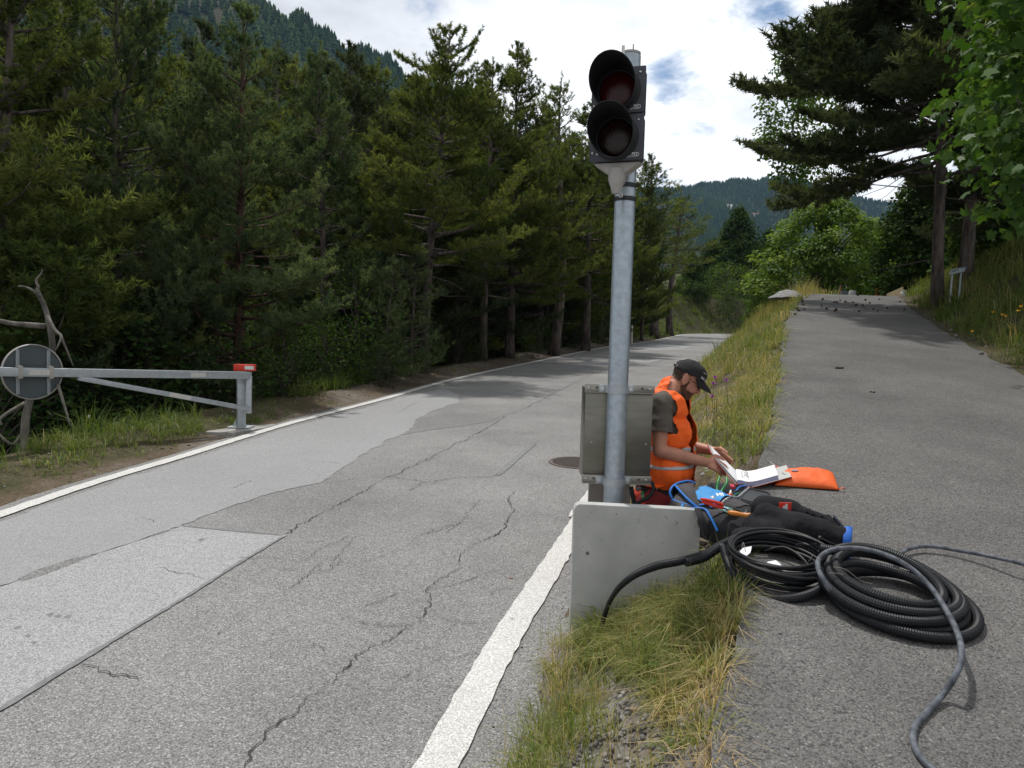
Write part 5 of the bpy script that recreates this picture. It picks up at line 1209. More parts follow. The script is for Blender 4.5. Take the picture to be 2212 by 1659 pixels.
HANDL = hand(lf_wr, kL, sideL, (Vector((.2, -.75, -.45))).normalized(), (.12, .28, .30), (sideL * .5 + Vector((.1, -.7, .3))).normalized())
hipR, hipL = pel + lat * .10 - Vector((0, 0, .03)), pel - lat * .10 - Vector((0, 0, .03))
gk = Hs(pel.x + .1, pel.y)
knR, knL = Vector((hipR.x + .10, hipR.y - .02, gk + .075)), Vector((hipL.x + .13, hipL.y, gk + .075))
ftR, ftL = Vector((knR.x - .40, knR.y + .06, Hs(knR.x - .4, knR.y + .06) + .06)), Vector((knL.x - .40, knL.y + .10, Hs(knL.x - .4, knL.y + .10) + .06))
LEGS = []
for h_, k_, f_ in ((hipR, knR, ftR), (hipL, knL, ftL)): LEGS += [('c', h_, k_, .105, .068), ('c', k_, f_, .064, .045), ('c', f_, f_ + Vector((-.05, 0, -.02)), .045, .04)]
PRIMS = TORSO + NECK + HEAD + ear(1) + ear(-1) + ARMR + HANDR + ARML + HANDL + LEGS
REG = ['torso'] * len(TORSO) + ['neck'] + ['head'] * len(HEAD) + ['ear'] * 4 + ['armR'] + ['foreR'] * 2 + ['handR'] * len(HANDR) + ['armL'] + ['foreL'] * 2 + ['handL'] * len(HANDL) + ['leg'] * len(LEGS)
body_me = blob_mesh(PRIMS, .0052, 3, 'body')
man = thing('person', (pel.x, pel.y, gk), 'man in orange vest and black cap bending over an open folder beside the signal', 'person')
body = link('body', body_me, M['skin'], man, True)
co, no = np_mesh(body_me); ri, rt_, rd = nearest_prim(co, PRIMS); reg = np.array(REG)[ri]
up_ = np.array([0, 0, 1.0]); la = np.array(lat); fa_ = np.array(fwd)
zw = wai.z
# shirt: torso and upper arms, sleeves to two thirds of the upper arm
arm_t = lambda A: ((co - np.array(A[0][1])) @ np.array(A[0][2] - A[0][1])) / (A[0][2] - A[0][1]).length_squared
sl_end = .64
slv = ((reg == 'armR') & (arm_t(ARMR) < sl_end)) | ((reg == 'armL') & (arm_t(ARML) < sl_end))
nkd = (co - np.array(nk0)) @ np.array((hd(-.035, 0, -.035) - nk0).normalized())
shirt_keep = ((reg == 'torso') & (co[:, 2] > zw - .12)) | slv
shirt_keep &= ~((co[:, 2] > nk0.z - .012) & (reg == 'torso'))
hang = np.where((reg == 'armR') | (reg == 'armL'), .012 + .016 * np.clip(np.maximum(arm_t(ARMR), arm_t(ARML)), 0, 1), .008)
patch(body_me, shirt_keep, hang, 't_shirt', M['shirt'], man, [(28, .006), (12, .006)], .003)
# vest over it, shaped on the trunk alone so that the sleeves come out of it: open V at the front
tor_me = blob_mesh(TORSO, .007, 22, 'trunk_form'); tco, tno = np_mesh(tor_me)
sfw = (tco - np.array(che)) @ fa_; slat = (tco - np.array(che)) @ la; sfr = tno @ fa_
hv = (tco[:, 2] - (zw - .135)) / (nk0.z - zw + .135)          # 0 at the hem, 1 at the neck
vopen = .010 + .075 * np.clip((hv - .42) / .58, 0, 1)
gap = (sfr > .1) & (np.abs(slat - .045) < vopen) & (sfw > 0)
hem = zw - .125 + .020 * np.sin(slat * 22)
nkr = np.linalg.norm(tco - np.array(nk0 + Vector((0, 0, .012))), axis=1)
vest_keep = (tco[:, 2] > hem) & ~gap & (np.abs(slat) < .172 + .05 * (tco[:, 2] < che.z)) & (nkr > .066)
voff = .026 + .020 * np.clip(1 - hv * 1.6, 0, 1) + .045 * np.clip(sfr, 0, 1) * np.clip(1.15 - hv, .25, 1)
vest = patch(tor_me, vest_keep, voff, 'vest', M['vest'], man, [(11, .016), (26, .010), (55, .004)], .003, 3)
vm = vest.data
vco, vno = np_mesh(vm)
for pyc in (965, 1000):
    zc = bp(1450, pyc).z; lo, hi = zc - .022, zc + .022
    kp = (vco[:, 2] > lo) & (vco[:, 2] < hi)
    # face-wise split of the vest: tape lies just proud of the cloth
    patch(vm, kp, .0055, 'reflective_tape', M['foil'], vest, None, .001, 3)
# belt line and trousers
tr_keep = ((reg == 'leg') | (reg == 'torso')) & (co[:, 2] < zw - .128)
patch(body_me, tr_keep, .012, 'trousers', M['trousers'], man, [(14, .010), (30, .004)], .003)
patch(body_me, (reg == 'torso') & (co[:, 2] < zw - .085) & (co[:, 2] > zw - .165), .0165, 'undershirt', M['black_cloth'], man, [(20, .004)], .002)
bk = ((reg == 'leg') | (reg == 'torso')) & (co[:, 2] < zw - .15) & ((no @ fa_) < -.35)
patch(body_me, bk, .0165, 'trouser_panel', M['trousers_side'], man, [(26, .008)], .001)  # back of the trousers, sunlight put into the colour
mb = MB(); q = bp(1419, 1060, -.17); mb.box(q, (.006, .006, .030), None, .002); mb.build('zip_puller', M['white_print'], man)
# beard, hair, cap, glasses
hl = (co - np.array(HC)) @ np.array(HR); fH, sH, uH = hl[:, 0], hl[:, 1], hl[:, 2]
headish = (reg == 'head') | (reg == 'neck') | (reg == 'ear')
bd = (reg == 'head') & (((uH < -.046) & (fH > -.02) & (uH > -.13)) | ((uH < .0) & (fH > -.012) & (fH < .028) & (uH > -.13))) & ~((fH > .080) & (np.abs(uH + .066) < .011) & (np.abs(sH) < .022)) & ~((uH > -.050) & (fH > .03))
mous = (reg == 'head') & (fH > .070) & (uH < -.046) & (uH > -.056) & (np.abs(sH) < .034)
patch(body_me, bd | mous, .003, 'beard', M['beard'], man, [(160, .0012)], 0, 1)
hr = headish & (reg != 'ear') & (fH < -.030) & (uH > -.060) & (uH < .05) & (nkd > .06)
patch(body_me, hr | ((reg == 'head') & (fH < .012) & (fH > -.03) & (uH > -.02) & (uH < .05)), .0035, 'hair', M['hair'], man, [(200, .0012)], 0, 1)
capb = blob_mesh([('e', hd(-.002, 0, .030), (.112, .090, .096), HR), ('e', hd(.022, 0, .060), (.080, .078, .062), HR)], .005, 3, 'cap')
cco, cno = np_mesh(capb); cl_ = (cco - np.array(HC)) @ np.array(HR)
cap = patch(capb, (cl_[:, 2] > .024 + .010 * (cl_[:, 0] > 0)) & ~((cl_[:, 0] < -.085) & (np.abs(cl_[:, 1]) < .026) & (cl_[:, 2] < .052) & (cl_[:, 2] > .036)), 0.0, 'cap', M['cap'], man, [(30, .0022)], .003, 3)
nb_ = 22; vs = []; fs = []
for i in range(nb_ + 1):
    a = -1.25 + 2.5 * i / nb_
    for j in range(9):
        t = j / 8; f0 = .098 * math.cos(a * .95); s0 = .082 * math.sin(a * .95) / math.sin(1.25 * .95) ; ext = .082 * math.cos(a * .95) ** .8 if abs(a) < 1.5 else 0
        vs.append(hd(f0 + ext * t, s0 * (1 - .10 * t), .034 - .012 * t - .030 * t * t * .9 + .016 * math.cos(a * 1.1) - .004))
for i in range(nb_):
    for j in range(8): fs.append((i * 9 + j, i * 9 + j + 1, (i + 1) * 9 + j + 1, (i + 1) * 9 + j))
mb = MB(); mb.add(vs, fs); brim = mb.build('brim', M['cap'], cap, smooth=True); sm_ = brim.modifiers.new('t', 'SOLIDIFY'); sm_.thickness = .004
mb = MB(); mb.sphere(hd(.004, 0, .129), (.008, .008, .005), HR, 10, 6); mb.build('cap_button', M['cap'], cap, smooth=True)
mb = MB(); mb.tube(spline([hd(-.098, .034, .036), hd(-.112, .014, .040), hd(-.113, -.014, .040), hd(-.098, -.034, .036)], 5), .008, 8, flat=.4); mb.build('cap_strap', M['cap'], cap, smooth=True)
mb = MB(); mb.box(hd(-.100, .052, .040), (.006, .004, .018), HR @ Matrix.Rotation(rad(-58), 3, 'Z'), .001); mb.build('buckle', M['bolt'], cap)
def on_cap(f, s, u):
    d = (HR @ Vector((f, s, u))).normalized(); best = None; k = ((cco - np.array(HC)) @ np.array(d)) / np.maximum(np.linalg.norm(cco - np.array(HC), axis=1), 1e-9); i = int(k.argmax()); return Vector(cco[i]), Vector(cno[i])
def cap_text(s, size, f, s_, u, lift=.0042):
    p, n_ = on_cap(f, s_, u); t = text_mesh(s, size, frame(p + n_ * lift, (hf * .75 - hs_ * .9 if True else hf), n_), .0006, .0004, .85); link('lettering', t, M['white_print'], cap)
for ch, f_, s_ in (('A', .060, .062), ('I', .068, .056), ('R', .075, .050), ('-', .083, .042), ('G', .090, .034), ('L', .098, .024)): cap_text(ch, .021, f_, s_, .052)
p_, n_ = on_cap(.070, .050, .092); mb = MB(); mb.box(p_ + n_ * .004, (.032, .0025, .0012), r3(frame(p_, hf - hs_ * .7, n_))); mb.build('emblem', M['white_print'], cap)
p_, n_ = on_cap(-.085, .012, .098); mb = MB(); mb.box(p_ + n_ * .004, (.030, .008, .0016), r3(frame(p_, hu, n_)), .0006); mb.build('emblem', M['white_paint'], cap)
gl = thing_ = None
M['frame_dark'] = mat('spectacle_frame', (.025, .010, .010), .35)
for s in (-1, 1):
    mb = MB(); ring = [hd(.098 - .006 * abs(math.cos(a)), s * (.032 + .022 * math.cos(a)), .000 + .016 * math.sin(a)) for a in [2 * math.pi * i / 20 for i in range(20)]]
    mb.tube(ring, .0017, 6, closed=True)
    mb.tube([hd(.094, s * .054, .006), hd(.06, s * .074, .008), hd(-.008, s * .083, .012)], .0021, 6)
    if s == 1: mb.tube([hd(.099, -.010, .004), hd(.104, 0, .007), hd(.099, .010, .004)], .0017, 6)
    mb.build('spectacles', M['frame_dark'], man, smooth=True)
    mb = MB(); mb.sphere(hd(.076, s * .031, .001), (.012, .013, .011), HR, 12, 8); ey = mb.build('eye', mat('eye_white', (.55, .5, .46), .3), man, smooth=True)
    mb = MB(); mb.sphere(hd(.0855, s * .032, -.003), (.0035, .0055, .0055), HR, 10, 6); mb.build('iris', M['frame_dark'], ey, smooth=True)
# ring on the left hand
# ------------------------------------------------------------------ things lying on the path edge
M['paper'] = mat('white_paper', (0.80, 0.80, 0.82), 0.8)
M['paper_edge'] = mat('stacked_sheets', (0.34, 0.33, 0.48), 0.8, 0, 0.4, 40, stretch=(2, 2, 160))
M['card_grey'] = mat('grey_board', (0.46, 0.47, 0.45), 0.8)
M['card_red'] = mat('red_board', (0.45, 0.035, 0.03), 0.6)
A_, B_, C_, D_ = onpath(1622, 1055, .012), at(1711, 1031, 4.42), at(1700, 1006, 4.74), None
D_ = A_ + (C_ - B_)
SP0, SP1 = at(1590, 1047, 4.34), at(1590, 1047, 4.34) + (C_ - B_)
fold = thing('ring_binder', (A_ + C_) / 2, 'open ring binder with white pages on the path edge in the hands of the man', 'binder')
nrm = (B_ - A_).cross(D_ - A_).normalized(); nrm = nrm if nrm.z > 0 else -nrm
def slab(pts, n_, t, name, m, parent):
    mb = MB(); mb.prism(pts, n_ * t); return mb.build(name, m, parent)
rcov = slab([A_, B_, C_, D_], nrm, .0035, 'cover', M['card_red'], fold)
slab([A_.lerp(B_, .02) + nrm * .0042, B_.lerp(A_, .012) + nrm * .0042, C_.lerp(D_, .012) + nrm * .0042, D_.lerp(C_, .02) + nrm * .0042], nrm, .001, 'board_lining', M['card_grey'], rcov)
spn = (D_ - A_)
spv = slab([SP0, A_, D_, SP1], ((A_ - SP0).cross(D_ - A_)).normalized() * (1 if ((A_ - SP0).cross(D_ - A_)).z > 0 else -1), .003, 'spine', M['card_red'], fold)
# left cover held up by both hands
LT0, LT1 = at(1541, 990, 4.52), at(1527, 957, 4.80)
lcov = slab([SP0, LT0, LT1, SP1], Vector((-.6, .1, -.5)).normalized(), .003, 'cover', M['card_red'], fold)
nl = (LT0 - SP0).cross(SP1 - SP0).normalized(); nl = nl if nl.z > 0 else -nl
slab([SP0 + nl * .002, LT0.lerp(SP0, .02) + nl * .002, LT1.lerp(SP1, .02) + nl * .002, SP1 + nl * .002], nl, .0012, 'board_lining', M['card_grey'], lcov)
# block of pages on the right, curving up at the rings
def page_block(prof, w0, w1, name, m, parent):
    """prof: list of (u along spine->right edge, height); extruded between w0 and w1 along the spine direction"""
    e = (B_ - A_); n_ = len(prof); vs = []; fs = []
    O_ = A_ - e * .22
    for w_ in (w0, w1):
        for u, h0, h1 in prof:
            b = O_ + e * u + spn * w_; vs.append(b + nrm * h0); vs.append(b + nrm * h1)
    k = 2 * n_
    for i in range(n_ - 1):
        a = i * 2
        fs += [(a, a + 1, a + 3, a + 2), (k + a, k + a + 2, k + a + 3, k + a + 1), (a + 1, k + a + 1, k + a + 3, a + 3), (a, a + 2, k + a + 2, k + a)]
    fs += [(0, k, k + 1, 1), (k - 2, k - 1, 2 * k - 1, 2 * k - 2)]
    mb = MB(); mb.add(vs, fs); return mb.build(name, m, parent)
prof = [(-.06, .040, .066), (.04, .034, .056), (.12, .020, .044), (.18, .014, .038), (.28, .008, .032), (.42, .006, .029), (.60, .006, .029), (.80, .006, .030), (.90, .0062, .030)]
pg = page_block(prof, .05, .93, 'page_stack', M['paper_edge'], fold)
page_block([(u, h1 + .0006, h1 + .0022) for u, h0, h1 in prof], .048, .932, 'top_sheet', M['paper'], pg)
lp = [LT0.lerp(SP0, .10) + nl * .006 + (LT1 - LT0) * .10, LT1.lerp(SP1, .10) + nl * .006 - (LT1 - LT0) * .14, SP1.lerp(LT1, .0) + nl * .012 - spn * .06, SP0 + nl * .012 + spn * .06]
slab(lp, nl, .004, 'turned_pages', M['paper'], fold)
for t in (.28, .42, .56, .70):
    c = A_ - (B_ - A_) * .10 + spn * t + nrm * .012; mb = MB(); mb.tube([c + (B_ - A_).normalized() * (.030 * math.cos(a)) + nrm * (.042 * math.sin(a) + .008) for a in [math.pi * i / 14 for i in range(15)]], .0022, 6); mb.build('ring', M['bolt'], fold, smooth=True)
# orange document pouch
c0, c1, c2, c3 = onpath(1672, 1052), onpath(1813, 1062), onpath(1800, 1026), onpath(1690, 1022)
pou = thing('document_pouch', (c0 + c2) / 2, 'plump bright orange fabric pouch lying on the path beside the binder', 'pouch')
M['orange_fab'] = mat('orange_fabric', (0.80, 0.125, 0.018), 0.62, 0, 0.07, 12, 0.30, 22, bdist=.01)
NU, NV = 40, 26; vs = []; fs = []
def pillow(u, v, top):
    b = (c0 * (1 - u) + c1 * u) * (1 - v) + (c3 * (1 - u) + c2 * u) * v
    h = (1 - abs(2 * u - 1) ** 3.2) ** .6 * (1 - abs(2 * v - 1) ** 3.0) ** .6
    wr = .008 * mnoise.noise((u * 5, v * 4, 2)) + .004 * mnoise.noise((u * 14, v * 10, 5))
    return b + Vector((0, 0, .010 + (.056 * h + wr * h if top else -.002 * h)))
for top in (1, 0):
    for i in range(NU + 1):
        for j in range(NV + 1): vs.append(pillow(i / NU, j / NV, top))
o_ = (NU + 1) * (NV + 1)
for i in range(NU):
    for j in range(NV):
        q = (i * (NV + 1) + j, i * (NV + 1) + j + 1, (i + 1) * (NV + 1) + j + 1, (i + 1) * (NV + 1) + j); fs += [q, tuple(x + o_ for x in q[::-1])]
mb = MB(); mb.add(vs, fs); mb.build('pouch_body', M['orange_fab'], pou, smooth=True)
mb = MB(); mb.tube(spline([c1 + Vector((0, 0, .016)), c1 + Vector((.02, .0, .024)), c1 + Vector((.035, .01, .016))], 5), .006, 8, flat=.5); mb.build('corner_tab', M['orange_fab'], pou, smooth=True)
mb = MB(); q = pillow(.28, .45, 1); mb.box(q + Vector((0, 0, .004)), (.040, .022, .005), Matrix.Rotation(rad(8), 3, 'X'), .002); mb.build('clasp', mat('clasp_blue_grey', (.30, .38, .45), .4, .4), pou)
mb = MB(); q = pillow(.14, .40, 1); mb.box(q + Vector((0, 0, .003)), (.040, .050, .003), Matrix.Rotation(rad(8), 3, 'X'), .001); mb.build('label_patch', M['card_grey'], pou)
# red screwdriver behind the binder
q0, q1 = at(1662, 997, 4.80), at(1686, 1016, 4.72)
sd = thing('screwdriver', q1, 'red handled screwdriver lying behind the open binder', 'screwdriver')
mb = MB(); d = (q1 - q0); mb.tube([q0, q0 + d * .62], .0035, 8); mb.build('blade', M['bolt'], sd)
mb = MB(); mb.lathe([(.007, 0), (.011, .012), (.009, .022), (.014, .04), (.014, .085), (.009, .10)], q0 + d * .60, d, 14); mb.build('handle', M['red_paint'], sd, smooth=True)

# ---- backpack
M['pack_grey'] = mat('backpack_dark_grey', (0.060, 0.054, 0.058), 0.85, 0, 0.14, 16, 0.3, 40, bdist=.006)
M['pack_black'] = mat('backpack_black', (0.014, 0.014, 0.018), 0.85, 0, 0.2, 16, 0.3, 40, bdist=.006)
M['pack_blue'] = mat('backpack_blue', (0.035, 0.27, 0.62), 0.7, 0, 0.08, 16, 0.2, 40, bdist=.004)
M['blue_trim'] = mat('blue_trim', (0.012, 0.17, 0.55), 0.6)
PL, PR2 = at(1480, 1084, 4.16), at(1622, 1140, 3.90)
bx_ = (PR2 - PL).normalized(); bz_ = Vector((-.02, -.42, .9)); bz_ = (bz_ - bx_ * bz_.dot(bx_)).normalized(); by_ = bz_.cross(bx_)
BR = Matrix((bx_, by_, bz_)).transposed(); BC = PL.lerp(PR2, .5) - bz_ * .02; BA = (.265, .15, .092)
def bsurf(x, y, z, off=0.0):
    d = Vector((x, y, z)).normalized(); s = sum(abs(c / a) ** 2.9 for c, a in zip(d, BA)) ** (-1 / 2.9); return BC + BR @ (d * (s + off))
pack = thing('backpack', Vector((BC.x, BC.y, BC.z - .12)), 'open dark grey backpack with blue trim leaning on the path edge behind the concrete slab', 'backpack')
NU, NV = 72, 40; vs = []; fs = []
for i in range(NV + 1):
    th = math.pi * i / NV
    for k in range(NU):
        a = 2 * math.pi * k / NU; p = bsurf(math.sin(th) * math.cos(a), math.sin(th) * math.sin(a), math.cos(th))
        n_ = (p - BC).normalized(); l = BR.transposed() @ (p - BC)
        p = p + n_ * (.014 * mnoise.noise(p * 9) + .007 * mnoise.noise(p * 24) + .004 * mnoise.noise(Vector((l.x * 10, l.y * 40, l.z * 40)))); vs.append(p)
for i in range(NV):
    for k in range(NU): fs.append((i * NU + k, (i + 1) * NU + k, (i + 1) * NU + (k + 1) % NU, i * NU + (k + 1) % NU))
mb = MB(); mb.add(vs, fs); pme = mb.mesh('pack_body'); pb_ = link('pack_body', pme, M['pack_black'], pack, True)
pco, pno = np_mesh(pme); pl_ = (pco - np.array(BC)) @ np.array(BR)
lx, ly, lz = pl_[:, 0] / BA[0], pl_[:, 1] / BA[1], pl_[:, 2] / BA[2]
patch(pme, ((lx < .42 + .25 * ly) & (lz > -.75)), .004, 'main_panel', M['pack_grey'], pack, None, .001, 4)
patch(pme, ((lx > -.70) & (lx < .06) & (lz > .15) & (ly > -.55 - .3 * lx) & (ly < .98)), .016, 'front_flap', M['pack_blue'], pack, [(30, .004)], .002, 4)
patch(pme, ((lx > .07) & (lx < .14) & (lz > .3) & (ly > -.2) & (ly < .95)), .017, 'white_stripe', M['white_paint'], pack, None, .001, 2)
def bcurve(pts, off): return spline([bsurf(*p, off) for p in pts], 8)
mb = MB(); mb.tube(bcurve([(-.8, -.75, .35), (-.5, -.72, .6), (-.15, -.7, .7), (.2, -.78, .5), (.5, -.85, .2)], .012), .0085, 8, flat=.6); mb.build('blue_zip', M['blue_trim'], pack, smooth=True)
mb = MB(); mb.tube(bcurve([(-.5, -.62, .75), (-.2, -.4, .85), (.1, -.25, .9), (.35, -.2, .9)], .014), .009, 8, flat=.5); mb.build('blue_zip', M['blue_trim'], pack, smooth=True)
# raised top opening with blue piping on the left end
tp = [at(1452, 1076, 4.14), at(1447, 1062, 4.16), at(1458, 1047, 4.22), at(1484, 1039, 4.30), at(1502, 1044, 4.32)]
lp_ = [at(1452, 1079, 4.12), at(1470, 1086, 4.06), at(1490, 1092, 4.02), at(1514, 1104, 3.98)]
ml = [at(1458, 1048, 4.21), at(1472, 1064, 4.10), at(1490, 1082, 4.02), at(1512, 1100, 3.98)]
mb = MB(); mb.tube(spline(tp, 6), .0065, 8); mb.build('opening_piping', M['blue_trim'], pack, smooth=True)
mb = MB(); mb.tube(spline(lp_, 6), .0065, 8); mb.build('opening_piping', M['blue_trim'], pack, smooth=True)
mb = MB(); mb.tube(spline(ml, 6), .0065, 8); mb.build('opening_piping', M['blue_trim'], pack, smooth=True)
def sheet3(A, B, n, name, m, parent, bulge=Vector((0, 0, 0)), thick=.004):
    a = resample_n(A, n); b = resample_n(B, n); vs = []; fs = []; k = 8
    for i in range(n):
        for j in range(k + 1):
            t = j / k; p = a[i].lerp(b[i], t) + bulge * math.sin(math.pi * t) * math.sin(math.pi * (i + .5) / n); p = p + Vector((0, 0, .004 * mnoise.noise(p * 25))); vs.append(p)
    for i in range(n - 1):
        for j in range(k): fs.append((i * (k + 1) + j, i * (k + 1) + j + 1, (i + 1) * (k + 1) + j + 1, (i + 1) * (k + 1) + j))
    mb = MB(); mb.add(vs, fs); o = mb.build(name, m, parent, smooth=True); s = o.modifiers.new('t', 'SOLIDIFY'); s.thickness = thick; return o
def resample_n(pts, n):
    P = spline(pts, 12); L = [0]
    for i in range(1, len(P)): L.append(L[-1] + (P[i] - P[i - 1]).length)
    o = []
    for k in range(n):
        s = L[-1] * k / (n - 1); i = max(1, next((j for j in range(1, len(L)) if L[j] >= s - 1e-9), len(L) - 1)); t = (s - L[i - 1]) / max(1e-9, L[i] - L[i - 1]); o.append(P[i - 1].lerp(P[i], t))
    return o
sheet3(ml, [at(1498, 1043, 4.30), at(1504, 1060, 4.18), at(1514, 1080, 4.08), at(1526, 1098, 4.0)], 16, 'lid_flap', M['pack_grey'], pack, Vector((0, -.02, .03)))
sheet3(tp[:4], [at(1470, 1094, 4.22), at(1476, 1086, 4.26), at(1486, 1078, 4.3), at(1496, 1068, 4.34)], 14, 'opening_wall', M['pack_black'], pack, Vector((0, .03, -.02)))
sheet3([at(1443, 1098, 4.13), at(1470, 1108, 4.05), at(1500, 1116, 4.0), at(1530, 1126, 3.95)], lp_, 14, 'side_wall', M['pack_grey'], pack, Vector((-.01, -.03, .01)))
mb = MB(); mb.tube(spline([at(1475, 1089, 4.02), at(1471, 1100, 4.0), at(1463, 1112, 3.98)], 5), .0075, 6, flat=.4); mb.build('zip_pull', M['pack_blue'], pack, smooth=True)
mb = MB(); mb.tube(spline([at(1507, 1098, 3.95), at(1513, 1115, 3.9), at(1520, 1135, 3.88), at(1528, 1155, 3.88)], 6), .018, 8, flat=.18); mb.build('strap', M['pack_black'], pack, smooth=True)
p_ = bsurf(-.15, .45, .85, .022); 
lt = text_mesh('MI', .040, frame(p_, bx_ * .7 + by_ * .75, bz_), .001, .0016); link('lettering', lt, M['white_paint'], pack)
mb = MB(); mb.sphere(bsurf(-.30, .10, .95, .018), (.014, .018, .008), BR, 10, 6); mb.build('buckle', M['bolt'], pack)
mb = MB(); q = bsurf(.42, -.25, .85, .006); mb.box(q, (.10, .055, .006), BR, .002); pr_ = mb.build('printed_badge', mat('teal_badge', (.05, .17, .15), .7), pack)
lt = text_mesh('ICO', .040, frame(q + bz_ * .004, bx_ * .9 - by_ * .3, bz_), .0008, .001); link('lettering', lt, mat('pale_blue_print', (.45, .65, .75), .6), pr_)
# pliers on the backpack
plr = thing('pliers', at(1560, 1086, 4.02), 'water pump pliers with red handles lying on the backpack', 'pliers')
d0 = 3.90
for a in ([(1513, 1078), (1530, 1081), (1550, 1086), (1562, 1091)], [(1516, 1084), (1530, 1088), (1548, 1094), (1562, 1097)]):
    mb = MB(); mb.tube(spline([at(x, y, d0 - .01) for x, y in a], 6), [.007] * 3 + [.0092] * 13 + [.0085] * 3, 10); mb.build('handle', M['red_paint'], plr, smooth=True)
M['tool_steel'] = mat('dark_tool_steel', (.10, .10, .10), .4, .7)
mb = MB(); mb.tube(spline([at(1561, 1091, d0 - .01), at(1575, 1093, d0), at(1590, 1099, d0), at(1602, 1108, d0), at(1610, 1109, d0 + .01), at(1613, 1102, d0 + .02)], 6), [.008 + .004 * min(1, i / 16) for i in range(31)], 8, flat=.5); mb.build('jaw', M['tool_steel'], plr, smooth=True)
mb = MB(); mb.tube(spline([at(1561, 1097, d0 - .01), at(1578, 1104, d0), at(1596, 1112, d0), at(1610, 1112, d0)], 6), .009, 8, flat=.5); mb.build('jaw', M['tool_steel'], plr, smooth=True)
mb = MB(); mb.tube([at(1580, 1098, d0 - .012), at(1594, 1106, d0 - .012)], .004, 6, flat=.5); mb.build('slot', M['bolt'], plr)
sd = thing('screwdriver', at(1600, 1112, 3.92), 'screwdriver with fat orange handle lying on the backpack', 'screwdriver')
q0, q1 = at(1576, 1107, 3.86), at(1616, 1114, 3.82); d = q1 - q0
mb = MB(); mb.lathe([(.008, -.015), (.0125, 0), (.0135, .03), (.0115, .05), (.0125, .08), (.017, .094), (.016, .100), (.010, .104)], q0 + d * .05, d, 16); mb.build('handle', mat('orange_handle', (.60, .20, .02), .4, 0, .2, 20), sd, smooth=True)
mb = MB(); mb.tube([q0 + d, q1 + d * .28], .0038, 8); mb.build('blade', M['bolt'], sd)
# tool tray with lid
M['tray'] = mat('tray_grey', (.24, .25, .265), .5, 0, .08, 20)
M['tray_dark'] = mat('tray_lid_dark', (.045, .050, .055), .38, 0, .1, 20, .1, 80)
T0, T1, T2, T3 = at(1547, 1068, 4.16), at(1594, 1073.5, 4.10), at(1602, 1050, 4.38), at(1529, 1043, 4.46)
tx = (T1 - T0).normalized(); tz = tx.cross(T3 - T0).normalized(); tz = tz if tz.z > 0 else -tz; ty = tz.cross(tx)
T0 = T1 - tx * .23; tw, tl_ = .23, (T2 - T1).dot(ty)
tray = thing('tool_tray', T1 - tz * .05, 'grey plastic tool tray full of small tools between backpack and binder', 'tool box')
TR = Matrix((tx, ty, tz)).transposed()
def tpt(u, v, h=0.0): return T0 + tx * (u * tw) + ty * (v * tl_) + tz * h
for (u, v, su_, sv_) in ((.5, 0, tw, .012), (.5, 1, tw, .012), (0, .5, .012, tl_ - .012), (1, .5, .012, tl_ - .012)):
    mb = MB(); mb.box(tpt(u, v, -.022), (su_, sv_, .050), TR, .003); mb.build('side_wall', M['tray'], tray, angle=40)
mb = MB(); mb.box(tpt(.5, .5, -.050), (tw - .012, tl_ - .012, .006), TR); mb.build('tray_floor', M['tray_dark'], tray)
lid = thing('box_lid', at(1630, 1075, 4.15), 'dark ribbed lid of the tool tray tilted against the black garment', 'lid')
L0, L1, L2, L3 = at(1596, 1080, 4.06), at(1654, 1096, 3.96), at(1664, 1064, 4.30), at(1607, 1052, 4.38)
n_ = (L1 - L0).cross(L3 - L0).normalized(); n_ = n_ if n_.z > 0 else -n_
mb = MB(); mb.prism([L0, L1, L2, L3], -n_ * .012); mb.build('lid_plate', M['tray_dark'], lid)
ce = (L0 + L1 + L2 + L3) / 4
for a, b in ((L0, L1), (L1, L2), (L2, L3), (L3, L0)):
    a2, b2 = a.lerp(ce, .10), b.lerp(ce, .10); mb = MB(); mb.prism([a2 + n_ * .0005, b2 + n_ * .0005, b2.lerp(ce, .07) + n_ * .0005, a2.lerp(ce, .07) + n_ * .0005], n_ * .006); mb.build('rib', M['tray_dark'], lid)
M['green_grip'] = mat('green_grip', (.015, .22, .05), .35)
def tool(label, cat, name, build):
    t = thing(name, tpt(.5, .5, -.045), label, cat); build(t)
def gp(t):
    for s in (-1, 1):
        mb = MB(); mb.tube(spline([tpt(.42 + s * .02, .35, -.03), tpt(.40 + s * .07, .5, .0), tpt(.42 + s * .11, .62, .03), tpt(.40 + s * .09, .75, .055)], 6), .0075, 8); mb.build('handle', M['green_grip'], t, smooth=True)
    mb = MB(); mb.tube([tpt(.42, .35, -.03), tpt(.30, .2, -.04)], .007, 8); mb.build('jaw', M['tool_steel'], t)
tool('small pliers with green grips in the tool tray', 'pliers', 'pliers', gp)
def rk(t):
    mb = MB(); mb.box(tpt(.66, .66, .012), (.026, .06, .016), TR @ Matrix.Rotation(rad(20), 3, 'Z'), .003); mb.build('knife_body', mat('pink_red_plastic', (.55, .03, .07), .4), t)
    mb = MB(); mb.tube([tpt(.69, .45, .0), tpt(.76, .12, -.015)], .006, 8); mb.build('knife_slide', M['white_paint'], t)
tool('pink red cutter with white slide in the tool tray', 'cutter', 'cutter_knife', rk)
def oh(u, v): 
    def f(t):
        mb = MB(); mb.lathe([(.006, 0), (.011, .01), (.011, .04), (.006, .055)], tpt(u, v, -.02), tx * .6 + ty * .5 + tz * .2, 12); mb.build('handle', mat('orange_red_handle', (.62, .09, .02), .4), t, smooth=True)
        mb = MB(); mb.tube([tpt(u, v, -.02), tpt(u - .12, v - .1, -.035)], .003, 6); mb.build('blade', M['bolt'], t)
    return f
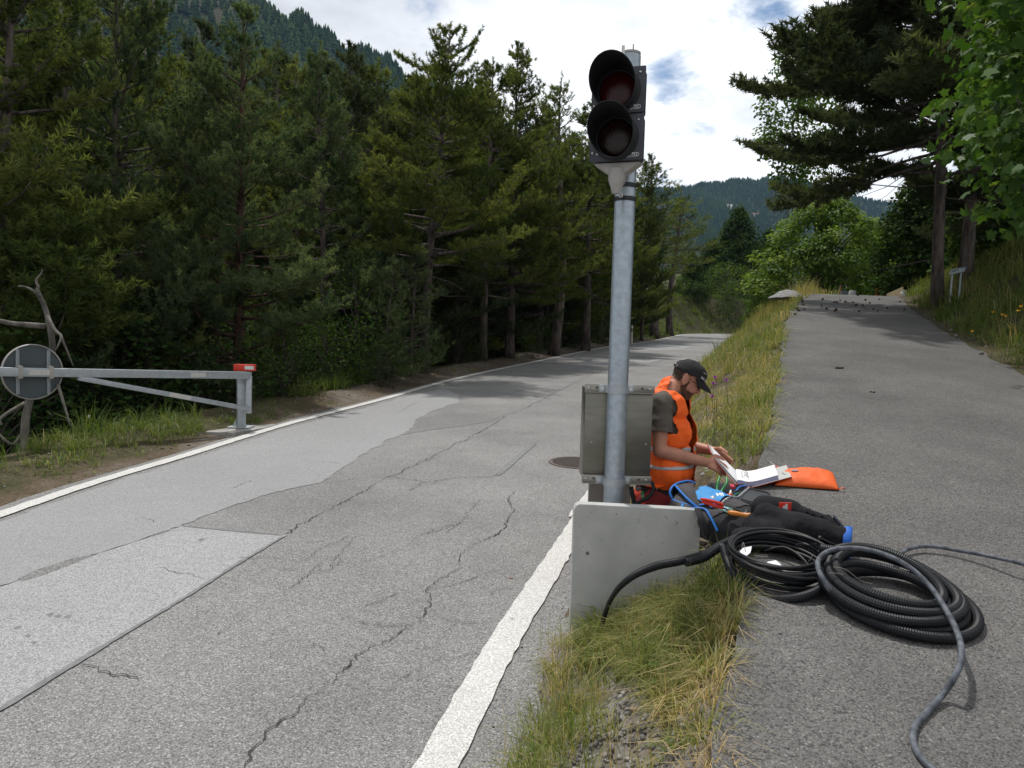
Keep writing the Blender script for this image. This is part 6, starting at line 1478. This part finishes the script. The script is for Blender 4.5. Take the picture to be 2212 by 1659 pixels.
tool('small orange screwdriver at the left end of the tool tray', 'screwdriver', 'screwdriver', oh(.30, .12))
tool('small orange screwdriver in the middle of the tool tray', 'screwdriver', 'screwdriver', oh(.62, .14))
def bw(t):
    mb = MB(); mb.tube(spline([tpt(.75, .5, -.02), tpt(.82, .75, .008), tpt(.95, .86, .012)], 6), .005, 8); mb.build('wire', M['blue_trim'], t, smooth=True)
tool('piece of blue wire at the right end of the tool tray', 'wire', 'blue_wire', bw)
def gw(t):
    mb = MB(); mb.tube(spline([tpt(.80, .1, -.02), tpt(.88, .3, -.005), tpt(.93, .55, -.01)], 6), .006, 8); mb.build('shaft', mat('dark_green', (.02, .12, .07), .5), t, smooth=True)
    mb = MB(); mb.tube([tpt(.70, .2, -.012), tpt(.84, .62, .0)], .004, 8); mb.build('probe', M['tool_steel'], t)
tool('dark green test pen at the right end of the tool tray', 'test pen', 'test_pen', gw)

# ---- black work garment with blue lining
M['garment'] = mat('garment_black', (0.013, 0.0125, 0.015), 0.9, 0, 0.25, 14, 0.5, 26, bdist=.012, spec=.2)
gp0 = [('e', onpath(1672, 1142, .045), (.15, .17, .075)), ('c', onpath(1662, 1120, .09), onpath(1735, 1150, .075), .075, .085), ('c', onpath(1722, 1150, .075), onpath(1818, 1172, .062), .088, .072), ('c', onpath(1650, 1098, .075), onpath(1700, 1110, .07), .06, .07),
       ('c', onpath(1740, 1190, .035), onpath(1830, 1203, .03), .045, .040), ('e', onpath(1630, 1165, .03), (.11, .09, .05)), ('c', onpath(1700, 1110, .06), onpath(1790, 1140, .05), .07, .06)]
gme = blob_mesh(gp0, .008, 3, 'garment_body', [(6, .022), (12, .014), (30, .0035)])
gco, gno = np_mesh(gme); gar = thing('work_garment', onpath(1730, 1165), 'crumpled black work garment with blue lining heaped on the path beside the backpack', 'garment')
ax = (onpath(1818, 1172, .062) - onpath(1722, 1150, .075)).normalized(); endp = onpath(1824, 1172, .062)
cut = (gco - np.array(endp)) @ np.array(ax)
patch(gme, cut < .012, 0.0, 'garment_body', M['garment'], gar, None, .003, 3)
mb = MB(); e1 = ax.orthogonal().normalized(); 
mb.lathe([(.074, .0), (.078, .012), (.079, .034), (.075, .036), (.071, .012), (.066, -.05)], endp - ax * .006, ax + Vector((.05, -.1, .1)), 32, cap=False); mb.build('cuff_lining', mat('blue_lining', (.012, .12, .50), .7, 0, .12, 20, .3, 60), gar, smooth=True)
def gtop(px, py): 
    d = ray(px, py).normalized(); v_ = gco - np.array(EYE); t = v_ @ np.array(d); dist = np.linalg.norm(v_ - t[:, None] * np.array(d), axis=1); k = np.where(dist < .012)[0]
    i = k[t[k].argmin()] if len(k) else int(dist.argmin()); return Vector(gco[i]), Vector(gno[i])
p_, n_ = gtop(1693, 1091); n_ = (n_ * .5 - FW + Vector((0, 0, .35))).normalized(); F_ = frame(p_ + n_ * .004, RT, n_)
mb = MB(); mb.box(p_ + n_ * .012, (.060, .046, .006), r3(F_), .001); lg = mb.build('logo_patch', M['red_paint'], gar)
Fo = F_ @ Matrix.Translation((0, 0, .0112))
mb = MB(); mb.lathe([(.0135, 0), (.0135, .001)], Fo @ Vector((0, -.004, 0)), n_, 20); mb.lathe([(.006, 0), (.006, .001)], Fo @ Vector((.006, .012, 0)), n_, 14); mb.box(Fo @ Vector((-.004, -.019, .0005)), (.003, .010, .001), r3(F_)); mb.build('logo_emblem', M['white_print'], lg)
p_, n_ = gtop(1815, 1126); mb = MB(); mb.box(p_ + n_ * .004, (.075, .032, .004), r3(frame(p_, ax, n_)), .001); mb.build('hook_tape', mat('navy_tape', (.012, .022, .045), .8), gar)
p_, n_ = gtop(1772, 1165); p2, n2 = gtop(1812, 1175); mb = MB(); mb.tube([p_ + n_ * .006, (p_ + p2) / 2 + n_ * .010, p2 + n2 * .006], .014, 8, flat=.25); mb.build('pocket_flap', M['garment'], gar, smooth=True)
p_, n_ = gtop(1774, 1162); mb = MB(); mb.box(p_ + n_ * .008, (.012, .016, .004), r3(frame(p_, RT, n_)), .001); mb.build('zip_end', M['bolt'], gar)
for px, py in ((1764, 1180), (1800, 1192)):
    p_, n_ = gtop(px, py); mb = MB(); mb.tube(spline([p_ + n_ * .004 + Vector((-.01, 0, .012)), p_ + n_ * .01, p_ + n_ * .008 + Vector((.008, 0, -.018))], 4), .009, 8, flat=.4); mb.build('blue_pocket_edge', M['blue_trim'], gar, smooth=True)

# ---- cables and conduit
M['cable_black'] = mat('cable_black', (0.008, 0.0085, 0.010), 0.45, 0, 0.2, 30, 0.1, 120, spec=.3)
M['conduit'] = mat('conduit_black', (0.009, 0.010, 0.013), 0.5, 0, 0.15, 40, spec=.3)
M['rubber'] = mat('dusty_rubber', (0.055, 0.066, 0.085), 0.7, 0, 0.45, 26, 0.25, 140, col2=(0.135, 0.15, 0.175), bdist=.002)
M['wire_tie'] = mat('wire_tie', (.20, .19, .17), .6, .5)
PN = Vector((0, -.149, 1)).normalized()
def cpt(C, a, r, h): return C + Vector((math.cos(a) * r, math.sin(a) * r, .149 * math.sin(a) * r)) + Vector((0, 0, h))
def ribbed(pts, r, step=.0046, n=12):
    P = resample(pts, step); return P, [r * (1.0 if (i // 1) % 2 == 0 else .93) for i in range(len(P))]
C1 = onpath(1683, 1236); rc = random.Random(12)
coil = thing('cable_coil', C1, 'coil of thin black cable with white paper labels beside the garment', 'cable coil')
pts = []; NL = 12
ph = [rc.uniform(-1, 1) for _ in range(40)]
for k in range(NL * 40 + 1):
    a = 2 * math.pi * k / 40; lp = k / 40; i = int(lp); f = lp - i
    r0 = .205 + .030 * (ph[i] * (1 - f) + ph[i + 1] * f); hh = .012 + .098 * (lp / NL) + .018 * math.sin(a + ph[i % 8] * 2) * (ph[i + 5])
    ox = .018 * (ph[i + 9] * (1 - f) + ph[i + 10] * f); oy = .018 * (ph[i + 19] * (1 - f) + ph[i + 20] * f)
    pts.append(cpt(C1 + Vector((ox, oy, .149 * oy)), a, r0, max(.010, hh)))
mb = MB(); mb.tube(resample(pts, .018), .0088, 8); mb.build('cable_loops', M['cable_black'], coil, smooth=True)
mb = MB(); mb.tube(spline([at(1650, 1190, 3.45), at(1688, 1182, 3.42), at(1715, 1192, 3.36), at(1735, 1208, 3.30), at(1746, 1224, 3.26), at(1745, 1243, 3.22)], 8), .0072, 8); mb.build('cable_end', M['cable_black'], coil, smooth=True)
mb = MB(); mb.prism([at(1592, 1196, 3.28), at(1606, 1183, 3.32), at(1624, 1180, 3.34), at(1621, 1193, 3.28), at(1613, 1200, 3.26)], Vector((0, 0, -.003))); mb.build('paper_label', M['paper'], coil)
mb = MB(); mb.add([at(1645, 1220, 3.30), at(1660, 1213, 3.36), at(1676, 1210, 3.38), at(1686, 1218, 3.34), at(1690, 1228, 3.28), at(1672, 1228, 3.27), at(1656, 1226, 3.28)], [(0, 1, 2, 5, 6), (2, 3, 4, 5)]); q = mb.build('paper_label', M['paper'], coil); q.modifiers.new('t', 'SOLIDIFY').thickness = .002
for a0 in ((1600, 1200), (1640, 1210), (1765, 1222)):
    mb = MB(); o_ = at(a0[0], a0[1], 3.3); mb.tube(spline([o_ + Vector((rc.uniform(-.05, .05), rc.uniform(-.05, .05), rc.uniform(0, .05))) for _ in range(6)], 6), .0016, 5); mb.build('tie_wire', M['wire_tie'], coil, smooth=True)
# corrugated conduit that loops round the cable coil and runs to the foot of the panel
cd = thing('conduit_tube', C1 + Vector((-.2, 0, 0)), 'single black corrugated conduit looping round the cable coil towards the concrete slab', 'conduit')
P1 = [at(1270, 1450, 3.66), at(1284, 1405, 3.68), at(1300, 1350, 3.68), at(1312, 1312, 3.64), at(1326, 1284, 3.56), at(1345, 1262, 3.48), at(1375, 1240, 3.46), at(1420, 1222, 3.46), at(1470, 1212, 3.48), at(1520, 1198, 3.52), at(1560, 1176, 3.55), at(1605, 1158, 3.56), at(1650, 1152, 3.55), at(1700, 1156, 3.52), at(1745, 1168, 3.44), at(1780, 1190, 3.32), at(1797, 1220, 3.20), at(1790, 1252, 3.10), at(1762, 1278, 3.04), at(1720, 1292, 3.02), at(1680, 1294, 3.05), at(1640, 1284, 3.10), at(1605, 1262, 3.18), at(1582, 1235, 3.28), at(1570, 1208, 3.40), at(1562, 1184, 3.46), at(1550, 1186, 3.48), at(1520, 1205, 3.48), at(1480, 1216, 3.44)]
P_, R_2 = ribbed(spline(P1, 10), .0205); R_2 = [r * (.62 + .38 * min(1, max(0, (i / len(P_) - .17) / .09))) for i, r in enumerate(R_2)]; mb = MB(); mb.tube(P_, R_2, 12); mb.build('conduit', M['conduit'], cd, angle=14)
# big coil of corrugated conduit
C2 = onpath(1945, 1316); big = thing('conduit_coil', C2, 'large coil of thick black corrugated conduit lying on the path at the right', 'conduit coil')
pts = []; NL = 6
for k in range(NL * 48 + 1):
    a = 2 * math.pi * k / 48 + 2.4; lp = k / 48; i = lp
    r0 = .262 - .020 * (lp % 3) + .010 * math.sin(lp * 2.1); hh = .021 + .115 * (lp / NL) * (.80 + .25 * math.cos(a - 2.2)) + .006 * math.sin(a * 2 + lp)
    pts.append(cpt(C2 + Vector((-.030 * (lp / NL) + .02 * math.sin(lp * 1.7), .075 * (lp / NL), .149 * .075 * (lp / NL))), a, r0, hh))
P_, R_2 = ribbed(pts, .0215, .0046); mb = MB(); mb.tube(P_, R_2, 12); mb.build('conduit_loops', M['conduit'], big, angle=14)
for (x0_, y0_, x1_, y1_) in ((1790, 1238, 1880, 1268), (1800, 1225, 1885, 1262), (1840, 1262, 1886, 1300)):
    mb = MB(); a_, b_ = at(x0_, y0_, 3.02), at(x1_, y1_, 2.98); mb.tube(spline([a_, a_.lerp(b_, .3) + Vector((0, 0, .012)), a_.lerp(b_, .7) + Vector((0, 0, -.006)), b_], 5), .0016, 5); mb.build('tie_wire', M['wire_tie'], big, smooth=True)
# rubber cable arching over the big coil
rb = thing('rubber_cable', onpath(1985, 1560), 'dusty bluish grey rubber cable arching over the big conduit coil to the bottom edge', 'cable')
RC = [at(1806, 1292, 2.96), at(1784, 1262, 2.97), at(1768, 1230, 3.02), at(1770, 1206, 3.10), at(1795, 1189, 3.14), at(1845, 1184, 3.12), at(1900, 1194, 3.06), at(1960, 1222, 2.98), at(2010, 1268, 2.88), at(2048, 1325, 2.74), at(2070, 1372, 2.60), at(2077, 1410, 2.50), at(2068, 1450, 2.40), onpath(2040, 1496, .030), onpath(2005, 1535, .012), onpath(1980, 1565, .010), onpath(1972, 1592, .010), onpath(1980, 1622, .010), onpath(2003, 1652, .010), onpath(2050, 1690, .010), onpath(2130, 1740, .010)]
mb = MB(); mb.tube(spline(RC, 10), .0105, 12); mb.build('cable', M['rubber'], rb, smooth=True)
rb2 = thing('rubber_cable', onpath(2100, 1200), 'dark rubber cable running off the right edge behind the big conduit coil', 'cable')
RC = [onpath(1925, 1228, .03), at(1938, 1204, 3.42), at(1958, 1188, 3.50), at(1985, 1181, 3.54), at(2020, 1181, 3.54), at(2070, 1189, 3.50), at(2130, 1200, 3.42), at(2212, 1219, 3.30), onpath(2350, 1262, .012), onpath(2500, 1300, .012)]
mb = MB(); mb.tube(spline(RC, 10), .0095, 10); mb.build('cable', M['rubber'], rb2, smooth=True)
# ------------------------------------------------------------------ small things along the upper path
def cone_mesh():
    mb = MB(); rr = random.Random(3); mb.lathe([(.004, -.026), (.015, -.018), (.019, -.004), (.015, .012), (.006, .025)], (0, 0, 0), (1, 0, 0), 10)
    for i in range(46):
        t = i / 46; x = -.022 + .046 * t; r = .020 * math.sqrt(max(.05, 1 - ((t - .4) / .66) ** 2)); a = i * 2.39996; d = Vector((0, math.cos(a), math.sin(a)))
        s = d.cross(Vector((1, 0, 0))); b = Vector((x, 0, 0)) + d * r * .8
        mb.add([b - s * .005, b + s * .005, b + d * .007 + Vector((.007, 0, 0)) + s * .003, b + d * .007 + Vector((.007, 0, 0)) - s * .003, b + Vector((.004, 0, 0)) + d * .001], [(0, 1, 2, 3), (0, 3, 4), (1, 4, 2), (2, 4, 3)])
    return mb.mesh('pine_cone')
M['cone'] = mat('pine_cone_brown', (.060, .038, .026), .9, 0, .4, 80)
cme = cone_mesh(); cme.materials.append(M['cone'])
rc = random.Random(5)
for cx, cy in ((285, 490), (296, 500), (348, 475), (306, 521), (315, 557), (325, 607), (240, 597), (262, 622), (225, 662), (527, 495), (517, 567), (573, 600), (655, 530), (685, 533), (720, 508), (776, 521), (860, 528), (893, 562), (908, 558), (970, 563), (660, 625), (678, 612), (930, 628), (1085, 607), (1137, 623), (1155, 495), (1240, 592), (1047, 537), (1000, 505), (915, 452), (1385, 523), (1430, 607)):
    px, py = (3100 + .3617 * cx) / 1.8517, (1020 + .3617 * cy) / 1.8517; p = onpath(px, py)
    p.z = float(ZP(np.array(p.y))) + .018
    o = bpy.data.objects.new('pine_cone', cme); COL.objects.link(o); o.location = p; o.rotation_euler = (rc.uniform(0, 6), rc.uniform(-.3, .3), rc.uniform(0, 6)); s = rc.uniform(.75, 1.25); o.scale = (s, s, s)
    tag(o, 'brown fallen pine cone lying on the upper path near its crest', 'pine cone', 'pine cones scattered on the upper path')
def lump(px, py, s, name, label, cat, m, sx=1.0, plane=onpath):
    p = plane(px, py); mb = MB(); rr = random.Random(int(px)); base = len(mb.v)
    for k in range(5): mb.sphere(p + Vector((rr.uniform(-1, 1) * s * .7 * sx, rr.uniform(-1, 1) * s * .4, s * .25)), (s * rr.uniform(.3, .6) * sx, s * rr.uniform(.3, .5), s * rr.uniform(.25, .45)), None, 9, 6)
    me = mb.mesh(name)
    for v in me.vertices: v.co += Vector((mnoise.noise(v.co * 60), mnoise.noise(v.co * 60 + Vector((9, 0, 0))), mnoise.noise(v.co * 60 + Vector((0, 9, 0))))) * s * .25
    tag(link(name, me, m, None, True), label, cat)
M['dirt'] = mat('dry_dirt', (.085, .062, .045), .95, 0, .4, 60)
lump(1814, 796, .035, 'dirt_clod', 'flat brown clod of dirt in the middle of the upper path', 'dirt clod', M['dirt'], 1.6)
lump(1885, 848, .026, 'dirt_clod', 'small round brown clod on the path nearer the camera', 'dirt clod', M['dirt'])
lump(1103, 1250, .012, 'brick_chip', 'small reddish brown stone chip on the road by the white line', 'stone chip', mat('brick_red', (.25, .12, .07), .9), 1.2, onroad)
lump(1460, 1325, .022, 'white_stone', 'pale crumpled stone lying in the grass right of the slab', 'stone', mat('pale_stone', (.5, .5, .5), .9, 0, .2, 40), 1.0, onground)
lump(1374, 1536, .020, 'tan_stone', 'round tan stone in the near grass at the bottom', 'stone', mat('tan_stone', (.40, .30, .19), .95, 0, .2, 60), 1.0, onground)
# crest furniture
def zc(px, py, d): return at(px, py, d)
g0 = onpath(1716, 640); mb = MB(); vs = []; fs = []
n = 26
for i in range(n + 1):
    for k in range(24):
        r = i / n; a = 2 * math.pi * k / 24; h = .24 * (1 - r ** 1.6) + .03 * mnoise.noise((r * 6 * math.cos(a), r * 6 * math.sin(a), 1)); vs.append(Vector((g0.x + math.cos(a) * r * .48, g0.y + .5 + math.sin(a) * r * .75, g0.z + h - .03)))
for i in range(n):
    for k in range(24): fs.append((i * 24 + k, i * 24 + (k + 1) % 24, (i + 1) * 24 + (k + 1) % 24, (i + 1) * 24 + k))
mb.add(vs, fs); tag(mb.build('gravel_heap', mat('grey_gravel_heap', (.29, .29, .29), .95, 0, .35, 60, .8, 120, bdist=.02), None, True), 'low heap of grey gravel at the left end of the path crest', 'gravel heap')
def zb(px, py, d):
    p = at(px, py, d); p.z = Hs(p.x, p.y) - .05; return p
D0 = 27
p = zb(1841, 640, D0); t = at(1841, 627.5, D0).z; mb = MB(); mb.lathe([(.125, 0), (.125, t - p.z - .05), (.10, t - p.z)], p, (0, 0, 1), 20); tag(mb.build('bollard', mat('pale_concrete', (.42, .42, .42), .9), None, angle=40), 'short pale concrete bollard behind the path crest', 'bollard')
M['orange_net'] = mat('orange_net', (.42, .11, .03), .8); M['stake'] = mat('rusty_stake', (.30, .11, .05), .8)
mb = MB(); p = zb(1812, 640, D0); mb.tube([p, at(1816, 616, D0)], .028, 8); tag(mb.build('stake', M['stake'], None), 'thin rusty stake left of the pale bollard at the crest', 'stake')
mb = MB(); a, b = at(1818, 634, 29), at(1834, 634, 29); mb.prism([a - Vector((0, 0, .5)), b - Vector((0, 0, .5)), b + Vector((0, 0, .02)), a.lerp(b, .6) + Vector((0, 0, .13)), a + Vector((0, 0, .1))], (0, .6, 0)); tag(mb.build('water_trough', mat('grey_blue_trough', (.17, .21, .22), .7), None), 'low grey blue trough between stake and bollard at the crest', 'trough')
fn = thing('safety_fence', zb(1905, 640, D0), 'low orange brown net fence strung between stakes behind the crest', 'fence')
a, b = zb(1889, 640, D0), at(1894, 622.5, D0); mb = MB(); mb.tube([a, b], .035, 8); mb.build('fence_stake', mat('orange_stake', (.62, .26, .05), .7), fn)
mb = MB(); mb.tube([zb(1935, 640, D0 + 2), at(1933, 617, D0 + 2)], .03, 8); mb.build('fence_stake', M['stake'], fn)
mb = MB(); A_, B_ = at(1894, 623, D0), at(1934, 620, D0 + 2)
for k in range(10): mb.tube([A_ - Vector((0, 0, .11 * k)), A_.lerp(B_, .5) - Vector((0, 0, .11 * k + .06)), B_ - Vector((0, 0, .11 * k))], .009, 4)
for k in range(34): q = A_.lerp(B_, k / 33); mb.tube([q - Vector((0, 0, .03)), q - Vector((0, 0, 1.05))], .007, 4)
mb.build('net', M['orange_net'], fn)
mb = MB(); A_, B_ = at(1917, 634, 24.5), at(1951, 619, 23.5); az_ = Hs(A_.x, A_.y) - .1; bz_2 = Hs(B_.x, B_.y) - .1
mb.prism([Vector((A_.x, A_.y, az_)), Vector((B_.x, B_.y, az_)), Vector((B_.x, B_.y, B_.z)), Vector((A_.x, A_.y, A_.z))], (.05, .14, 0)); tag(mb.build('low_wall', mat('beige_planks', (.42, .33, .20), .85, 0, .12, 6), None), 'low sloping beige wall at the right end of the path crest', 'wall')
q = at(1953, 634, 21.6); mb = MB(); mb.sphere(q, (.10, .08, .12), None, 9, 6); mb.sphere(q + Vector((.06, 0, -.06)), (.09, .08, .07), None, 9, 6)
me = mb.mesh('plastic_bag')
for v in me.vertices: v.co += Vector((mnoise.noise(v.co * 11), mnoise.noise(v.co * 13), mnoise.noise(v.co * 9))) * .06
tag(link('plastic_bag', me, M['white_paint'], None), 'small white scrap of plastic by the beige wall', 'plastic scrap')
# tilted information sign in the bank grass
sA, sB, sC, sD = at(2050, 593, 15), at(2086, 585, 15), at(2091, 575, 15.1), at(2055, 582, 15.1)
sg = thing('trail_sign', (sA + sB) / 2 - Vector((0, 0, .5)), 'tilted pale blue grey sign with dark scribbles in the grass of the right bank', 'sign')
nn = (sB - sA).cross(sD - sA).normalized(); nn = nn if nn.y < 0 else -nn
mb = MB(); mb.prism([sA, sB, sC, sD], -nn * .02); mb.build('sign_board', mat('pale_sign', (.32, .37, .40), .5), sg)
mb = MB()
for (u, v, w_, h_) in ((.10, .25, .07, .45), (.18, .55, .08, .25), (.28, .30, .05, .55), (.38, .60, .08, .22), (.45, .35, .04, .3)):
    o = sA + (sB - sA) * u + (sD - sA) * v + nn * .002; mb.prism([o, o + (sB - sA) * w_, o + (sB - sA) * w_ + (sD - sA) * h_, o + (sD - sA) * h_ * .7], nn * .002)
mb.prism([sA + (sB - sA) * .62 + (sD - sA) * .7 + nn * .002, sA + (sB - sA) * .92 + (sD - sA) * .7 + nn * .002, sA + (sB - sA) * .92 + (sD - sA) * .8 + nn * .002, sA + (sB - sA) * .62 + (sD - sA) * .8 + nn * .002], nn * .002)
mb.build('sign_print', M['tray_dark'], sg)
mb = MB(); q = sB.lerp(sC, .5); mb.prism([sB.lerp(sA, .0) + nn * .003, sB + nn * .003 - (sB - sA) * .08, sC + nn * .003 - (sB - sA) * .08, sC + nn * .003], nn * .002); mb.build('blue_edge', mat('navy_edge', (.02, .03, .10), .5), sg)
for u in (.25, .78): q = sA.lerp(sB, u); mb = MB(); mb.tube([q + Vector((0, .03, .02)), Vector((q.x, q.y + .05, Hs(q.x, q.y) - .1))], .02, 8); mb.build('sign_post', M['steel_light'], sg)
# flowers
M['thistle'] = mat('purple_petals', (.33, .07, .33), .7); M['yellow'] = mat('yellow_petals', (.70, .42, .015), .7); M['stem'] = mat('flower_stem', (.08, .12, .03), .8)
def flower(px, py, d, name, label, cat, group, m, r, n=14):
    q = at(px, py, d); g_ = Vector((q.x + .03, q.y + .02, Hs(q.x + .03, q.y + .02) - .02)); t = thing(name, g_, label, cat, group)
    mb = MB(); mb.tube(spline([g_, g_.lerp(q, .5) + Vector((.015, 0, 0)), q], 4), .0022, 5); mb.build('stem', M['stem'], t)
    mb = MB(); rr = random.Random(int(px * 7))
    for k in range(n):
        a = rr.uniform(0, 6.28); e = rr.uniform(.1, 1.3); dd = Vector((math.cos(a) * math.cos(e), math.sin(a) * math.cos(e), math.sin(e))); s = dd.orthogonal().normalized() * r * .22
        mb.add([q - s, q + s, q + dd * r + s * 1.2, q + dd * r - s * 1.2], [(0, 1, 2, 3)])
    mb.sphere(q - Vector((0, 0, r * .2)), r * .4, None, 8, 6); mb.build('petals', m, t)
for px, py, d in ((1545, 816, 6.3), (1569, 822, 6.4), (1524, 838, 6.2), (1541, 829, 6.1), (1538, 857, 5.9)):
    flower(px, py, d, 'thistle_flower', 'purple thistle flower in the grass right of the cap of the man', 'flower', 'purple thistles beside the man', M['thistle'], .020)
for px, py, d in ((2165, 680, 9.3), (2145, 674, 9.6), (2172, 683, 9.2), (2206, 662, 9.0), (2200, 671, 8.9), (2100, 716, 10.6)):
    flower(px, py, d, 'yellow_flower', 'yellow flower in the tall grass of the right bank', 'flower', 'yellow flowers on the right bank', M['yellow'], .024, 12)
for px, py, d in ((192, 900, 8.6), (145, 898, 8.3)):
    flower(px, py, d, 'tall_weed', {192: 'tall weed stalk with one pale flower below the barrier brace', 145: 'bare tall weed stalk below the round sign'}[px], 'weed', None, M['white_print'] if px == 192 else M['stem'], .02, 8)
# far houses on the hill
def house(px, py, d, w_, h_, label, wallc, roofc):
    S_ = SURF['hill'].reshape(-1, 3); r_ = np.array(ray(px, py).normalized()); k_ = (S_ - np.array(EYE)) @ r_; i_ = int((np.linalg.norm(S_ - np.array(EYE) - k_[:, None] * r_, axis=1)).argmin()); p = EYE + Vector(r_) * (float(k_[i_]) - 14)
    t = thing('house', p - Vector((0, 0, h_)), label, 'house'); mb = MB(); mb.box(p - Vector((0, 0, h_ * .5)), (w_, w_ * .7, h_)); mb.build('wall', mat('house_wall', wallc, .8), t)
    mb = MB(); a = p + Vector((-w_ * .56, -w_ * .4, 0)); mb.prism([a, a + Vector((w_ * 1.12, 0, 0)), a + Vector((w_ * .56, 0, h_ * .45))] if False else [p + Vector((-w_ * .56, -w_ * .42, 0)), p + Vector((-w_ * .56, 0, h_ * .5)), p + Vector((-w_ * .56, w_ * .42, 0))], (w_ * 1.12, 0, 0)); mb.build('roof', mat('house_roof', roofc, .8), t)
house(1576, 446, 1150, 8, 8, 'tiny white house on the far hill', (.75, .73, .70), (.5, .5, .5))
house(1637, 464, 1120, 17, 6, 'small house with reddish roof lower on the far hill', (.65, .58, .50), (.36, .17, .11))
# ------------------------------------------------------------------ haze
hm = bpy.data.materials.new('haze_air'); hm.use_nodes = True; t = hm.node_tree; t.nodes.clear()
o_ = t.nodes.new('ShaderNodeOutputMaterial'); v_ = t.nodes.new('ShaderNodeVolumePrincipled'); v_.inputs['Color'].default_value = (.42, .68, 1.0, 1); v_.inputs['Density'].default_value = 0.00009; v_.inputs['Anisotropy'].default_value = 0.1
t.links.new(v_.outputs[0], o_.inputs['Volume'])
mb = MB(); mb.add([(x, y, z) for x in (-3300, 3300) for y in (-80, 3300) for z in (-16, 900)], [(0, 1, 3, 2), (4, 6, 7, 5), (0, 4, 5, 1), (2, 3, 7, 6), (0, 2, 6, 4), (1, 5, 7, 3)])
hz = mb.build('haze', hm); tag(hz, kind='stuff'); hz.display_type = 'WIRE'
